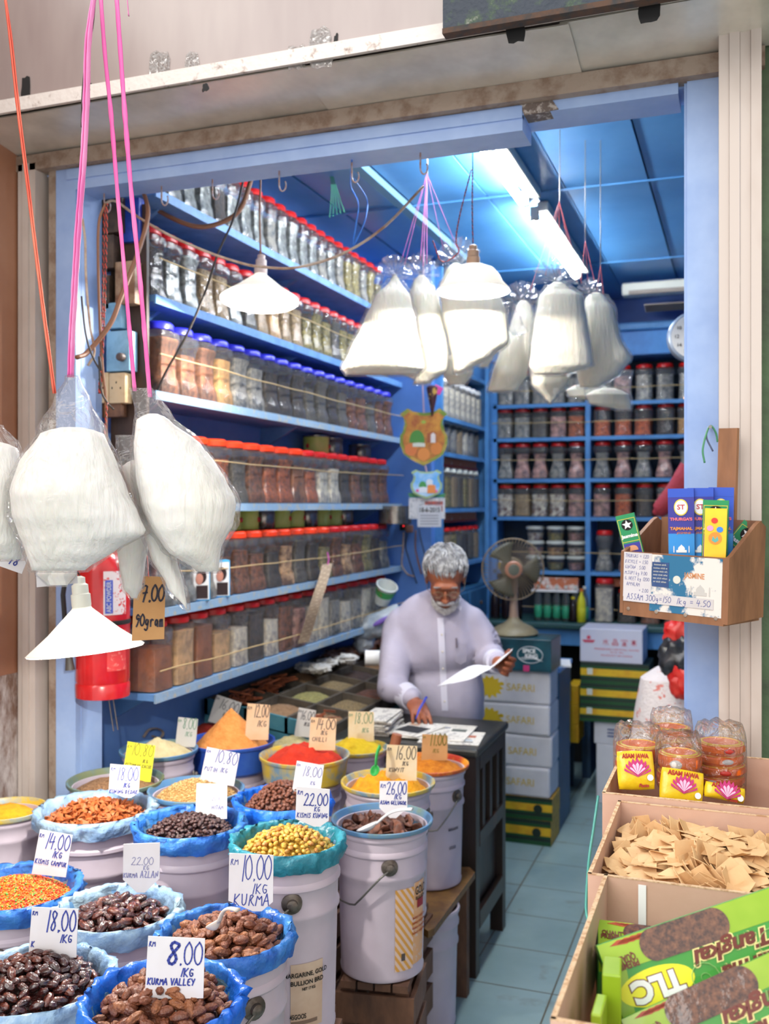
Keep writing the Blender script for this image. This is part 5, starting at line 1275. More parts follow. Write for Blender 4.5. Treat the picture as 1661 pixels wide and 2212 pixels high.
patch([(982, 1390), (1006, 1390), (1006, 1428), (994, 1434), (982, 1428)], 'pocket', M_SHIRT, .002, .006)
p0, p1 = onshirt(984, 1378, .012), onshirt(985, 1398, .012)
if p0 and p1: MB().tube([p0, p1], .0035, 8).build('pocket_pen', mat('pen_grey', C(120, 110, 120), .3, metal=.3), man, 1)
for s_, L in ((-1, [(938, 1318), (930, 1300), (922, 1300), (925, 1322), (938, 1335), (945, 1332)]), (1, [(960, 1330), (965, 1336), (975, 1322), (986, 1300), (980, 1296), (968, 1312)])):
    n0 = neck+rgt*(s_*.055)
P = [nape+Vector((0, 0, -.028))-fwd*.055*math.cos(a)+rgt*.072*math.sin(a)+Vector((0, 0, .012*math.cos(a))) for a in [-2.5+5.0*k/20 for k in range(21)]]
P = [p+fwd*(.012 if abs(k-10) > 7 else 0)-Vector((0, 0, .016 if abs(k-10) > 7 else 0)) for k, p in enumerate(P)]
ribbon(P, Vector((0, 0, .042)), 'collar', MS2, .004, man)
for s_ in (-1, 1):
    a0 = P[0] if s_ < 0 else P[-1]
    q = MB(); c0 = a0+fwd*.008; tip = c0+Vector((0, 0, -.052))+rgt*(s_*.012)+fwd*.012
    c1 = a0+rgt*(s_*.03)-fwd*.005+Vector((0, 0, .01)); c2 = a0+Vector((0, 0, .018))
    vs = [c0-rgt*s_*.016, tip, c1, c2]; vs = vs+[v-fwd*.003 for v in vs]
    q.add(vs, [(0, 1, 2, 3), (7, 6, 5, 4), (0, 4, 5, 1), (1, 5, 6, 2), (2, 6, 7, 3), (3, 7, 4, 0)]); q.build('collar_point', MS2, man)
for e, h, fr in ((elL, haL, .86), (elR, haR, .80)):
    c = e.lerp(h, fr); dd = (h-e).normalized(); MB().tube([c-dd*.045, c+dd*.012], [.051, .046], 20).build('cuff', MS2, man, 1)
# trousers
b = MB(); b.ball(hip+Vector((0, 0, -.03)), (.172, .135, .13), 24, 16, rot=RZ)
for s_ in (-1, 1):
    a = hip+rgt*.085*s_; kn = Vector((a.x, a.y, .47))+fwd*.03; an = Vector((kn.x, kn.y, .07))-fwd*.03; limb(b, [a, kn, an], [.095, .074, .06], 16)
remesh(b, .012, 'trousers', mat('dark_trousers', C(54, 52, 58), .8), man, 3)
for s_ in (-1, 1):
    a = hip+rgt*.085*s_; MB().rbox(Vector((a.x, a.y, .028))+fwd*.06, (.1, .26, .056), .024, rot=RZ).build('sandal', M_DWOOD, man, 1)
# hair, brows, moustache and beard: fields of short curved tufts
M_HAIR = mat('grey_hair', C(186, 186, 188), .6, C(110, 110, 114), 30, .38, .62); M_HAIRD = mat('grey_hair_shade', C(150, 150, 152), .65, C(96, 96, 100), 26)
rr = random.Random(5)
b = MB(); b.ball(HM @ Vector((0, .020, .040)), (.087, .102, .088), 40, 28, rot=HM.to_3x3(), fn=lambda v: (1+.05*nz((v.x*4, v.y*4, v.z*4))+.02*nz((v.x*14, v.y*14, v.z*14))) if not (v.y < -.35 and v.z < .42) and v.z > -.62 else .80)
b.build('hair', M_HAIRD, man, 2)
b = MB()
for i in range(1500):
    u = Vector((rr.gauss(0, 1), rr.gauss(0, 1), rr.gauss(0, 1))).normalized()
    if u.z < -.5 or (u.y < -.35 and u.z < .40) or (u.y < -.1 and u.z < -.1): continue
    base = Vector((u.x*.086, .020+u.y*.1, .040+u.z*.087))
    flow = Vector((u.x*.3+.3*nz(u, 3), -.5+.6*u.y+.3*nz(u+Vector((3, 0, 0)), 3), -.15)); flow = (flow-u*flow.dot(u)).normalized()
    ln = .018+.012*rr.random()
    p = [base-u*.003, base+u*.005+flow*ln*.4, base+u*.006+flow*ln*.8, base+u*.002+flow*ln*1.15]
    b.tube([HM @ q for q in p], [.0026, .0024, .0017, .0005], 4, caps=False)
b.build('hair_locks', M_HAIR, man, 2)
M_BEARD = mat('white_beard', C(222, 220, 218), .7, C(176, 172, 170), 60)
def tufts(nm, gen, n, ln, dirf, m_=M_BEARD, r=.0014):
    b = MB()
    for i in range(n):
        c, d = gen(rr), None; d = dirf(c).normalized(); b.tube([HM @ c, HM @ (c+d*ln*.6), HM @ (c+d*ln)], [r, r, r*.3], 4, caps=False)
    return b.build(nm, m_, man, 2)
tufts('moustache', lambda r_: (lambda s: Vector((s*.034, -.0995+abs(s)**2*.022, -.056-abs(s)**2*.010+r_.uniform(-.004, .003))))(r_.uniform(-1, 1)), 220, .011, lambda c: Vector((c.x*14, -.5, -1)))
tufts('beard', lambda r_: (lambda a: Vector((math.sin(a)*.058, -.03-math.cos(a)*.058, -.098-.012*math.cos(a)+abs(math.sin(a))*.022+r_.uniform(-.012, .014))))(r_.uniform(-1.35, 1.35)), 700, .012, lambda c: Vector((c.x*3, -.6, -1)))
for s_ in (-1, 1):
    tufts('eyebrow', lambda r_: Vector((s_*r_.uniform(.014, .045), -.098+r_.uniform(0, .004), .022+r_.uniform(-.003, .003))), 60, .009, lambda c: Vector((s_*1, -.5, .3)), M_HAIRD, .0011)
    MB().ball(HM @ Vector((s_*.030, -.0875, -.004)), (.0085, .008, .0035), 12, 8, rot=HM.to_3x3()).build('eyelid', mat('eyelid_skin', C(120, 66, 46), .5), man, 1)
# glasses
b = MB()
for s_ in (-1, 1):
    b.tube([HM @ Vector((s_*.032+.021*math.cos(a), -.1065+.004*abs(math.cos(a)), -.008+.0145*math.sin(a))) for a in [2*PI*k/24 for k in range(24)]], .0009, 5, closed=True)
    b.tube([HM @ Vector(p) for p in ((s_*.053, -.104, -.004), (s_*.074, -.08, .0), (s_*.084, -.0, .002), (s_*.084, .02, -.01))], .0011, 5)
b.tube([HM @ Vector(p) for p in ((-.011, -.107, -.006), (0, -.113, -.003), (.011, -.107, -.006))], .001, 5)
b.build('glasses', mat('gold_wire', C(190, 170, 130), .25, metal=.9), man, 1)
b = MB()
for s_ in (-1, 1): b.lathe([(.0205, 0), (.0205, .0005)], 20, HM @ Vector((s_*.032, -.1055, -.008)), ax=HM.to_3x3() @ Matrix.Rotation(PI/2, 3, 'X'))
b.build('lens', film('lens_glass', (.97, .97, .97, 1), .02, .2, .05, 0), man, 1)
# pen in the writing hand, and the sheet in the other
t = thing('ballpoint_pen', 'blue pen in the writing hand', 'pen', at(905, 1530, 3.74)); MB().tube([at(920, 1508, 3.80), at(905, 1534, 3.70), at(898, 1553, 3.665)], [.0045, .0045, .0014], 8).build('barrel', mat('pen_blue', C(50, 70, 190), .3), t, 1)
MB().tube([at(921, 1506, 3.805), at(916, 1515, 3.78)], .005, 8).build('cap', mat('pen_blue2', C(40, 56, 170), .3), t, 1)
t = thing('letter_sheet', 'white sheet of paper held up in the raised hand', 'paper', haR+fwd*.1)
A = [(945, 1482, 3.80), (1012, 1440, 3.80), (1050, 1438, 3.79), (1062, 1438, 3.78), (1082, 1420, 3.77), (1108, 1400, 3.76)]
Bk = [(975, 1476, 3.66), (1018, 1466, 3.66), (1042, 1453, 3.65), (1056, 1446, 3.645), (1080, 1428, 3.64), (1106, 1404, 3.63)]
PA = smooth([at(x, y, d+.1) for x, y, d in A], 5); PB = smooth([at(x, y, d+.1) for x, y, d in Bk], 5); n = len(PA)
vs = PA+PB+[p-Vector((0, 0, .0012)) for p in PA]+[p-Vector((0, 0, .0012)) for p in PB]
fs = [(i, i+1, n+i+1, n+i) for i in range(n-1)]+[(2*n+i, 3*n+i, 3*n+i+1, 2*n+i+1) for i in range(n-1)]+[(n+i, n+i+1, 3*n+i+1, 3*n+i) for i in range(n-1)]+[(i, 2*n+i, 2*n+i+1, i+1) for i in range(n-1)]
MB().add(vs, fs).build('sheet', mat('sheet_white', C(244, 244, 248), .6), t, 1)
# ---------------------------------------------------------------- pails and basins
M_PAIL = mat('pail_enamel', C(194, 182, 194), .35, C(178, 166, 178), 4, .4, .7, third=(.78, C(172, 150, 132)), bump=.04, bs=12)
M_BAS = mat('basin_blue', C(86, 130, 172), .4, C(120, 140, 120), 12, .48, .68)
M_BASD = mat('basin_deep_blue', C(34, 74, 170), .35, C(54, 96, 180), 8)
M_BASY = mat('basin_yellowed', C(120, 150, 170), .4, C(206, 176, 60), 14, .40, .6)
M_BASR = mat('basin_reddened', C(226, 150, 40), .45, C(190, 62, 40), 12, .42, .6)
M_BASG = mat('basin_olive', C(110, 118, 84), .45, C(90, 120, 128), 10, .42, .6)
M_LINB = mat('liner_pale_blue', C(178, 206, 222), .3, C(130, 168, 214), 12, .4, .66, bump=.9, bs=34, transl=.15)
M_LIND = mat('liner_blue', C(70, 140, 214), .3, C(40, 100, 200), 14, .4, .66, bump=.9, bs=34, transl=.15)
M_LINT = mat('liner_teal', C(56, 150, 170), .3, C(30, 110, 130), 14, .4, .66, bump=.9, bs=34, transl=.1)
M_LINV = mat('liner_vivid', C(30, 110, 226), .3, C(70, 150, 236), 10, .45, .7, bump=1, bs=26, transl=.2)
def pail(c, r, zr, h, label, ear=0.6, hang=True, lab=None, group='white metal pails of the stall'):
    """c centre x,y; zr rim height"""
    z0 = zr-h
    t = thing('metal_pail', label, 'pail', (c[0], c[1], z0), group=group)
    k = r/.148
    P = [(.118, 0), (.126, .004), (.1275, .012), (.125, .016), (.131, .60*h), (.1315, .70*h-.008), (.1375, .70*h), (.1375, .72*h), (.133, .72*h+.008), (.134, .86*h-.006), (.140, .86*h), (.140, .88*h), (.135, .88*h+.006), (.137, .955*h), (.142, .965*h), (.144, .985*h), (.141, h), (.134, h), (.131, .9*h), (.118, .02)]
    P = [(a*k, z) for a, z in P]
    MB().lathe(P, 48, (c[0], c[1], z0), cap1=True).build('pail_body', M_PAIL, t, 1)
    # ears and wire bail
    an = ear; ex = Vector((math.cos(an), math.sin(an), 0)); cc = Vector((c[0], c[1], z0+.80*h))
    for s_ in (-1, 1):
        e = cc+ex*(s_*.134*k); M3 = Matrix.Rotation(an, 3, 'Z') @ Matrix.Rotation(s_*PI/2, 3, 'Y')
        MB().lathe([(.022, -.002), (.021, .004), (.012, .007), (.011, .014), (.006, .017)], 18, e, ax=M3).build('handle_ear', mat('ear_steel', C(120, 112, 104), .4, C(80, 72, 66), 40, metal=.6), t, 1)
    tl = ex.cross(Vector((0, 0, 1)))
    if tl.dot(Vector((c[0], c[1], 0))) > 0: tl = -tl
    if hang:
        P = []
        for q in range(25):
            a = PI*q/24; u = ex*math.cos(a)*(.150*k); drop = math.sin(a)
            kk = min(1, drop*1.6)
            P.append(cc+u+tl*(.150*k*math.sin(a)**.8)+Vector((0, 0, -.095*kk)))
        MB().tube(P, .0026, 6).build('wire_handle', mat('bail_wire', C(110, 108, 104), .35, metal=.7), t, 2)
    return t
def basin(c, r, zr, m, label, liner=None, depth=.075, lip=.012, seed=0, group=None):
    t = thing('plastic_basin', label, 'basin', (c[0], c[1], zr-depth), group=group or 'basins set in the pails')
    P = [(r*.70, -depth), (r*.84, -depth*.75), (r*.885, -.020), (r*.90, -lip*1.1), (r*.985, -lip), (r*1.0, -lip*.7), (r*1.0, -lip*.1), (r*.985, 0), (r*.955, -.001), (r*.93, -.006), (r*.875, -.022), (r*.80, -depth*.72), (r*.66, -depth*.92)]
    if depth > .09: P[1] = (r*.90, -depth*.75); P[2] = (r*.94, -.03); P[3] = (r*.955, -lip*1.1)
    MB().lathe(P, 56, (c[0], c[1], zr)).build('basin_body', m, t, 1)
    if liner:
        def wobl(rr, z, a, k):
            f = nz((math.cos(a)*3.2+seed, math.sin(a)*3.2, k*.5)); g = nz((math.cos(a)*9+seed, math.sin(a)*9, k*.9))
            e = (.0, .0035, .005, .006, .006, .005, .005, .004, .003, .002)[k]
            low = (-.014*max(0, f)-.006*g) if k <= 1 else 0
            return (rr+e*g*2+.004*f*(k < 7)+(.004*abs(g) if k < 4 else 0), z+low+.003*g)
        P = [(r*.985, -.030), (r*1.01, -.020), (r*1.03, -.008), (r*1.03, .004), (r*1.005, .010), (r*.965, .010), (r*.925, .002), (r*.89, -.014), (r*.86, -.03), (r*.80, -.05)]
        MB().lathe(P, 110, (c[0], c[1], zr), cap0=False, cap1=False, wob=wobl).build('plastic_liner', liner, t, 2)
    return t
def hh(kind, u, H):
    if kind == 'cone': return H*(1-u)**.95
    if kind == 'flat': return H*(1-u**2.2)
    return H*(1-u*u)**.9
def heap(c, r, zb, H, m, label, kind='dome', off=(0, 0), rough=.004, rs=30, cat='spice', nm='spice_heap', n=40):
    vs = []; fs = []; ns = 22
    for j in range(ns+1):
        u = j/ns
        for i in range(n):
            a = 2*PI*i/n; x = r*u*math.cos(a); y = r*u*math.sin(a)
            ux = math.hypot(x-off[0]*(1-u), y-off[1]*(1-u))/r if False else u
            x += off[0]*(1-u)*r; y += off[1]*(1-u)*r
            z = hh(kind, u, H)+rough*(nz((x*rs, y*rs, zb*7))+.5*nz((x*rs*2.7, y*rs*2.7, zb)))*(1-u**8)
            vs.append((c[0]+x, c[1]+y, zb+z))
    for j in range(ns):
        for i in range(n):
            a = j*n+i; b_ = j*n+(i+1) % n; fs.append((a, a+n, b_+n, b_) if j else (a, a+n, b_+n, b_))
    k = len(vs); vs += [(c[0]+r*.8*math.cos(2*PI*i/n), c[1]+r*.8*math.sin(2*PI*i/n), zb-.02) for i in range(n)]
    for i in range(n): fs.append((ns*n+i, k+i, k+(i+1) % n, ns*n+(i+1) % n))
    fs.append(tuple(reversed(range(k, k+n))))
    o = MB().add(vs, fs).build(nm, m, smooth=2); settle(o, (c[0], c[1], zb-.02)); return tag(o, label, cat, None, 'stuff')
def scatter(protos, cnt, c, r, zb, H, kind, label, group, cat, off=(0, 0), lift=.0, tilt=.6, layers=1, jz=.004, front=1.0):
    """individual pieces lying on a heap, spread evenly (sunflower order)"""
    k = 0
    for i in range(cnt):
        u = math.sqrt((i+.5)/cnt)*.97; a = i*2.399963+R.uniform(-.12, .12); u = min(.98, max(0, u+R.uniform(-.02, .02)))
        x = r*u*math.cos(a)+off[0]*(1-u)*r; y = r*u*math.sin(a)+off[1]*(1-u)*r
        z = zb+hh(kind, u, H)+lift+R.uniform(-jz, jz)
        p = protos[R.randrange(len(protos))]
        o = p.copy() if '_u' in p else p
        if '_u' in p: COL.objects.link(o); del o['_u']
        p['_u'] = 1
        o.location = (c[0]+x, c[1]+y, z); s_ = R.uniform(.88, 1.12)
        o.rotation_euler = (R.uniform(-tilt, tilt), R.uniform(-tilt, tilt), R.uniform(0, 2*PI)); o.scale = (s_, s_*R.uniform(.92, 1.08), s_)
        tag(o, label, cat, group)
    for p in protos:
        if '_u' in p: del p['_u']
def nugget(nm, r, m, seed, wrk=.12, n=14, mm=10, wf=3.0, pinch=0):
    b = MB(); b.ball((0, 0, 0), r, n, mm, fn=lambda v: 1+wrk*nz((v.x*wf+seed*5, v.y*wf*1.3, v.z*wf*1.3))+wrk*.6*math.sin(math.atan2(v.z, v.y)*7+seed)*max(0, 1-abs(v.x))*(1 if pinch else 0))
    return b.build(nm, m, smooth=2)
# geometry of every pail: px, py of rim centre, distance, radius
def P3(px, py, d): return W(px, py, d)
G = {}
def stall(key, px, py, d, hw): 
    p = W(px, py, d); r = hw/F_PX*d; G[key] = (p.x, p.y, p.z, r); return p.x, p.y, p.z, r
stall('tur_left', 14, 1745, 2.6, 84); stall('flakes', 206, 1750, 2.5, 130); stall('black', 410, 1782, 2.3, 123); stall('gold', 622, 1818, 2.12, 126)
stall('asam', 825, 1766, 2.6, 110); stall('mix', 30, 1922, 2.15, 146); stall('azlan', 255, 1968, 2.02, 140); stall('kurma', 488, 2020, 1.86, 150)
stall('sweet', 74, 2122, 1.72, 176); stall('valley', 353, 2158, 1.58, 180); stall('barley', 424, 1702, 2.7, 104); stall('seed', 250, 1682, 2.78, 103)
stall('beige', 343, 1616, 3.05, 84); stall('cone', 500, 1597, 3.2, 94); stall('chilli', 658, 1628, 3.08, 98); stall('green', 632, 1612, 3.42, 72)
stall('yback', 770, 1612, 3.38, 70); stall('yel', 838, 1686, 2.92, 102); stall('curry', 925, 1646, 3.28, 88); stall('brown', 612, 1730, 2.5, 108); stall('redback', 452, 1580, 3.6, 52)
M_CRATE = mat('crate_wood', C(112, 78, 58), .75, C(78, 54, 42), 12, .4, .65, bump=.3, bs=30, stretch=(1, 1, .4))
def crate(c, z, w, d, label, rz=0):
    t = thing('wooden_crate', label, 'crate', (c[0], c[1], 0), rz, 'wooden crates under the pails')
    T = chain(t); M4 = lambda: None
    def bb(cc, dd, nm):
        b = MB(); b.T = T; b.box(cc, dd); b.build(nm, M_CRATE, t)
    for sx in (-1, 1):
        for sy in (-1, 1): bb((sx*(w/2-.02), sy*(d/2-.02), (z-.018)/2), (.035, .035, z-.018), 'corner_post')
    n = max(1, int(z/.11))
    for k in range(n):
        zz = z-.018-.05-k*.105
        if zz < .04: break
        for s_ in (-1, 1):
            bb((0, s_*(d/2+.006), zz), (w, .012, .075), 'side_slat'); bb((s_*(w/2+.006), 0, zz), (.012, d+.024, .075), 'side_slat')
    for k in range(4): bb(((k-1.5)*w/4, 0, z-.009), (w/4-.006, d+.024, .018), 'top_slat')
NAMES = {'tur_left': 'pail at far left holding yellow powder', 'flakes': 'white pail under the pale-blue lined basin of orange flakes', 'black': 'white pail under the blue-lined basin of dark raisins', 'gold': 'white pail with margarine label under the golden raisins',
 'asam': 'white pail with orange-striped label under the dried fruit slices', 'mix': 'white pail at left under the orange sugared mix', 'azlan': 'white pail under the glossy dark dates and blank card', 'kurma': 'white pail with brown tape under the 10.00 dates',
 'sweet': 'white pail at bottom left under the darkest dates', 'valley': 'white pail at the bottom under the 8.00 dates', 'barley': 'white pail under the pale barley grains', 'seed': 'white pail behind, under the brown seeds and yellow card',
 'beige': 'white pail under the beige powder near the blue wall', 'cone': 'white pail under the deep blue bowl of orange powder', 'chilli': 'white pail with a green-dusted rim under the chilli bowl', 'green': 'white pail under pale greenish powder before the spice tray',
 'yback': 'white pail under bright yellow powder by the tray', 'yel': 'white pail under the yellow powder with green scoop', 'curry': 'white pail standing on the plank beside the desk', 'brown': 'white pail under small brown raisins', 'redback': 'white pail under the deep red powder at back'}
PH = .375
for k, (x, y, z, r) in G.items():
    deep = k in ('cone', 'chilli')
    zr = z-(.085 if deep else .016)
    rp = r*(.86 if deep else .95)
    pail((x, y), rp, zr, PH, NAMES[k], ear={'gold': -1.05, 'asam': -1.05, 'curry': -.35, 'black': .25, 'tur_left': -2.3, 'kurma': -.6, 'yel': 0.05}.get(k, R.uniform(0, 3)), hang=k in ('gold', 'asam', 'curry', 'yel', 'kurma', 'black', 'tur_left'))
    zb = zr-PH
    if k not in ('curry', 'yback'): crate((x, y), zb-.0005, min(.2, r*1.35), min(.2, r*1.35), 'wooden crate holding the '+NAMES[k].replace('white pail ', 'pail ')[:60], .15 if k in ('asam', 'gold') else 0)
# basins, liners, contents
def fill(k, bm, blabel, liner=None, **kw):
    x, y, z, r = G[k]; basin((x, y), r*(.955 if liner else 1), z, bm, blabel, liner, seed=len(k)*3.1, **kw)
    return (x, y), r, z
GR = 'blue basins on the pails'
M_TUR = mat('turmeric', C(226, 156, 14), .9, C(210, 132, 8), 30, bump=.8, bs=80); M_TURB = mat('lemon_powder', C(210, 180, 26), .9, C(196, 162, 16), 30, bump=.6, bs=60)
M_CURRY = mat('curry_powder', C(206, 126, 20), .9, C(184, 102, 12), 60, bump=.9, bs=120); M_CHI = mat('chilli_powder', C(196, 44, 10), .9, C(176, 32, 6), 14, bump=.8, bs=50)
M_ORP = mat('orange_powder', C(222, 146, 74), .9, C(206, 128, 58), 40, bump=.6, bs=90); M_BEIP = mat('beige_powder', C(206, 190, 146), .9, C(190, 172, 126), 24, bump=.8, bs=60)
M_REDP = mat('red_powder', C(150, 38, 18), .9, C(128, 26, 12), 30, bump=.5, bs=60); M_SEEDB = mat('brown_seed', C(176, 132, 92), .85, C(136, 98, 64), 130, .42, .58, bump=1.2, bs=220)
M_OLV = mat('olive_powder', C(196, 184, 136), .9, C(176, 162, 110), 30, bump=.8, bs=60)
c, r, z = fill('tur_left', M_BASY, 'yellow-stained blue basin at far left'); heap(c, r*.84, z-.03, .035, M_TUR, 'deep yellow powder heap in the far-left basin', 'flat')
c, r, z = fill('yback', M_BASY, 'yellow-rimmed basin between the chilli and the tray'); heap(c, r*.88, z-.02, .05, M_TURB, 'lemon yellow powder heap below the 18.00 cream card', 'dome', rough=.006)
c, r, z = fill('yel', M_BASY, 'blue basin with yellow-dusted rim and green scoop'); heap(c, r*.86, z-.035, .055, M_TUR, 'clumpy yellow powder heap around the green scoop', 'dome', rough=.013, rs=55)
c, r, z = fill('curry', M_BASR, 'red and orange dusted basin beside the desk'); heap(c, r*.86, z-.03, .045, M_CURRY, 'orange-yellow powder heap beside the dark desk', 'dome', rough=.006)
c, r, z = fill('beige', M_BAS, 'blue-rimmed basin of beige powder by the wall'); heap(c, r*.85, z-.02, .055, M_BEIP, 'pale beige powder heap by the blue wall', 'cone', rough=.006)
c, r, z = fill('green', M_BAS, 'basin of pale greenish powder before the tray'); heap(c, r*.9, z-.02, .05, M_OLV, 'pale greenish powder heap below the grey 16.00 card', 'dome', rough=.008)
c, r, z = fill('redback', M_BAS, 'small basin of deep red powder at the back'); heap(c, r*.85, z-.01, .04, M_REDP, 'deep red powder heap behind the orange cone', 'dome')
c, r, z = fill('seed', M_BASG, 'olive-rimmed basin under the yellow card'); heap(c, r*.84, z-.03, .03, M_SEEDB, 'brown coriander seed heap under the yellow card', 'flat')
c, r, z = fill('cone', M_BASD, 'deep blue bowl holding the orange cone', depth=.115); heap(c, r*.86, z-.022, .125, M_ORP, 'tall orange cone of powder in the deep blue bowl', 'cone', rough=.003)
c, r, z = fill('chilli', M_BASY, 'deep basin with yellowed rim holding the chilli', depth=.10); heap(c, r*.86, z-.025, .05, M_CHI, 'vivid red-orange chilli powder heap', 'flat', rough=.013, rs=26)
# tiny things nobody could count: barley, sugared mix
def grains(k, m, label, cnt, gr, H, u0, kindh='dome', base=None, nm='grain_heap', zoff=-.03, off=(0, 0)):
    (x, y, z, r) = G[k]; b = MB(); rr = r*u0
    for i in range(cnt):
        u = math.sqrt(R.random())*.99; a = R.uniform(0, 2*PI); px = rr*u*math.cos(a)+off[0]*(1-u)*rr; py = rr*u*math.sin(a)+off[1]*(1-u)*rr
        b.ball((x+px, y+py, z+zoff+hh(kindh, u, H)+R.uniform(-.002, .003)), gr, 6, 4, rot=Matrix.Rotation(R.uniform(0, 6), 3, 'Z') @ Matrix.Rotation(R.uniform(-.5, .5), 3, 'X'))
    n = 32; ns = 14; vs = []; fs = []
    for j in range(ns+1):
        for i in range(n):
            u = j/ns; a = 2*PI*i/n; vs.append((x+rr*u*math.cos(a)+off[0]*(1-u)*rr, y+rr*u*math.sin(a)+off[1]*(1-u)*rr, z+zoff+hh(kindh, u, H)))
    for j in range(ns):
        for i in range(n): a = j*n+i; q = j*n+(i+1) % n; fs.append((a, a+n, q+n, q))
    b.add(vs, fs); o = b.build(nm, m, smooth=2); settle(o, (x, y, z)); tag(o, label, 'grain', None, 'stuff')
M_BAR = mat('barley', C(206, 170, 110), .6, island=[C(214, 176, 112), C(176, 134, 78), C(226, 196, 140), C(190, 150, 92)])
M_MIX = mat('sugar_mix', C(236, 110, 30), .35, island=[C(238, 110, 30), C(232, 84, 30), C(240, 130, 40), C(226, 74, 30), C(236, 150, 50), C(236, 100, 30), C(80, 150, 60), C(190, 150, 70), C(214, 60, 40)])
fill('barley', M_BAS, 'worn blue basin of pale barley grains'); grains('barley', M_BAR, 'pale golden barley grains heaped behind the dark raisins', 2600, (.0034, .0016, .0014), .05, .84, zoff=-.03)
fill('mix', M_BAS, 'blue-lined basin at left holding the orange mix', M_LIND); grains('mix', M_MIX, 'orange, red and green sugared mix in the left basin', 4200, (.0026, .0024, .002), .045, .84, 'flat', zoff=-.028)
# raisins, flakes, slices, dates: every piece its own object
def bed(k, m, label, u0, H, kind, zoff, cat, nm, rough=.004):
    (x, y, z, r) = G[k]; return heap((x, y), r*u0, z+zoff, H, m, label, kind, rough=rough, rs=60, cat=cat, nm=nm)
def pieces(k, protos, cnt, u0, H, kind, zoff, label, group, cat, **kw):
    (x, y, z, r) = G[k]; scatter(protos, cnt, (x, y), r*u0, z+zoff, H, kind, label, group, cat, **kw)
M_GOLDR = mat('golden_raisin', C(206, 166, 66), .3, C(180, 136, 46), 50, .4, .65, sss=.1, bump=.4, bs=130, coat=.2); M_GOLDR2 = mat('amber_raisin', C(190, 132, 56), .3, C(156, 96, 40), 60, bump=.4, bs=130, coat=.2)
M_BLKR = mat('black_raisin', C(64, 36, 34), .35, C(40, 24, 26), 60, bump=.6, bs=130); M_BRR = mat('brown_raisin', C(118, 68, 48), .4, C(84, 46, 34), 60, bump=.6, bs=130)
fill('gold', M_BAS, 'teal-lined basin of golden raisins', M_LINT); bed('gold', M_GOLDR, 'golden raisins deeper in the heap priced 22.00', .82, .052, 'dome', -.034, 'raisins', 'raisin_heap', .006)
pr = [nugget('golden_raisin', (.0067, .0050, .0046), M_GOLDR if i < 3 else M_GOLDR2, i, .14) for i in range(4)]
pieces('gold', pr, 300, .83, .055, 'dome', -.028, 'golden yellow raisin in the teal-lined basin', 'golden raisins', 'raisin', jz=.003)
fill('black', M_BAS, 'blue-lined basin of dark raisins', M_LIND); bed('black', M_BLKR, 'dark raisins deeper in the heap below the pale card', .80, .045, 'dome', -.034, 'raisins', 'raisin_heap', .006)
pr = [nugget('dark_raisin', (.0066, .0050, .0046), M_BLKR, i+5, .24) for i in range(4)]
pieces('black', pr, 300, .80, .048, 'dome', -.028, 'dark blackish raisin in the blue-lined basin', 'dark raisins', 'raisin', jz=.003)
fill('brown', M_BAS, 'bright-blue-lined basin of small brown raisins', M_LINV); bed('brown', M_BRR, 'brown raisins deeper in the small steep heap', .78, .07, 'dome', -.034, 'raisins', 'raisin_heap', .006)
pr = [nugget('brown_raisin', (.0064, .0049, .0046), M_BRR, i+9, .24) for i in range(4)]
pieces('brown', pr, 300, .78, .074, 'dome', -.028, 'small brown raisin in the bright-blue-lined basin', 'brown raisins', 'raisin', jz=.003)
M_FLK = mat('orange_flake', C(206, 122, 66), .5, C(170, 84, 40), 40, .4, .65, transl=.15)
def flake(i, s=.0085):
    n = 7; vs = []
    for j in range(n):
        a = 2*PI*j/n; k = s*(1+.3*math.sin(j*2.3+i)); vs.append((k*1.4*math.cos(a), k*.8*math.sin(a), .004*math.sin(a*2+i)))
    vs += [(v[0], v[1], v[2]+.0012) for v in vs]
    return MB().add(vs, [tuple(reversed(range(n))), tuple(range(n, 2*n))]+[(j, (j+1) % n, n+(j+1) % n, n+j) for j in range(n)]).build('dried_flake', M_FLK)
fill('flakes', M_BAS, 'pale-blue-lined basin of orange flakes', M_LINB); bed('flakes', M_FLK, 'orange flakes deeper in the heap under the 18.00 card', .80, .038, 'flat', -.032, 'flakes', 'flake_heap', .008)
pieces('flakes', [flake(i) for i in range(5)], 290, .81, .040, 'flat', -.024, 'thin orange-brown flake in the pale-blue-lined basin', 'orange-brown flakes', 'dried flake', tilt=.8, jz=.004)
M_SLC = mat('dried_slice', C(126, 78, 58), .55, C(78, 46, 36), 40, .4, .6, bump=.8, bs=60)
fill('asam', M_BAS, 'worn blue basin of dried fruit slices with spoon'); bed('asam', M_SLC, 'dried fruit slices deeper in the blue basin', .78, .02, 'flat', -.05, 'dried fruit', 'slice_heap', .006)
def slc(i):
    b = MB(); b.ball((0, 0, 0), (.022, .017, .0035), 16, 8, fn=lambda v: 1+.3*nz((v.x*2+i*3, v.y*2, v.z)))
    for v in b.v: v.z += .25*v.x*v.x/.022+.003*math.sin(v.y*200)
    return b.build('dried_slice', M_SLC, smooth=2)
pieces('asam', [slc(i) for i in range(4)], 55, .76, .026, 'flat', -.040, 'curled dark brown dried fruit slice in the blue basin', 'dried fruit slices', 'dried fruit', tilt=.9, jz=.008)
M_D1 = mat('glossy_date', C(74, 30, 26), .16, C(40, 18, 20), 30, .38, .62, bump=.4, bs=200, coat=.9, sss=.05); M_D1b = mat('glossy_date_red', C(104, 46, 30), .18, C(60, 26, 22), 26, .38, .6, bump=.4, bs=200, coat=.9)
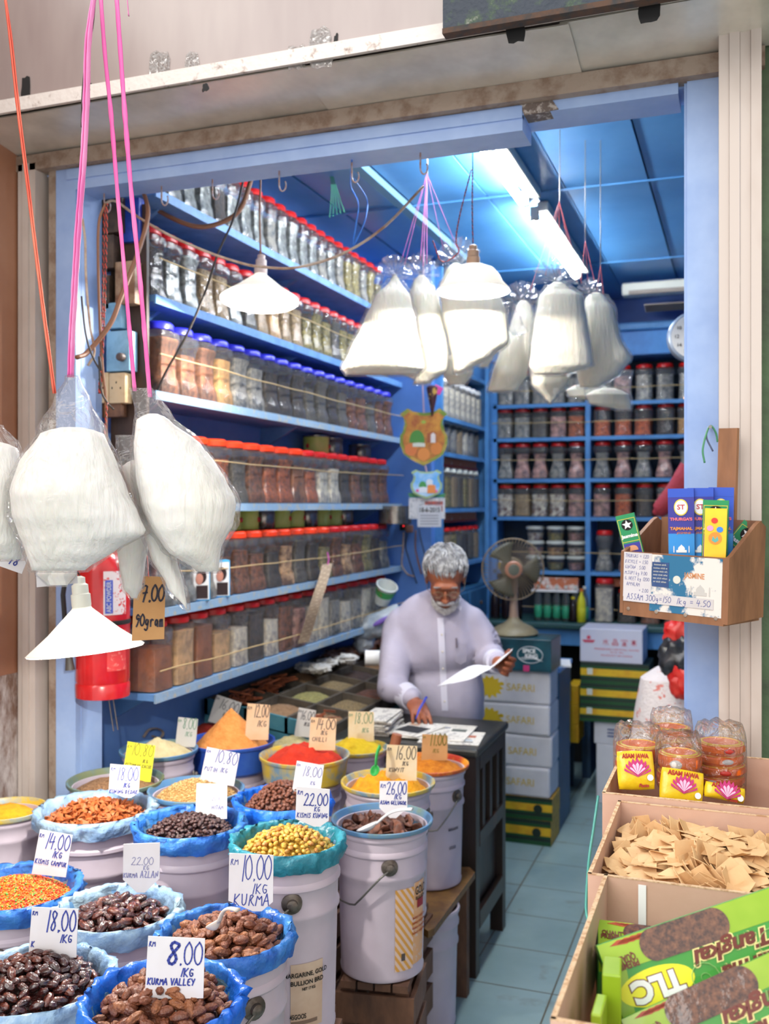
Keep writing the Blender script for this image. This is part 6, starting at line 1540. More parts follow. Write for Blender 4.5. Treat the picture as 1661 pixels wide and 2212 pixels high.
M_D2 = mat('matte_date', C(132, 76, 50), .4, C(90, 50, 36), 30, .38, .62, bump=.55, bs=200, coat=.15); M_D2b = mat('pale_date', C(156, 98, 62), .42, C(112, 66, 44), 60, bump=.55, bs=200)
def dates(k, n, cnt, u0, H, kind, zoff, L, m1, m2, bedm, dl, bl, group, wr_=.14):
    bed(k, bedm, bl, u0*.98, H*.9, kind, zoff-.012, 'dates', 'date_heap', .008)
    pr = [nugget(n, (L*.5*(1, .92, 1.08, .97)[i], L*.27, L*.245), (m1, m1, m2, m1)[i], i*2.3+len(k), wr_, 24, 16, 2.7, 1) for i in range(4)]
    pieces(k, pr, cnt, u0, H, kind, zoff, dl, group, 'date', tilt=.55, jz=.006)
fill('azlan', M_BAS, 'pale-blue-lined basin of long glossy dates', M_LINB)
dates('azlan', 'glossy_date', 105, .76, .038, 'dome', -.024, .0315, M_D1, M_D1b, M_D1, 'long glossy red-brown date behind the 18.00 card', 'glossy dates deeper in the pale-blue-lined basin', 'long glossy dates')
fill('kurma', M_BAS, 'blue-lined basin of matte dates at centre', M_LIND)
dates('kurma', 'brown_date', 112, .84, .046, 'dome', -.022, .0315, M_D2, M_D2b, M_D2, 'matte brown date in the basin priced 10.00', 'brown dates deeper in the basin priced 10.00', 'brown dates priced 10.00')
fill('sweet', M_BAS, 'pale-lined basin at the bottom left corner', M_LINB)
dates('sweet', 'blackish_date', 160, .80, .060, 'dome', -.022, .027, M_D1, M_D1b, M_D1, 'shiny blackish date in the bottom-left basin priced 18.00', 'blackish dates deeper in the bottom-left basin', 'shiny blackish dates')
fill('valley', M_BAS, 'vivid-blue-lined basin at the bottom of the stall', M_LINV)
dates('valley', 'wrinkled_date', 125, .78, .052, 'dome', -.022, .029, M_D2, M_D2b, M_D2, 'wrinkled brown date in the vivid blue basin priced 8.00', 'brown dates deeper in the vivid blue basin', 'wrinkled dates priced 8.00', .17)
# plank beside the desk, spare pail on the floor
x, y, z, r = G['curry']; zp = z-.016-PH
t = thing('plank_table', 'yellow-stained plank table end under the pail by the desk', 'table', (x-.05, y-.1, 0))
pl = [W(1026, 1856, 3.34), W(1014, 1848, 3.39), W(862, 1850, 3.39), W(866, 1960, 3.0), W(925, 1995, 2.88), W(938, 1982, 2.90)]
vs = [(p.x, p.y, zp-.0005) for p in pl]+[(p.x, p.y, zp-.022) for p in pl]; n = len(pl)
MB().add(vs, [tuple(reversed(range(n))), tuple(range(n, 2*n))]+[(i, i+n, (i+1) % n+n, (i+1) % n) for i in range(n)]).build('plank', mat('stained_plank', C(128, 92, 44), .55, C(96, 62, 34), 12, .4, .65, third=(.75, C(176, 150, 40)), bump=.2, bs=20), t)
for px, py, d in ((876, 1900, 3.33), (900, 1985, 2.98), (1000, 1980, 3.3)):
    p = W(px, py, d); MB().box((p.x, p.y, (zp-.022)/2), (.035, .035, zp-.022)).build('leg', M_CRATE, t)
p = W(918, 2080, 3.14)
x2, y2, z2, r2 = G['yback']; 
t = thing('wooden_crate', 'crate under the yellow powder pail by the tray', 'crate', (x2, y2, 0)); MB().box((x2, y2, (z2-.016-PH)/2), (.19, .19, z2-.0165-PH)).build('crate_body', M_CRATE, t)
pail((p.x, p.y), .115, .372, .37, 'spare white pail on the floor under the plank', 1.0, False, group=None)
# printed labels on the pails: a curved patch on the wall of the pail
def pail_label(k, a0, a1, z0, z1, m, nm, dr=.0012):
    x, y, z, r = G[k]; kk = r*.95/.148; zb = z-.016-PH; n = 14; vs = []
    for i in range(n+1):
        a = a0+(a1-a0)*i/n
        for zz in (z0, z1):
            rr = (.125+(.131-.125)*min(1, (zz*PH)/(.6*PH)))*kk+dr; vs.append((x+rr*math.cos(a), y+rr*math.sin(a), zb+zz*PH))
    o = MB().add(vs, [(2*i, 2*i+2, 2*i+3, 2*i+1) for i in range(n)]); tgt = [q for q in COL.objects if q.get('label') == NAMES[k]][0]
    return o.build(nm, m, tgt, 2), tgt, (x, y, zb, kk)
m = mat('striped_label', C(226, 176, 130), .5); nt = m.node_tree
w_ = nt.nodes.new('ShaderNodeTexWave'); w_.inputs['Scale'].default_value = 26; w_.bands_direction = 'DIAGONAL'; tc = nt.nodes.new('ShaderNodeTexCoord'); nt.links.new(tc.outputs['Object'], w_.inputs['Vector'])
r_ = nt.nodes.new('ShaderNodeValToRGB'); r_.color_ramp.interpolation = 'CONSTANT'; r_.color_ramp.elements[0].color = C(222, 160, 70); r_.color_ramp.elements[1].position = .5; r_.color_ramp.elements[1].color = C(226, 196, 180); nt.links.new(w_.outputs['Fac'], r_.inputs[0]); nt.links.new(r_.outputs[0], nt.nodes['Principled BSDF'].inputs['Base Color'])
m2 = mat('peach_label', C(222, 168, 120), .5, C(210, 190, 176), 60, .55, .62); M_MARG = mat('margarine_label', C(206, 182, 160), .6, C(190, 160, 136), 8); M_TAPE = mat('brown_tape', C(176, 134, 96), .35)
def lettering_on(k, ang, zf, s, size, m_, wd=None, dr=.003):
    x, y, z, r = G[k]; kk = r*.95/.148; zb = z-.016-PH; tgt = [q for q in COL.objects if q.get('label') == NAMES[k]][0]
    rr = (.125+.006*min(1, zf/.6))*kk+dr; n_ = Vector((math.cos(ang), math.sin(ang), 0)); p = Vector((x, y, zb+zf*PH))+n_*rr
    o = text(s, size, m_, None, Matrix.Identity(4), 'printed_lettering', .0003, wd)
    # wrap the letters round the pail
    for v in o.data.vertices:
        a = ang+v.co.x/rr; v.co = Vector((x+(rr-v.co.y*0)*math.cos(a), y+rr*math.sin(a), zb+zf*PH+v.co.z))
    o.data.transform(chain(tgt).inverted()); o.parent = tgt; return o
xa = math.atan2(-G['asam'][1], -G['asam'][0])
pail_label('asam', xa+.30, xa+.80, .08, .64, m, 'striped_label'); pail_label('asam', xa+.80, xa+1.25, .10, .66, m2, 'peach_label')
pail_label('asam', xa+.92, xa+1.2, .48, .54, mat('label_red', C(150, 30, 40), .5), 'red_panel', .002)
lettering_on('asam', xa+1.05, .60, 'GOLD', .030, M_BLACK, .05); lettering_on('asam', xa+1.05, .55, 'BULLION', .012, M_BLACK, .045)
for q in range(4): lettering_on('asam', xa+1.02, .42-q*.035, 'bakery margarine', .009, mat('label_orange_ink', C(206, 110, 50), .5), .06)
pail_label('asam', xa+.46, xa+.56, .15, .20, mat('label_grey_seal', C(86, 74, 70), .5), 'printed_seal', .002)
xg = math.atan2(-G['gold'][1], -G['gold'][0])
pail_label('gold', xg+.05, xg+.75, .10, .46, M_MARG, 'margarine_label'); lettering_on('gold', xg+.38, .40, 'MARGARINE, GOLD', .013, M_BLACK, .1); lettering_on('gold', xg+.40, .355, 'BULLION BRD', .013, M_BLACK, .075); lettering_on('gold', xg+.42, .32, 'NET 17 KG', .008, M_BLACK, .03)
lettering_on('gold', xg+.2, .17, '45GOOS', .014, M_BLACK, .035)
pail_label('gold', xg+.06, xg+.62, .125, .145, mat('label_dark_band', C(120, 96, 80), .6), 'printed_band', .002)
xk = math.atan2(-G['kurma'][1], -G['kurma'][0]); pail_label('kurma', xk+.1, xk+1.2, .44, .56, M_TAPE, 'brown_tape', .004); lettering_on('kurma', xk+.6, .50, '12 MARGARINE', .016, mat('faint_brown', C(120, 80, 54), .5), .09, .006)
pail_label('kurma', xk+.55, xk+1.1, .05, .30, m, 'striped_label')
xy_ = math.atan2(-G['yel'][1], -G['yel'][0]); pail_label('yel', xy_+.75, xy_+1.2, .05, .6, m, 'striped_label')
lettering_on('curry', xy_+.75, .52, 'MARGARINE', .012, M_BLACK, .045); lettering_on('curry', xy_+.72, .36, 'GOODS', .014, M_BLACK, .03)
# ---------------------------------------------------------------- price cards
M_CARD = mat('card_white', C(212, 210, 214), .75, C(202, 198, 198), 5); M_CARDC = mat('card_cream', C(226, 208, 176), .75, C(216, 186, 130), 6); M_CARDP = mat('card_peach', C(232, 196, 160), .75, C(222, 176, 130), 6)
M_CARDY = mat('card_yellow', C(232, 232, 50), .7); M_CARDB = mat('card_brown', C(196, 148, 96), .8, C(184, 134, 84), 8); M_CARDG = mat('card_grey', C(196, 194, 190), .75)
M_INKP = mat('faded_ink', C(140, 140, 180), .7); M_INKK = mat('black_ink', C(50, 46, 60), .6); M_INKG = mat('green_ink', C(90, 140, 110), .6); M_INKY = mat('olive_ink', C(120, 110, 40), .6)
def card(px0, py0, px1, py1, d, m, lines, label, tilt=0.0, cut=None, ink=M_INK, stem=True, yaw=0.0, pen=.0011, rs=True, lean=.12):
    """lines: (text, x share, z share, height share, pen)"""
    a = W(px0, py0, d); b_ = W(px1, py1, d); c = (a+b_)/2; w = (px1-px0)/F_PX*d; h = (py1-py0)/F_PX*d
    t = thing('price_card', label, 'price card', (c.x, c.y, c.z-h/2), group='price cards on the stall')
    ax = Vector((CS, SN, 0)); ax = Matrix.Rotation(yaw, 3, 'Z') @ ax
    T = frame(c, ax) @ Matrix.Rotation(-lean, 4, 'X') @ Matrix.Rotation(tilt, 4, 'Y')
    o = [(-w/2, -h/2), (w/2, -h/2+.003), (w/2-.001, h/2-.002), (-w/2+.001, h/2)]
    if cut == 'point': o = [(-w*.10, -h/2), (w*.12, -h/2), (w/2, -h*.22), (w/2-.001, h/2), (-w/2, h/2-.003), (-w/2+.001, -h*.24)]
    if cut == 'corner': o = [(-w/2, -h*.32), (w*.05, -h/2), (w*.25, -h/2), (w/2, -h*.34), (w/2, h/2-.004), (-w/2, h/2)]
    if stem: k = .02; o2 = [(x, z-(k if z < -h*.3 and cut is None else 0)) for x, z in o]; o = o2
    q = MB(); q.T = T; q.prism(o, 0, .0022); q.build('card', m, t)
    q = MB(); q.T = T
    if rs: write(q, 'RM', -w*.47, h*.30, h*.11, pen=pen*.6)
    for s, x, z, hs, pk in lines:
        units = sum(.7 if ch == ' ' else .45 if ch in '.:' else .72 if ch in '1I' else 1.08 for ch in s)
        write(q, s, x*w, z*h, hs*h, w=min(hs*h*.62, (.47-x)*w/units), pen=pen*pk)
    q.build('pen_lettering', ink, t)
    return t
card(316, 2026, 442, 2128, 1.55, M_CARD, [('8', -.18, -.08, .50, 2.0), ('.00', .06, -.08, .48, 1), ('1KG', .08, -.30, .17, .9), ('KURMA VALLEY', -.47, -.47, .13, .9)], 'white price card reading RM 8.00 1KG KURMA VALLEY', .02, pen=.0011)
card(65, 1962, 168, 2044, 1.76, M_CARD, [('18.00', -.20, -.12, .55, 1.1), ('1KG', .12, -.38, .2, .9), ('K', -.46, -.5, .14, .8)], 'white price card reading RM 18.00 in blackish dates', .02, pen=.0011)
card(494, 1845, 590, 1966, 1.88, M_CARD, [('10.00', -.26, .02, .44, 1), ('1KG', .0, -.2, .17, .9), ('KURMA', -.40, -.40, .20, 1)], 'white price card reading RM 10.00 1KG KURMA', .0, 'corner', pen=.0009)
card(265, 1822, 345, 1926, 2.01, M_CARD, [('22.00', -.28, .05, .16, .5), ('KG', .05, -.05, .10, .5), ('KURMA', -.48, -.2, .09, .8), ('AZLAN', -.02, -.2, .13, .8)], 'blank-looking pointed card with faint KURMA AZLAN writing', .0, 'point', ink=M_INKP, rs=False)
card(78, 1798, 152, 1872, 2.19, M_CARD, [('14.00', -.28, .0, .45, 1), ('1KG', -.02, -.22, .18, .9), ('KISMIS CAMPUR', -.47, -.44, .13, .8)], 'white price card reading RM 14.00 1KG in the orange mix', .14)
card(236, 1652, 301, 1722, 2.50, M_CARD, [('18.00', -.28, .0, .42, .9), ('1KG', -.05, -.2, .14, .9), ('KUNING BEDAK', -.48, -.38, .12, .8)], 'white price card reading RM 18.00 KUNING BEDAK on flakes', .03, 'corner')
card(423, 1693, 491, 1752, 2.34, M_CARD, [('20.00', .0, -.1, .12, .3), ('HITAM', .0, -.42, .14, .6)], 'nearly blank white price card above the dark raisins', .0, ink=M_INKP, rs=False)
card(440, 1620, 514, 1678, 2.71, M_CARD, [('10.80', -.22, .0, .48, .9), ('1KG', .0, -.32, .18, .7), ('PUTIH', -.45, -.35, .16, .7)], 'white tilted price card reading RM 10.80 in barley', .18)
card(270, 1606, 332, 1672, 2.81, M_CARDY, [('10.80', -.34, .08, .40, 1), ('1KG', .1, -.12, .12, .9), ('KETUMBAR KACUK', -.46, -.28, .11, .8)], 'bright yellow price card reading RM 10.80', .12, ink=M_INKY)
card(382, 1551, 426, 1600, 3.10, M_CARDG, [('8.00', -.25, .0, .5, .9), ('1KG', -.1, -.3, .2, .7)], 'grey-white price card reading 8.00 in beige powder', .08, ink=M_INKG)
card(459, 1508, 517, 1556, 3.58, M_CARDG, [('16.00', -.3, -.05, .45, 1), ('KG', -.05, -.35, .2, .8)], 'tilted grey-white price card reading 16.00 in red powder', .3, ink=M_INKK)
card(532, 1521, 582, 1585, 3.15, M_CARDP, [('12.00', -.2, .05, .42, 1), ('1KG', -.05, -.25, .2, .9)], 'peach price card reading 12.00 beside the orange cone', .05, ink=M_INKK)
card(641, 1531, 680, 1580, 3.42, M_CARDG, [('16.00', -.35, .0, .4, .9), ('1KG', -.1, -.25, .16, .8)], 'small grey price card reading 16.00 in greenish powder', .15, ink=M_INKK)
card(669, 1551, 726, 1607, 3.06, M_CARDP, [('14.00', -.30, .05, .42, 1), ('1KG', -.1, -.15, .16, .8), ('CHILLI', -.4, -.40, .16, .8)], 'peach price card reading 14.00 in the red chilli powder', .05, ink=M_INKK)
card(752, 1537, 808, 1590, 3.38, M_CARDC, [('18.00', -.30, .0, .45, 1), ('1KG', .0, -.35, .18, .8)], 'cream price card reading 18.00 in lemon yellow powder', .0, ink=M_INKG)
card(834, 1610, 901, 1672, 2.90, M_CARDC, [('16.00', -.22, .0, .46, 1), ('1KG', .0, -.2, .14, .8), ('KUNYIT', -.4, -.42, .14, .8)], 'cream price card reading RM 16.00 by the green scoop', .03, ink=M_INKK)
card(911, 1587, 967, 1630, 3.26, M_CARDB, [('11.00', -.22, -.05, .6, 1.5), ('1KG', -.1, -.4, .2, .8)], 'brown cardboard price card reading 11.00', .03, ink=M_INKY)
card(819, 1687, 880, 1766, 2.55, M_CARD, [('26.00', -.26, .12, .34, 1), ('1KG', -.0, -.0, .13, .8), ('ASAM GELUGOR', -.46, -.14, .10, .9)], 'white pointed card reading RM 26.00 ASAM GELUGOR', .03, 'point')
card(636, 1648, 697, 1702, 2.48, M_CARD, [('18.00', -.25, -.05, .42, .8), ('KG', .1, -.35, .15, .7)], 'white tilted price card reading 18.00 in brown raisins', .14, ink=M_INKP)
card(639, 1701, 711, 1784, 2.10, M_CARD, [('22.00', -.28, .02, .32, 1), ('KG', .05, -.12, .12, .7), ('KISMIS KUNING', -.46, -.28, .12, .7)], 'white price card reading 22.00 in golden raisins', .03, 'corner')
# hanging cards
def hcard(px0, py0, px1, py1, d, m, lines, label, tilt, yaw, ink, pen=.001, sh=None):
    t = card(px0, py0, px1, py1, d, m, lines, label, tilt, sh, ink, False, yaw, pen, True, 0.0); return t
hcard(288, 1244, 356, 1384, 1.95, M_CARDB, [('7.00', -.25, .10, .26, 1.3), ('90gram', -.42, -.28, .19, 1.1)], 'brown cardboard sign reading RM 7.00 90gram on a string', .03, .30, M_INKK, .0014)
wire([W(318, 1200, 1.96), W(320, 1230, 1.95), W(321, 1246, 1.95)], .0012, mat('thin_pink', C(226, 130, 130), .5), 'thin pink string holding the brown cardboard sign', 'string', cat='string')
hcard(78, 1138, 163, 1266, 2.0, M_CARD, [('5.00', -.1, .12, .24, 1), ('90gram', -.3, -.22, .18, 1)], 'white card with gram writing hanging behind the large bag', -.05, .2, M_INKK, .0012)
hcard(2, 1190, 56, 1234, 1.9, M_CARD, [('18', -.2, -.2, .5, 1)], 'small tilted white card at the far left below the bags', .4, 0, M_INK, .0012)
# spoons and scoops
M_SPN = mat('spoon_white', C(232, 230, 232), .2, coat=.4)
def spoon(A, B, r1, w, label, nm, m, dish=1.0):
    A, B = Vector(A), Vector(B); d = (B-A); L = d.length; d.normalize(); s = d.cross(Vector((0, 0, 1))).normalized(); u = s.cross(d).normalized()
    t = thing(nm, label, 'spoon', A); n = 18
    P = [A+d*(L*(.34+.66*k/10))+u*(.012*math.sin(PI*k/10)) for k in range(11)]
    MB().tube(P, [w*.9]+[w]*9+[w*1.15], 10, flat=.5).build('handle', m, t, 2)
    vs = []
    for ly in (0, 1):
        for j in range(8):
            for i in range(n):
                v = j/7; a = 2*PI*i/n; rad = v*(1-.08*ly)
                x = A+d*(L*.17)+d*(L*.20*rad*math.cos(a))+s*(r1*rad*math.sin(a))+u*(-.012*dish*(1-v*v)+.0018*ly+.003)
                vs.append(x)
    fs = []
    for ly in (0, 1):
        for j in range(7):
            for i in range(n):
                a = ly*8*n+j*n+i; q = ly*8*n+j*n+(i+1) % n; fs.append((a, a+n, q+n, q) if ly else (q, q+n, a+n, a))
    for i in range(n): fs.append((7*n+i, 7*n+(i+1) % n, 15*n+(i+1) % n, 15*n+i))
    MB().add(vs, fs).build('spoon_bowl', m, t, 2); return t
spoon(W(775, 1795, 2.50), W(890, 1748, 2.44), .022, .007, 'white porcelain spoon lying on the dried fruit slices', 'soup_spoon', M_SPN)
t = spoon(W(452, 2005, 1.77), W(514, 1966, 1.73), .014, .006, 'white spoon stuck into the dates priced 10.00', 'soup_spoon', mat('spoon_cream', C(216, 204, 192), .25))
spoon(W(808, 1676, 2.82), W(820, 1614, 2.87), .014, .008, 'green plastic scoop standing in the yellow powder', 'scoop', mat('scoop_green', C(60, 176, 84), .35, transl=.2), .8)
p = W(857, 1588, 3.3); b = MB(); b.tube([W(852, 1612, 3.24), W(858, 1586, 3.24)], .017, 16); o = b.build('wooden_scoop', mat('handle_wood', C(160, 96, 66), .5), smooth=1); settle(o, W(855, 1600, 3.24)); tag(o, 'round brown scoop handle standing in the orange powder', 'scoop handle')

# ---------------------------------------------------------------- pendant lamps
M_SHADE = mat('white_shade', C(250, 248, 242), .35, transl=.5)
M_BULB = mat('lit_bulb', (1, 1, 1, 1), .4, emit=((1, .96, .88, 1), BULB_W*12))
def lamp(c, r, h, label, bell=False, tilt=(0, 0), power=1.0, sock=M_FIT):
    t = thing('pendant_lamp', label, 'lamp', c, rot=(tilt[0], tilt[1], 0)); T = chain(t)
    if bell: P = [(r, -h), (r*.985, -h*.93), (r*.80, -h*.66), (r*.72, -h*.42), (r*.56, -h*.16), (r*.26, 0), (r*.12, .004)]
    else: P = [(r, -h), (r*.985, -h*.985), (r*.60, -h*.60), (r*.18, -h*.10), (r*.13, 0)]
    P2 = [(a-.0025, z-.002) for a, z in reversed(P)]
    b = MB(); b.T = T; b.lathe(P+P2, 56, cap0=False, cap1=False); b.build('lamp_shade', M_SHADE, t, 1)
    b = MB(); b.T = T; b.lathe([(.019, -.012), (.0205, .0), (.0205, .022), (.0175, .024), (.0175, .042), (.0125, .046), (.0125, .058), (.005, .062)], 20); b.build('socket', sock, t, 1)
    b = MB(); b.T = T; b.ball((0, 0, -h*.52), (.022, .022, .026), 16, 12); b.tube([(0, 0, -.005), (0, 0, -h*.4)], .012, 10); b.build('bulb', M_BULB, t, 1)
    ld = bpy.data.lights.new('bulb_light', 'POINT'); ld.energy = BULB_W*.25*power; ld.shadow_soft_size = .006; ld.color = (1, .95, .86)
    l = bpy.data.objects.new('bulb_light', ld); COL.objects.link(l); l.location = T @ Vector((0, 0, -h*.52-.034)); return t
lamp(W(563, 590, 3.10), .125, .088, 'white conical lamp hanging in the middle of the opening', tilt=(-.15, -.03), sock=mat('socket_pink', C(206, 186, 180), .4))
lamp(W(1022, 572, 3.0), .113, .082, 'bell-shaped white lamp in front of the hanging bags', True, tilt=(.0, 0), sock=mat('socket_tan', C(196, 160, 130), .4))
lamp(W(176, 1306, 2.12), .124, .098, 'lit conical lamp nearest the camera, beside the fire extinguisher', tilt=(.0, -.11), power=1.0)
# ---------------------------------------------------------------- bags of white noodles
M_BAG = film('noodle_bag_film', (1, 1, 1, 1), .07, .45, .10, 1.6, 18, .34)
M_NOOD = mat('white_noodles', C(254, 248, 234), .7, C(250, 240, 218), 5, .4, .7, bump=.5, bs=70, stretch=(1, 1, .12), sss=.25)
M_NOODT = mat('noodle_translucent', C(254, 252, 248), .55, C(250, 246, 236), 5, bump=.7, bs=60, stretch=(1, 1, .15), sss=.25)
def loft(rows, d, thick, seed, inset=0, cr=.006, n=40, m=30, roundx=1.6):
    """rows: (py, px left, px right, thickness share) from top to bottom"""
    out = []; fs = []
    for k in range(m+1):
        t = k/m*(len(rows)-1); i = min(int(t), len(rows)-2); f = t-i; f2 = f*f*(3-2*f)*.5+f*.5
        a, b_ = rows[i], rows[i+1]; py = a[0]+(b_[0]-a[0])*f; l = a[1]+(b_[1]-a[1])*f2; r = a[2]+(b_[2]-a[2])*f2; th = a[3]+(b_[3]-a[3])*f2
        l += inset; r -= inset; cx = (l+r)/2; hw = max((r-l)/2, .5)
        for j in range(n):
            an = 2*PI*j/n; c_ = math.cos(an); s_ = math.sin(an)
            c_ = math.copysign(abs(c_)**(1/roundx*1.0 if roundx < 1 else .85), c_)
            p = W(cx+hw*c_, py, d); q = Vector((-SN, CS, 0)); p = p+q*(s_*th*thick*.5*(1-inset*.004))
            no = Vector((CS*c_-SN*s_, SN*c_+CS*s_, 0)); cc = cr*(1-.6*(inset > 0))
            p = p+no*cc*(nz((p.x*13+seed, p.y*13, p.z*9))+.6*abs(nz((p.x*34+seed, p.y*34, p.z*22)))+.35*abs(nz((p.x*75+seed, p.y*75, p.z*40))))
            out.append(p)
    for k in range(m):
        for j in range(n): a = k*n+j; b_ = k*n+(j+1) % n; fs.append((a, a+n, b_+n, b_))
    fs.append(tuple(range(n))); fs.append(tuple(reversed(range(m*n, (m+1)*n))))
    return MB().add(out, fs)
def bag(rows, d, thick, label, seed, top=1, mat_n=None, group=None, inset=5, tie=None, tuft=None, nm='noodle_bag'):
    base = W((rows[-1][1]+rows[-1][2])/2, rows[-1][0], d)
    t = thing(nm, label, 'bag', base, group=group)
    loft(rows, d, thick, seed, cr=.010, n=56, m=44).build('bag_film', M_BAG, t, 2)
    inner = rows[top:]
    inner = [(r[0]+(8 if i == 0 else -4 if i == len(inner)-1 else 0), r[1], r[2], r[3]*.9) for i, r in enumerate(inner)]
    a0 = inner[0]; cx_ = (a0[1]+a0[2])/2; hw_ = (a0[2]-a0[1])/2
    inner = [(a0[0]-14, cx_-hw_*.42, cx_+hw_*.42, a0[3]*.4), (a0[0]-8, cx_-hw_*.75, cx_+hw_*.75, a0[3]*.75)]+inner
    loft(inner, d, thick, seed, inset=inset, cr=.005).build('noodles', mat_n or M_NOOD, t, 2)
    if tuft:
        px, py, rr = tuft
        for q in range(6):
            a = PI*(q+.5)/6; c = W(px, py, d); k = rr*1.15/F_PX*d
            e = c+Vector((CS*math.cos(a), SN*math.cos(a), 0))*k+Vector((0, 0, math.sin(a)*k*1.1))+Vector((-SN, CS, 0))*R.uniform(-.015, .015)
            n = 7; vs = []; w = k*.5
            dr = (e-c); sd = Vector((-dr.z*CS, -dr.z*SN, dr.dot(Vector((CS, SN, 0))))).normalized()
            for i in range(n+1):
                u = i/n
                for j in range(7):
                    v = j/6-.5; p = c+dr*u+sd*(v*w*(.3+1.6*u))+Vector((-SN, CS, 0))*(.010*math.sin(v*9+q)+.012*nz((u*3+q*5, v*5, seed)))
                    vs.append(p)
            fs = [(i*7+j, i*7+j+1, (i+1)*7+j+1, (i+1)*7+j) for i in range(n) for j in range(6)]
            MB().add(vs, fs).build('knot_frill', M_BAG, t, 2)
    return t
GB = 'noodle bags hanging in the opening'
bag([(812, 148, 162, .1), (870, 116, 196, .3), (930, 80, 232, .6), (1000, 36, 258, .85), (1060, 18, 282, 1), (1110, 22, 306, .9), (1150, 34, 322, .7), (1185, 48, 262, .5), (1236, 62, 190, .15)], 1.75, .15, 'large glowing noodle bag nearest the camera at left', 1, 2, M_NOODT, GB, 7)
bag([(838, 274, 330, .08), (900, 288, 372, .3), (960, 284, 440, .6), (1030, 290, 490, .9), (1085, 300, 515, 1), (1130, 316, 508, .95), (1185, 352, 482, .7), (1238, 420, 478, .2)], 1.80, .15, 'noodle bag bulging to the right beside the orange-lid jars', 2, 1, M_NOODT, GB, 6)
bag([(940, 250, 300, .2), (1000, 262, 330, .6), (1100, 292, 352, .8), (1200, 322, 384, .7), (1270, 360, 400, .4), (1318, 398, 407, .05)], 1.84, .09, 'narrow pointed noodle bag hanging between the two large ones', 3, 1, M_NOODT, GB, 4)
bag([(1080, 250, 320, .3), (1150, 246, 330, .7), (1220, 254, 316, .6), (1268, 262, 310, .4), (1296, 280, 300, .1)], 1.9, .09, 'small noodle bag end hanging above the brown sign', 4, 0, M_NOODT, GB, 4)
bag([(918, -60, 6, .2), (960, -90, 42, .5), (1040, -120, 60, .9), (1120, -110, 58, .9), (1170, -80, 62, .6), (1212, -40, 50, .2)], 1.8, .14, 'noodle bag cut off by the left edge of the photo', 5, 1, M_NOODT, GB, 6)
bag([(1210, 84, 168, .4), (1240, 76, 168, .5), (1268, 100, 150, .2)], 2.0, .08, 'bottom of a noodle bag showing behind the white gram card', 6, 0, M_NOODT, GB, 3)
GM = 'noodle bags on pink strings'
bag([(600, 838, 868, .12), (640, 806, 890, .5), (700, 780, 902, .8), (760, 752, 914, 1), (795, 734, 920, .9), (812, 742, 906, .4)], 3.25, .15, 'leftmost noodle bag on the pink strings', 11, 0, None, GM, 4, tuft=(852, 596, 34))
bag([(600, 890, 930, .2), (640, 880, 950, .6), (700, 888, 962, .9), (760, 900, 972, 1), (800, 900, 968, .8), (832, 890, 930, .3)], 3.35, .14, 'narrow noodle bag right of the leftmost one on pink strings', 12, 0, None, GM, 3, tuft=(908, 592, 34))
bag([(575, 960, 1010, .3), (620, 944, 1075, .7), (680, 952, 1098, .9), (740, 966, 1104, 1), (770, 972, 1068, .8), (808, 976, 1004, .3)], 3.30, .14, 'noodle bag glowing behind the bell-shaped lamp', 13, 0, None, GM, 4, tuft=(990, 566, 40))
bag([(770, 955, 1025, .5), (810, 955, 1022, .7), (834, 966, 1008, .3)], 3.45, .10, 'rounded noodle bag bottom under the glowing bag', 14, 0, None, GM, 3)
bag([(740, 1020, 1075, .5), (775, 1028, 1066, .6), (796, 1034, 1056, .3)], 3.45, .09, 'small noodle bag bulge right under the glowing bag', 15, 0, None, GM, 3)
bag([(755, 870, 960, .5), (800, 850, 950, .7), (828, 900, 930, .3)], 3.5, .10, 'noodle bag mostly behind the leftmost pair', 16, 0, None, GM, 3)
GN = 'noodle bags on red strings'
bag([(655, 1112, 1150, .2), (700, 1100, 1160, .6), (760, 1076, 1150, .9), (810, 1060, 1140, .9), (848, 1052, 1120, .5)], 3.5, .13, 'leftmost noodle bag on the red strings', 21, 0, None, GN, 3, tuft=(1128, 648, 32))
bag([(616, 1176, 1232, .4), (640, 1162, 1262, .7), (700, 1152, 1272, .9), (760, 1144, 1280, 1), (790, 1140, 1283, .8), (812, 1150, 1230, .4)], 3.35, .13, 'widest upright noodle bag on the red strings', 22, 0, None, GN, 3, tuft=(1200, 606, 40))
bag([(790, 1140, 1240, .5), (830, 1146, 1228, .7), (862, 1176, 1202, .3), (874, 1184, 1192, .1)], 3.5, .11, 'noodle bag with pointed bottom beneath the widest one', 23, 0, None, GN, 3)
bag([(638, 1262, 1312, .4), (670, 1256, 1330, .7), (730, 1248, 1342, .9), (775, 1240, 1366, 1), (810, 1244, 1340, .8), (840, 1250, 1296, .3)], 3.45, .12, 'rightmost noodle bag on the red strings', 24, 0, None, GN, 3, tuft=(1275, 632, 24))
bag([(800, 1260, 1365, .4), (845, 1262, 1362, .6), (872, 1270, 1366, .5), (888, 1330, 1366, .2)], 3.6, .10, 'limp clear noodle bag hanging lowest at right', 25, 1, None, GN, 4)
bag([(835, 1220, 1325, .4), (856, 1225, 1322, .5), (866, 1250, 1300, .2)], 3.65, .09, 'low noodle bag behind the rightmost ones', 26, 0, None, GN, 3)
t = thing('empty_bag', 'small crumpled clear bag between the pink and red string groups', 'bag', W(1115, 700, 3.4), group=None)
loft([(652, 1098, 1104, .1), (690, 1092, 1126, .6), (716, 1104, 1136, .5), (724, 1112, 1124, .1)], 3.4, .05, 33, cr=.012).build('bag_film', M_BAG, t, 2)
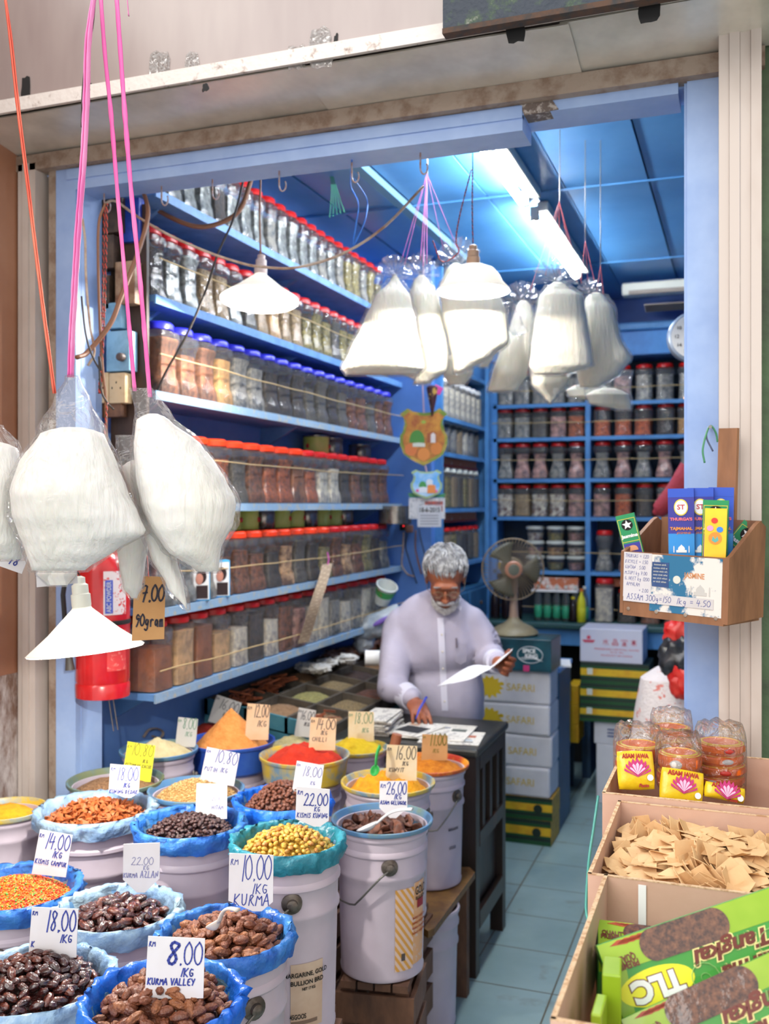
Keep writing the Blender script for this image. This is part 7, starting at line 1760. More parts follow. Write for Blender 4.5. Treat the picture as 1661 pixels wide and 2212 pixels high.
# raffia strings
M_PNK = mat('pink_raffia', C(1, 1, 1)); M_PNK2 = mat('bright_pink_raffia', C(226, 96, 170), .45, C(240, 150, 200), 40, .4, .6, stretch=(1, 1, .05)); M_RAF = mat('red_raffia', C(214, 84, 66), .45, C(236, 136, 110), 40, .4, .6, stretch=(1, 1, .05)); M_RAF2 = mat('salmon_raffia', C(216, 110, 110), .5); M_PNK3 = mat('lilac_pink_raffia', C(206, 110, 180), .5)
def raffia(pl, r0, m, label, group=None, strands=1, flat=.35):
    t = thing('raffia_string', label, 'string', pl[0], group=group)
    for s_ in range(strands):
        P = smooth([Vector(p)+Vector((CS, SN, 0))*((s_-(strands-1)/2)*r0*.8*min(1, i*.8+.2)) for i, p in enumerate(pl)], 8)
        rs = [r0*(.75+.45*abs(nz((i*.35, s_*3.1, 1)))) for i in range(len(P))]
        MB().tube(P, rs, 8, flat=flat).build('strand', m, t, 2)
    return t
def sw(L, d0, d1): n = len(L)-1; return [W(x, y, d0+(d1-d0)*i/n) for i, (x, y) in enumerate(L)]
raffia(sw([(206, -30), (190, 90), (186, 220), (180, 340), (168, 500), (160, 640), (155, 720), (152, 815)], 1.7, 1.75), .0062, M_PNK2, 'leftmost pink raffia string holding the large bag', 'long pink raffia strings', 2)
raffia(sw([(216, -30), (226, 110), (240, 250), (254, 420), (270, 600), (282, 740), (291, 845)], 1.72, 1.8), .0052, M_PNK2, 'middle pink raffia string holding the right-hand bag', 'long pink raffia strings')
raffia(sw([(250, -30), (260, 110), (270, 250), (284, 420), (302, 600), (314, 740), (324, 858)], 1.72, 1.8), .0058, M_PNK2, 'third pink raffia string from left', 'long pink raffia strings')
raffia(sw([(272, -30), (275, 0), (278, 34)], 1.7, 1.7), .003, M_PNK2, 'short pink string end at the top edge', None)
raffia(sw([(8, -30), (24, 90), (38, 220), (58, 380), (80, 560), (98, 700), (118, 850)], 1.75, 1.8), .0045, M_RAF, 'orange-red raffia strings at the far left', None, 2)
wire([W(x, y, 1.72) for x, y in [(207, -20), (200, 60), (186, 120), (178, 200), (176, 275)]], .0014, M_W2, 'thin black wire beside the leftmost pink string')
for (x1, y1), g in (((866, 566), 0), ((874, 572), 0), ((908, 562), 0), ((914, 575), 0), ((922, 570), 0), ((958, 540), 0), ((992, 548), 0), ((985, 530), 0)):
    raffia([W(922, 376, 3.3), W((922+x1)/2, (376+y1)/2, 3.3), W(x1, y1, 3.3)], .0032, M_PNK3, 'pink raffia string fanning from the lintel hook to the bags', 'fan of pink raffia strings')
for x1, y1 in ((1145, 628), (1178, 595), (1206, 590), (1210, 600), (1246, 610), (1252, 600), (1256, 612)):
    raffia([W(1208, 436, 3.4), W((1208+x1)/2, (436+y1)/2, 3.4), W(x1, y1, 3.4)], .0026, M_RAF2, 'red raffia string fanning from the ceiling hook to the bags', 'fan of red raffia strings')
for x0, y0, x1, y1 in ((1264, 520, 1255, 606), (1264, 520, 1270, 608), (1264, 520, 1284, 608), (1297, 575, 1288, 636), (1297, 575, 1304, 636), (1297, 575, 1318, 806)):
    raffia([W(x0, y0, 3.5), W((x0+x1)/2, (y0+y1)/2, 3.5), W(x1, y1, 3.5)], .0026, M_RAF2, 'short red raffia string above the right noodle bags', 'short red raffia strings')
for x, y, d in ((923, 376, 3.3), (1209, 436, 3.4), (1264, 520, 3.5), (1297, 575, 3.5)):
    p = W(x, y, d); o = MB().tube([p, Vector((p.x, p.y, min(ZC, p.z+.02)+0)), Vector((p.x, p.y, ZC))], .0018, 5).build('hook_wire', M_METAL); settle(o, p); tag(o, 'thin hook wire from the ceiling %s' % ('to the pink string fan', 'to the large red string fan', 'to the small red strings', 'to the rightmost red strings')[(x > 1000)+(x > 1220)+(x > 1280)], 'hook')

# ---------------------------------------------------------------- fire extinguisher
t = thing('fire_extinguisher', 'red dry powder fire extinguisher hanging inside the left post', 'extinguisher', W(222, 1505, 2.86)); c = W(222, 1505, 2.86)
M_FE = mat('extinguisher_red', C(200, 24, 30), .25, C(176, 16, 24), 6, coat=.4)
MB().lathe([(.066, 0), (.077, .004), (.078, .04), (.075, .046), (.077, .052), (.078, .37), (.070, .40), (.045, .425), (.02, .435), (.018, .455)], 40, c).build('cylinder', M_FE, t, 1)
MB().lathe([(.0785, .215), (.0795, .22), (.0785, .228)], 40, c, cap0=False, cap1=False).build('strap', M_DARK, t, 1)
MB().rbox(c+Vector((0, 0, .475)), (.05, .03, .04), .006).build('valve', M_METAL, t, 1)
MB().tube([c+Vector((-.02, -.02, .47)), c+Vector((-.07, -.06, .44)), c+Vector((-.085, -.07, .3)), c+Vector((-.075, -.065, .14))], .007, 8).build('hose', M_BLACK, t, 1)
MB().lathe([(.008, .05), (.014, .0)], 12, c+Vector((-.062, -.068, .085)), ax=Matrix.Rotation(-.1, 3, 'Y')).build('nozzle', mat('nozzle_grey', C(80, 78, 74), .5), t, 1)
def cyl_patch(c, r, a0, a1, z0, z1, m, nm, par):
    n = 12; vs = []
    for i in range(n+1):
        a = a0+(a1-a0)*i/n
        for z in (z0, z1): vs.append((c.x+r*math.cos(a), c.y+r*math.sin(a), c.z+z))
    return MB().add(vs, [(2*i, 2*i+2, 2*i+3, 2*i+1) for i in range(n)]).build(nm, m, par, 2)
ca = math.atan2(-c.y, -c.x)
cyl_patch(c, .0786, ca+.02, ca+.95, .245, .37, mat('label_white_red', C(226, 214, 214), .4, C(206, 60, 60), 70, .55, .6), 'instruction_label', t)
cyl_patch(c, .0792, ca+.08, ca+.36, .25, .345, mat('label_blue', C(70, 90, 190), .4), 'blue_panel', t)
cyl_patch(c, .0786, ca+.15, ca+.95, .085, .20, mat('label_red_fine', C(206, 60, 60), .4, C(216, 120, 110), 90, .55, .6), 'red_label', t)
T = frame((0, 0, 0), (1, 0, 0)); o = text('ABC POWDER', .018, M_WHITE, None, Matrix.Identity(4), 'printed_lettering', .0004, .088)
for v in o.data.vertices:
    x, z = v.co.x, v.co.z; a = ca+.22-z/.079; v.co = Vector((c.x+.0798*math.cos(a), c.y+.0798*math.sin(a), c.z+.297+x))
o.data.transform(chain(t).inverted()); o.parent = t
for k in (-.02, .02): 
    p = c+Vector((k+.02, .02, -.002)); pass
o = MB(); 
for dx, ln in ((.02, .10), (.035, .095)): o.tube([c+Vector((dx, -.0, 0)), c+Vector((dx+.01, .01, -ln))], .0016, 5)
o.build('wire_end', M_METAL, t, 1)
# wooden scrap hung on the wall below
t = thing('rusty_bracket', 'small rusty metal loop on the blue wall below the lowest shelf', 'bracket', onX(332, 1585, XL+.02))
P = [onX(x, y, XL+.012) for x, y in ((310, 1592), (322, 1576), (340, 1574), (352, 1582), (346, 1594), (330, 1590))]; MB().tube(smooth(P, 4), .006, 6, flat=.5).build('loop', M_RUST, t, 1)

# ---------------------------------------------------------------- incense box on the right post
def LD(l, d, z): return WL(l, d, z)
O3 = LD(.524, 2.157, 1.416); U3 = Vector((CS*.17+SN*.157, SN*.17-CS*.157, 0)).normalized(); V3 = Vector((CS*.118-SN*.11, SN*.118+CS*.11, 0)).normalized()
t = thing('incense_box', 'brown wooden box with pasted price lists fixed to the right post', 'box', O3+U3*.115+V3*.08)
IT = Matrix(((U3.x, V3.x, 0, O3.x), (U3.y, V3.y, 0, O3.y), (0, 0, 1, O3.z), (0, 0, 0, 1))) @ Matrix.Rotation(.03, 4, 'Y')
BW, BD, BHF, BHB = .228, .155, .132, .206
def ib(nm, m, fn):
    b = MB(); b.T = IT; fn(b); return b.build(nm, m, t)
ib('front_board', M_WOOD, lambda b: b.box((BW/2, .004, BHF/2), (BW, .008, BHF)))
ib('back_board', M_WOOD, lambda b: b.box((BW/2, BD-.004, BHB/2), (BW, .008, BHB)))
ib('bottom_board', M_WOOD, lambda b: b.box((BW/2, BD/2, -.004), (BW, BD, .008)))
for x0 in (-.008, BW):
    def side(b, x0=x0):
        pl = [(0, -.004), (BD, .0), (BD, BHB-.012), (BD-.025, BHB), (BD-.04, BHB-.006), (.012, BHF+.004), (0, BHF)]
        n = len(pl); vs = [(x0, y, z) for y, z in pl]+[(x0+.009, y, z) for y, z in pl]
        b.add(vs, [tuple(reversed(range(n))), tuple(range(n, 2*n))]+[(i, (i+1) % n, (i+1) % n+n, i+n) for i in range(n)])
    ib('side_board', M_WOOD, side)
ib('hanging_board', M_WOOD, lambda b: b.box((BW*.66, BD-.002, BHB+.09), (.042, .01, .22)))
m = mat('torn_poster', C(40, 110, 150), .6, C(226, 220, 214), 11, .47, .52, detail=6)
ib('torn_poster', m, lambda b: b.box((BW*.63, -.0008, BHF*.52), (BW*.7, .0012, BHF*.92)))
ib('poster_blue_panel', mat('poster_navy', C(44, 72, 120), .6, C(60, 90, 140), 20), lambda b: b.box((BW*.385, -.0018, BHF*.66), (BW*.17, .001, BHF*.4)))
ib('price_list', M_CARD, lambda b: b.box((BW*.15, -.0024, BHF*.62), (BW*.29, .001, BHF*.74)))
ib('price_strip', M_CARD, lambda b: b.box((BW*.46, -.003, BHF*.26), (BW*.90, .001, BHF*.16)))
q = MB(); q.T = IT
for i, s in enumerate(('THURGAS = 1.20', 'BICYCLE = 1.50', 'GINTAN . 5.00', 'M.SUPI kg 7.00', 'G. HEET kg 1200', 'APPALAM', '= 2.00')):
    write(q, s, BW*(.02 if i < 5 else .04 if i == 5 else .17), BHF*(.905-.093*i), BHF*.058, w=.0042, pen=.00032, y=-.0033)
write(q, 'ASSAM 300g=150', BW*.05, BHF*.215, BHF*.10, w=.0072, pen=.0005, y=-.0038); write(q, '1kg = 4.50', BW*.55, BHF*.215, BHF*.10, w=.0085, pen=.0005, y=-.0038)
q.build('pen_lettering', M_INK, t)
text('JASMINE', .016, mat('poster_orange', C(206, 140, 90), .6), t, IT @ Matrix.Translation((BW*.72, -.002, BHF*.68)), 'poster_lettering', .0003, .045)
for i in range(6): text('incense stick when burned'[i:i+14], .0055, M_FIT, t, IT @ Matrix.Translation((BW*.385, -.0028, BHF*(.82-.055*i))), 'poster_small_print')
ib('poster_seal', M_FIT, lambda b: b.lathe([(.0085, 0), (.0085, .0008)], 16, (BW*.55, -.0015, BHF*.6), ax=Matrix.Rotation(PI/2, 3, 'X')))
def dome(b, x, z, s, y):
    P = [(x+s*a, z+s*c) for a, c in [(-1, 0), (1, 0), (1, .5), (.62, .55), (.66, .85), (.5, 1.15), (.2, 1.4), (0, 1.65), (-.2, 1.4), (-.5, 1.15), (-.66, .85), (-.62, .55), (-1, .5)]]
    b.prism(P, y-.0006, y)
    for s_ in (-1, 1): b.prism([(x+s*(s_*1.45-.1), z), (x+s*(s_*1.45+.1), z), (x+s*(s_*1.45+.08), z+s*1.25), (x+s*(s_*1.45), z+s*1.4), (x+s*(s_*1.45-.08), z+s*1.25)], y-.0006, y)
ib('poster_dome', M_CARDG, lambda b: dome(b, BW*.78, BHF*.38, .014, -.0018))
for i in range(4): ib('nail_head', M_RUST, lambda b: b.ball((BW*(.06+.29*i), -.001, BHF*.05), (.0045, .002, .0045), 10, 6))
# packets standing in it
def packet(x, y, w, dp, h, rz, tilt, m, label, deco, zb=.004, bk=0.0):
    t2 = thing('incense_packet', label, 'packet', IT @ Vector((x, y, zb)), group='incense packets in the wooden box')
    T = IT @ Matrix.Translation((x, y, zb)) @ Matrix.Rotation(rz, 4, 'Z') @ Matrix.Rotation(tilt, 4, 'Y') @ Matrix.Rotation(bk, 4, 'X')
    b = MB(); b.T = T; b.box((0, 0, h/2), (w, dp, h)); b.build('carton', m, t2)
    def rect(nm, mm, x0, x1, z0, z1, y_=.0006):
        b = MB(); b.T = T; b.box(((x0+x1)/2*w, -dp/2-y_/2, (z0+z1)/2*h), ((x1-x0)*w, y_, (z1-z0)*h)); b.build(nm, mm, t2)
    deco(t2, T @ Matrix.Translation((0, -dp/2-.0008, 0)), w, h, rect)
M_PG = mat('packet_green', C(20, 140, 84), .4); M_PB = mat('packet_blue', C(50, 50, 150), .35); M_PBL = mat('packet_sky', C(40, 140, 216), .35); M_PY = mat('packet_yellow', C(240, 206, 40), .4, C(240, 170, 40), 6); M_GLD = mat('gold_line', C(226, 200, 70), .4)
def star(b, x, z, r, y=-.0006):
    P = []
    for k in range(10): a = PI/2+2*PI*k/10; q = r if k % 2 == 0 else r*.42; P.append((x+q*math.cos(a), z+q*math.sin(a)))
    b.prism(list(reversed(P)), y, 0)
def deco_j(t2, T, w, h, rect):
    b = MB(); b.T = T; b.prism([(.30*w*math.cos(a), h*.89+.30*w*math.sin(a)) for a in [2*PI*k/20 for k in range(20)]][::-1], -.0004, 0); b.build('printed_disc', M_DARK, t2)
    b = MB(); b.T = T @ Matrix.Translation((0, -.0006, 0)); star(b, 0, h*.89, w*.27); b.build('printed_star', M_WHITE, t2)
    for x in (-.46, .44): rect('printed_border', M_GLD, x, x+.02, .2, .95)
    rect('printed_border', M_GLD, -.46, .46, .95, .955); rect('printed_border', M_GLD, -.46, .46, .715, .72)
    text('Jasmine', w*.26, M_WHITE, t2, T @ Matrix.Translation((0, -.0008, h*.775)), 'printed_name', .0004, w*.88)
    rect('printed_base', M_PB, -.46, .46, .4, .70, .0005)
    b = MB(); b.T = T @ Matrix.Translation((0, -.0008, 0)); b.prism([(.28*w*math.cos(a), h*.62+.3*w*abs(math.sin(a))**.7+.0) for a in [PI*k/14 for k in range(15)]][::-1], -.0005, 0); b.build('printed_dome', mat('print_copper', C(214, 150, 110), .4), t2)
def deco_t(t2, T, w, h, rect):
    rect('printed_top', mat('packet_cobalt', C(40, 80, 190), .35), -.5, .5, .93, 1.0); rect('printed_sky', M_PBL, -.5, .5, 0, .64)
    b = MB(); b.T = T @ Matrix.Translation((0, -.0006, 0)); b.prism([(.27*w*math.cos(a), h*.85+.34*w*math.sin(a)) for a in [2*PI*k/24 for k in range(24)]][::-1], -.0004, 0); b.build('printed_oval', M_GLD, t2)
    b = MB(); b.T = T @ Matrix.Translation((0, -.001, 0)); b.prism([(.23*w*math.cos(a), h*.85+.29*w*math.sin(a)) for a in [2*PI*k/24 for k in range(24)]][::-1], -.0004, 0); b.build('printed_oval_inner', M_WHITE, t2)
    text('ST', w*.28, mat('print_crimson', C(190, 30, 50), .5), t2, T @ Matrix.Translation((0, -.0018, h*.85)), 'printed_monogram', .0003)
    text("THURGA'S", w*.16, mat('print_rose', C(226, 110, 130), .4), t2, T @ Matrix.Translation((0, -.001, h*.755)), 'printed_name', .0004, w*.86)
    text('TAJMAHAL', w*.16, mat('print_orange', C(236, 150, 50), .4), t2, T @ Matrix.Translation((0, -.001, h*.68)), 'printed_name', .0003, w*.86)
    text('JASMINE', w*.12, mat('print_orange2', C(216, 130, 60), .4), t2, T @ Matrix.Translation((w*.1, -.001, h*.645)), 'printed_name', 0, w*.55)
    b = MB(); b.T = T @ Matrix.Translation((0, -.001, 0)); dome(b, 0, h*.49, w*.2, 0); b.build('printed_palace', M_WHITE, t2)
def deco_y(t2, T, w, h, rect):
    for (x, z, col, nm) in ((-.05, .89, (214, 50, 40), 'red'), (-.24, .82, (226, 150, 190), 'pink'), (.2, .81, (50, 130, 220), 'blue')):
        b = MB(); b.T = T @ Matrix.Translation((0, -.0005, 0)); b.prism([(x*w+.15*w*math.cos(a), z*h+.14*w*math.sin(a)) for a in [2*PI*k/18 for k in range(18)]][::-1], -.0004, 0); b.build('printed_balloon', mat('balloon_'+nm, C(*col), .4), t2)
    b = MB(); b.T = T @ Matrix.Translation((0, -.0003, 0)); b.prism([(.3*w*math.cos(a), h*.73+.30*w*math.sin(a)) for a in [2*PI*k/18 for k in range(18)]][::-1], -.0004, 0); b.build('printed_disc', mat('packet_orange', C(240, 140, 50), .4), t2)
    b = MB(); b.T = T @ Matrix.Translation((0, -.0009, 0)); b.prism([(-.16*w, h*.71), (0, h*.69), (.16*w, h*.71), (.1*w, h*.75), (0, h*.72), (-.1*w, h*.75)], -.0004, 0); b.build('printed_leaf', mat('leaf_teal', C(90, 170, 160), .4), t2)
packet(.035, .045, .040, .012, .215, .42, -.26, M_PG, 'tilted green packet with a star at the left end of the box', deco_j)
packet(.118, .04, .052, .016, .268, .42, -.04, M_PB, 'tall blue packet with oval crest, frontmost', deco_t)
packet(.145, .066, .052, .016, .270, .42, -.03, M_PB, 'second tall blue packet behind the crested one', deco_t)
packet(.170, .095, .050, .016, .272, .42, -.01, mat('packet_cobalt', C(1, 1, 1)), 'third tall blue packet at the back', deco_t)
packet(.182, .045, .050, .014, .245, .42, .0, M_PG, 'upright green packet behind the yellow one', deco_j)
packet(.195, .022, .042, .018, .228, .42, .0, M_PY, 'bright yellow packet printed with balloons', deco_y)
packet(.105, .11, .05, .016, .20, .45, .62, M_PG, 'leaning green packet at the right end of box', deco_j, .03)
# hook with green wire and the long nail
t = thing('green_wire', 'green wire loop hanging from a nail on the right blue post', 'wire', W(1533, 925, 2.2))
P = smooth([W(x, y, 2.18) for x, y in ((1522, 1000), (1518, 970), (1528, 930), (1536, 920), (1546, 935), (1550, 955))], 6); MB().tube(P, .0022, 6).build('wire_loop', mat('wire_green', C(70, 140, 100), .4), t, 2)
P = smooth([W(x, y, 2.19) for x, y in ((1540, 975), (1526, 945), (1530, 925), (1538, 921))], 6); MB().tube(P, .002, 6).build('wire_loop', mat('wire_greyblue', C(90, 100, 130), .4), t, 2)
MB().tube([W(1534, 922, 2.16), W(1534, 922, 2.27)], .004, 8).build('nail', M_METAL, t, 1)

# ---------------------------------------------------------------- cardboard boxes at the right
M_CDB = mat('cardboard', C(206, 170, 150), .8, C(196, 156, 134), 5, .4, .7, bump=.06, bs=60); M_CDE = mat('cardboard_edge', C(214, 184, 150), .85, C(180, 140, 104), 90, .45, .6)
def openbox(x0, x1, y0, y1, z0, z1, label, rz=0, flare=0.0):
    t = thing('cardboard_box', label, 'box', ((x0+x1)/2, (y0+y1)/2, z0), rz, 'open cardboard boxes on the right stand'); T = chain(t); w, d, h = x1-x0, y1-y0, z1-z0; k = .005
    def bb(cc, dd, nm, m=M_CDB, rot=None): b = MB(); b.T = T; b.box(cc, dd, rot); b.build(nm, m, t)
    bb((0, 0, k/2), (w, d, k), 'box_bottom')
    bb((-w/2+k/2, 0, h/2), (k, d, h), 'box_side'); bb((w/2-k/2, 0, h/2), (k, d, h), 'box_side'); bb((0, -d/2+k/2, h/2), (w-2*k, k, h), 'box_end'); bb((0, d/2-k/2, h/2), (w-2*k, k, h), 'box_end')
    for (cc, dd) in (((-w/2+k/2, 0, h+.0006), (k*1.2, d, .0015)), ((0, d/2-k/2, h+.0006), (w, k*1.2, .0015)), ((0, -d/2+k/2, h+.0006), (w, k*1.2, .0015))): bb(cc, dd, 'cut_edge', M_CDE)
    return t, T
ZR = 1.105
BA = (-.245, .075, 1.865, 2.235); BB_ = (-.215, .13, 1.475, 1.858); BC = (-.19, .20, 1.035, 1.468)
t = thing('market_stand', 'low stand carrying the cardboard boxes at right', 'stand', (0, 1.64, 0))
MB().box((.0, 1.64, .835), (.36, 1.22, .03)).build('stand_top', M_DWOOD, t)
for sx in (-.14, .14):
    for sy in (1.1, 2.18): MB().box((sx, sy, .41), (.04, .04, .82)).build('leg', M_DWOOD, t)
openbox(*BA, .8505, ZR+.005, 'cardboard box with the tamarind packs by the right post')
openbox(*BB_, .8505, ZR-.005, 'cardboard box filled with tan wafer squares')
tC, TC = openbox(*BC, .8505, ZR, 'nearest cardboard box with the green fruit cartons')
b = MB(); b.box((-.135, BC[3]-.008, ZR-.09), (.011, .0012, .17)); b.build('white_tape', M_WHITE, tC)
# wafer squares, each its own piece
M_WAF = mat('tan_wafer', C(234, 196, 146), .7, C(224, 182, 130), 20, transl=.12)
def wafer(i):
    s = .0185; n = 5; vs = []
    for a in range(n):
        for c_ in range(n):
            u, v = a/(n-1)-.5, c_/(n-1)-.5; vs.append((u*2*s*(1+.1*math.sin(i*3)), v*2*s, .0016*math.sin(i+u*3)+.003*v*v*(i-2)))
    k = len(vs); vs += [(x, y, z-.0008) for x, y, z in vs]
    fs = [(a*n+c_, (a+1)*n+c_, (a+1)*n+c_+1, a*n+c_+1) for a in range(n-1) for c_ in range(n-1)]; fs += [tuple(q+k for q in reversed(f)) for f in fs]
    rim = [a*n for a in range(n)]+[(n-1)*n+c_ for c_ in range(1, n)]+[a*n+n-1 for a in range(n-2, -1, -1)]+[c_ for c_ in range(n-2, 0, -1)]
    fs += [(rim[q], rim[(q+1) % len(rim)], rim[(q+1) % len(rim)]+k, rim[q]+k) for q in range(len(rim))]
    return MB().add(vs, fs).build('wafer_square', M_WAF)
x0, x1, y0, y1 = BB_[0]+.01, BB_[1]-.01, BB_[2]+.01, BB_[3]-.01
vs = []; n = 16
def wz(u, v): return ZR-.045+.035*math.sin(PI*min(1, u*1.1))*math.sin(PI*v)+.01*nz((u*5, v*5, 2))
for a in range(n+1):
    for c_ in range(n+1): u, v = a/n, c_/n; vs.append((x0+(x1-x0)*u, y0+(y1-y0)*v, wz(u, v)-.012+.008*nz((u*14, v*14, 1))))
o = MB().add(vs, [(a*(n+1)+c_, (a+1)*(n+1)+c_, (a+1)*(n+1)+c_+1, a*(n+1)+c_+1) for a in range(n) for c_ in range(n)]).build('wafer_heap', M_WAF, smooth=0); settle(o, ((x0+x1)/2, (y0+y1)/2, ZR-.06)); tag(o, 'tan wafer squares deeper in the cardboard box', 'wafers', None, 'stuff')
pr = [wafer(i) for i in range(5)]; cnt = 0
gx, gy = 15, 20
for a in range(gx):
    for c_ in range(gy):
        u = (a+R.uniform(.1, .9))/gx; v = (c_+R.uniform(.1, .9))/gy
        p = pr[R.randrange(5)]; o = p.copy() if cnt >= 5 else pr[cnt]
        if cnt >= 5: COL.objects.link(o)
        cnt += 1
        x = x0+.012+(x1-x0-.024)*u; y = y0+.012+(y1-y0-.024)*v; z = wz(u, v)+R.uniform(-.004, .010)
        fx = (nz((u*3.2, v*3.2, 9))); steep = 1.15 if fx > .12 else .45
        o.location = (x, y, z); o.rotation_euler = (R.uniform(-.4, .4)+steep*(.9 if fx > .12 else 0), R.uniform(-steep, steep)*.6, (fx*5 if fx > .12 else R.uniform(0, 3)))
        tag(o, 'thin tan wafer square in the middle cardboard box', 'wafer', 'tan wafer squares')
# tamarind packs: stacks of round packs in film, and yellow pouches
M_TOR = mat('pack_orange', C(236, 108, 22), .35, C(220, 84, 14), 16, .45, .6, bump=.4, bs=30, coat=.4); M_TYE = mat('pack_yellow', C(238, 206, 30), .35, C(226, 180, 20), 12, coat=.4, bump=.4, bs=20)
M_WRAP = film('crinkled_wrap', (.98, .98, .98, 1), .07, .55, .1, 1.6, 30)
M_DKR = mat('print_darkred', C(170, 40, 30), .5); M_MAG = mat('print_magenta', C(196, 50, 120), .5)
def stack(px, pyt, pyb, d, r, n, label, pk=1.0):
    c = W(px, pyb, d); top = W(px, pyt, d); H = top.z-c.z; hh_ = H/n
    t = thing('wrapped_stack', label, 'packs', c, group='wrapped stacks of orange packs')
    for i in range(n):
        q = c+Vector((R.uniform(-.003, .003), R.uniform(-.003, .003), i*hh_))
        b = MB(); b.lathe([(r*.86, 0), (r, hh_*.3), (r, hh_*.7), (r*.9, hh_*.95)], 28, q, wob=lambda a_, z, an, k: (a_*(1+.02*math.sin(an*9+i)), z)); o = b.build('round_pack', M_TOR, t, 1)
        MB().lathe([(r*.97, hh_*.9), (r*.75, hh_*.99), (r*.72, hh_*.9)], 28, q, cap0=False, cap1=False).build('yellow_ring', M_TYE, o, 1)
        a = math.atan2(-q.y, -q.x)+R.uniform(-.4, .4)
        MB().ball(q+Vector((math.cos(a)*r*.985, math.sin(a)*r*.985, hh_*.5)), (.004, .012, hh_*.25), 12, 6, rot=Matrix.Rotation(a, 3, 'Z')).build('printed_badge', M_CARD if i % 2 else M_DKR, o, 1)
    def wb(rr, z, a, k): return (rr*(1+.07*nz((math.cos(a)*3+px, math.sin(a)*3, z*26))+.05*nz((math.cos(a)*8, math.sin(a)*8, z*40))), z+.007*nz((math.cos(a)*3, math.sin(a)*3, px+k)))
    MB().lathe([(r*.9, -.001), (r*1.05, .006), (r*1.06, H*.5), (r*1.06, H), (r*1.02, H+.022), (r*.92, H+.036), (r*.55, H+.032)], 60, c, cap0=False, cap1=False, wob=wb).build('clear_wrap', M_WRAP, t, 2)
stack(1378, 1604, 1672, 2.03, .047, 2, 'wrapped stack of orange packs at left of the back box')
stack(1450, 1568, 1640, 2.16, .043, 3, 'wrapped stack of orange packs behind the others')
stack(1555, 1600, 1715, 2.02, .048, 5, 'tallest wrapped stack of orange packs at right')
stack(1465, 1622, 1700, 1.95, .042, 2, 'wrapped stack of orange packs in the middle of the box')
def pouch(px, py, d, w, h, rz, tilt, label):
    c = W(px, py, d); t = thing('paste_pouch', label, 'pouch', c-Vector((0, 0, h/2)), group='yellow paste pouches')
    T = frame(c, (CS, SN, 0)) @ Matrix.Rotation(rz, 4, 'Z') @ Matrix.Rotation(tilt, 4, 'Y') @ Matrix.Rotation(-.25, 4, 'X')
    b = MB(); b.T = T; b.ball((0, 0, 0), (w/2, .014, h/2), 4*8, 16, fn=lambda v: 1)
    for i, v in enumerate(b.v):
        q = T.inverted() @ v; x, z = q.x/(w/2), q.z/(h/2); m_ = max(abs(x), abs(z)); e = math.hypot(x, z); k = e/m_ if m_ > 1e-6 else 1
        k = 1+(k-1)*.85; q.x *= k; q.z *= k; q.y = math.copysign(min(abs(q.y), .014), q.y); b.v[i] = T @ q
    b.build('pouch_body', M_TYE, t, 2)
    F = T @ Matrix.Translation((0, -.0155, 0))
    text('ASAM JAWA', .012, M_DKR, t, F @ Matrix.Translation((-.002, .004, h*.36)), 'printed_name', .0005, w*.72); text('Paste', .009, M_DKR, t, F @ Matrix.Translation((w*.15, .004, -h*.38)), 'printed_word', .0003, None, .3)
    b = MB(); b.T = F
    for k in range(9):
        a = .2+2.7*k/8; b.prism([(0, -.012), (.022*math.cos(a)-.004, .022*math.sin(a)-.006), (.026*math.cos(a), .026*math.sin(a)-.002), (.022*math.cos(a)+.004, .022*math.sin(a)-.006)], 0, .0008)
    b.build('printed_flower', M_MAG, t)
    b = MB(); b.T = F @ Matrix.Translation((0, -.0006, 0))
    for k in range(5):
        a = .4+2.3*k/4; b.prism([(0, -.008), (.013*math.cos(a)-.003, .013*math.sin(a)-.002), (.015*math.cos(a), .015*math.sin(a)), (.013*math.cos(a)+.003, .013*math.sin(a)-.002)], 0, .0006)
    b.build('printed_petals', mat('print_lilac', C(236, 190, 220), .5), t)
    b = MB(); b.T = F @ Matrix.Translation((w*.33, .002, -h*.18)); b.lathe([(.006, 0), (.006, .001)], 16, ax=Matrix.Rotation(PI/2, 3, 'X')); b.build('printed_seal', M_WHITE, t)
pouch(1373, 1664, 1.90, .072, .074, 0, .0, 'upright yellow pouch with pink flower at left of the back box'); pouch(1472, 1700, 1.89, .085, .066, 0, .16, 'slanting yellow pouch with pink flower in the middle of box'); pouch(1565, 1712, 1.89, .08, .03, .0, .2, 'yellow pouch mostly hidden at the front right of box')
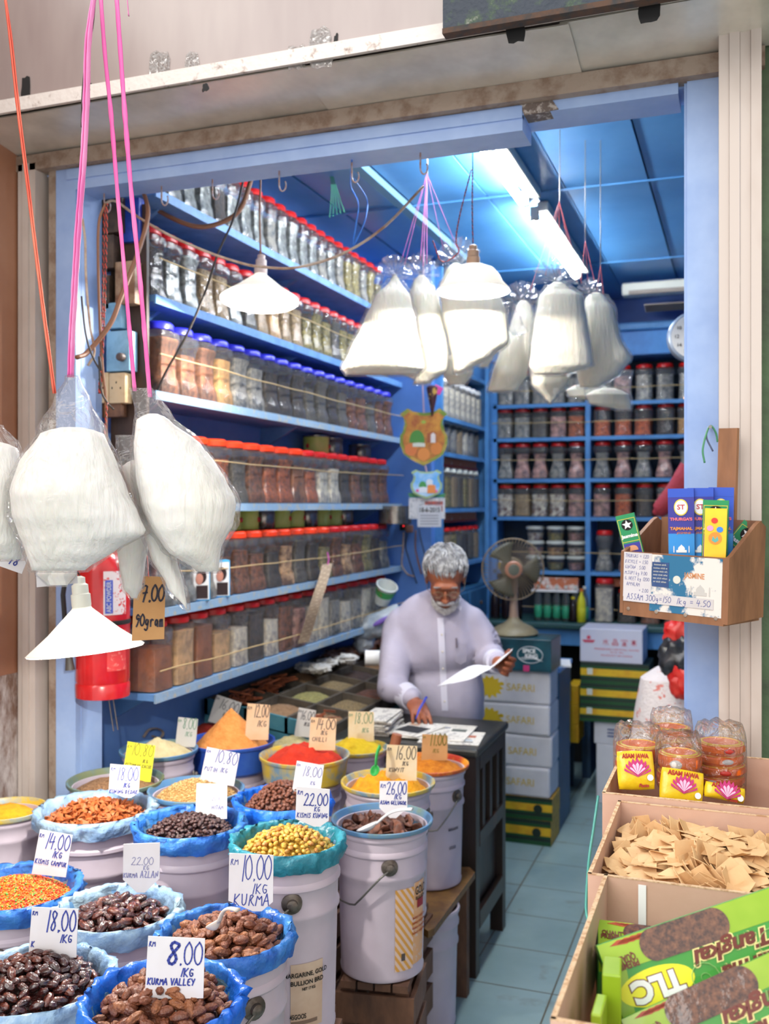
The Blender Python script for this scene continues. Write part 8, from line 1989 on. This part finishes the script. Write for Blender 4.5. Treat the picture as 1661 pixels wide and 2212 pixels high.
# green date cartons
M_CG = mat('carton_green', C(60, 150, 50), .3, C(40, 130, 60), 4, .4, .7, coat=.3); M_LIME = mat('carton_lime', C(140, 178, 30), .3, C(166, 196, 56), 6, coat=.3); M_CYL = mat('oval_yellow', C(240, 232, 40), .35); M_DPR = mat('print_brown', C(110, 44, 30), .4); M_SWL = mat('swirl_pale', C(170, 214, 140), .4)
def dcarton(O, ax, up, L, Hh, D, label, main=True, flip=False):
    """O lower near corner, ax along the carton, up across its printed face; depth goes away from the reader"""
    ax = Vector(ax).normalized(); up = Vector(up); up = (up-ax*up.dot(ax)).normalized(); T = frame(O, ax, up)
    t = thing('fruit_carton', label, 'box', O, group='green fruit cartons')
    b = MB(); b.T = T; b.rbox((L/2, D/2, Hh/2), (L, D, Hh), .002); b.build('carton', M_CG, t)
    def pr(nm, m, poly, y=.0012): b = MB(); b.T = T; b.prism(poly, -y, -y+.0008); b.build(nm, m, t)
    pr('lime_band', M_LIME, [(0.001, Hh*.62), (L-.001, Hh*.62), (L-.001, Hh-.001), (0.001, Hh-.001)], .0009)
    pr('lime_end', M_LIME, [(0.001, .001), (L*.06, .001), (L*.1, Hh*.62), (.001, Hh*.62)], .0010)
    P = [(L*.22+(.5*L*.46)*(1+math.cos(a)), Hh*.80+Hh*.13*math.sin(a)) for a in [2*PI*k/30 for k in range(30)]]
    P = [(L*.20+.052+.05*0+x_, z_) for x_, z_ in [(0, 0)]]; 
    W2 = .058; cx = L*.42; P = [(cx+math.copysign(W2-.018, math.cos(a))+.018*math.cos(a), Hh*.79+.019*math.sin(a)) for a in [2*PI*(k+.5)/28 for k in range(28)]]
    pr('window', mat('carton_window', C(64, 38, 32), .06, C(132, 86, 60), 150, .38, .68, coat=1.0, bump=.3, bs=20), P, .0018)
    E = [(L*.21+.048*math.cos(a), Hh*.32+.021*math.sin(a)) for a in [2*PI*k/32 for k in range(32)]]
    pr('yellow_oval', M_CYL, E, .0013)
    Rt = Matrix.Rotation(PI if flip else 0, 4, 'Y')
    text('TLC', .034, M_DPR, t, T @ Matrix.Translation((L*.21, -.0014, Hh*.32)) @ Rt, 'printed_outline', .0030, .069)
    text('TLC', .034, M_WHITE, t, T @ Matrix.Translation((L*.21, -.0022, Hh*.32)) @ Rt, 'printed_name', .0018, .066); 
    text('Kurma', .026, M_DPR, t, T @ Matrix.Translation((L*.68, -.0018, Hh*.2)) @ Rt, 'printed_word', .0010, .08, .25); text('Tangkai', .026, M_DPR, t, T @ Matrix.Translation((L*.62, -.0018, Hh*.48)) @ Rt, 'printed_word', .0010, .10, .25)
    M_OUT = mat('print_cream', C(236, 226, 150), .4)
    text('Kurma', .026, M_OUT, t, T @ Matrix.Translation((L*.68, -.0014, Hh*.2)) @ Rt, 'printed_outline', .0024, .083, .25); text('Tangkai', .026, M_OUT, t, T @ Matrix.Translation((L*.62, -.0014, Hh*.48)) @ Rt, 'printed_outline', .0024, .104, .25)
    text('PREMIUM', .011, M_DPR, t, T @ Matrix.Translation((L*.10, -.0018, Hh*.66)) @ Rt, 'printed_word', .0004, .035); text('QUALITY', .011, M_DPR, t, T @ Matrix.Translation((L*.10, -.0018, Hh*.74)) @ Rt, 'printed_word', .0004, .033)
    for (x, z, s_) in ((L*.43, Hh*.22, .02), (L*.80, Hh*.30, .026)):
        b = MB(); b.T = T; b.tube([(x+s_*(1-k/26)*math.cos(k*.42), -.0012, z+s_*(1-k/26)*math.sin(k*.42)) for k in range(24)], [.0022-.00005*k for k in range(24)], 4, flat=.4); b.build('printed_swirl', M_SWL, t)
    for k in range(6):
        x = L*(.06+.035*k); b = MB(); b.T = T; b.prism([(x, Hh*.93), (x+.022, Hh*.90), (x+.034, Hh*.94), (x+.012, Hh*.975)], -.0014, -.0008); b.build('printed_date', mat('print_date', C(190, 80, 40), .4, C(150, 50, 30), 30), t)
    return t
O1 = W(1345, 2212, 1.16)
A1 = W(1655, 2085, 1.16)-O1
dcarton(W(1350, 2216, 1.20), W(1672, 2108, 1.20)-W(1350, 2216, 1.20), W(1336, 2053, 1.235)-W(1350, 2216, 1.20), .26, .094, .06, 'large green carton with window and yellow oval in the nearest box', flip=True)
dcarton(W(1415, 2370, 1.125), W(1737, 2225, 1.125)-W(1415, 2370, 1.125), W(1400, 2220, 1.16)-W(1415, 2370, 1.125), .26, .085, .05, 'second green carton lower in the nearest box', flip=True)
dcarton(W(1292, 2100, 1.27), W(1480, 2125, 1.25)-W(1292, 2100, 1.27), W(1311, 1990, 1.36)-W(1292, 2100, 1.27), .22, .10, .05, 'green carton lying behind the large one in box')
MB_ = MB(); t = thing('lime_packet', 'small lime packet standing at the left in the nearest box', 'box', W(1320, 2212, 1.16))
MB_.rbox(W(1322, 2175, 1.18), (.022, .05, .10), .002, rot=Matrix.Rotation(.1, 3, 'Z')).build('carton', M_LIME, t)
t = thing('lime_packet', 'lime packet at the bottom edge, left of the green carton', 'box', W(1292, 2212, 1.14)); MB().rbox(W(1294, 2235, 1.12), (.012, .05, .07), .002).build('carton', M_LIME, t)
# green twine along the box side
wire([W(1292, 1720, 2.2), W(1282, 1790, 2.1), W(1272, 1860, 2.0), W(1266, 1960, 1.95), W(1274, 2000, 1.9)], .003, mat('teal_twine', C(70, 150, 140), .5), 'teal twine dangling beside the cardboard boxes', 'string', cat='string')
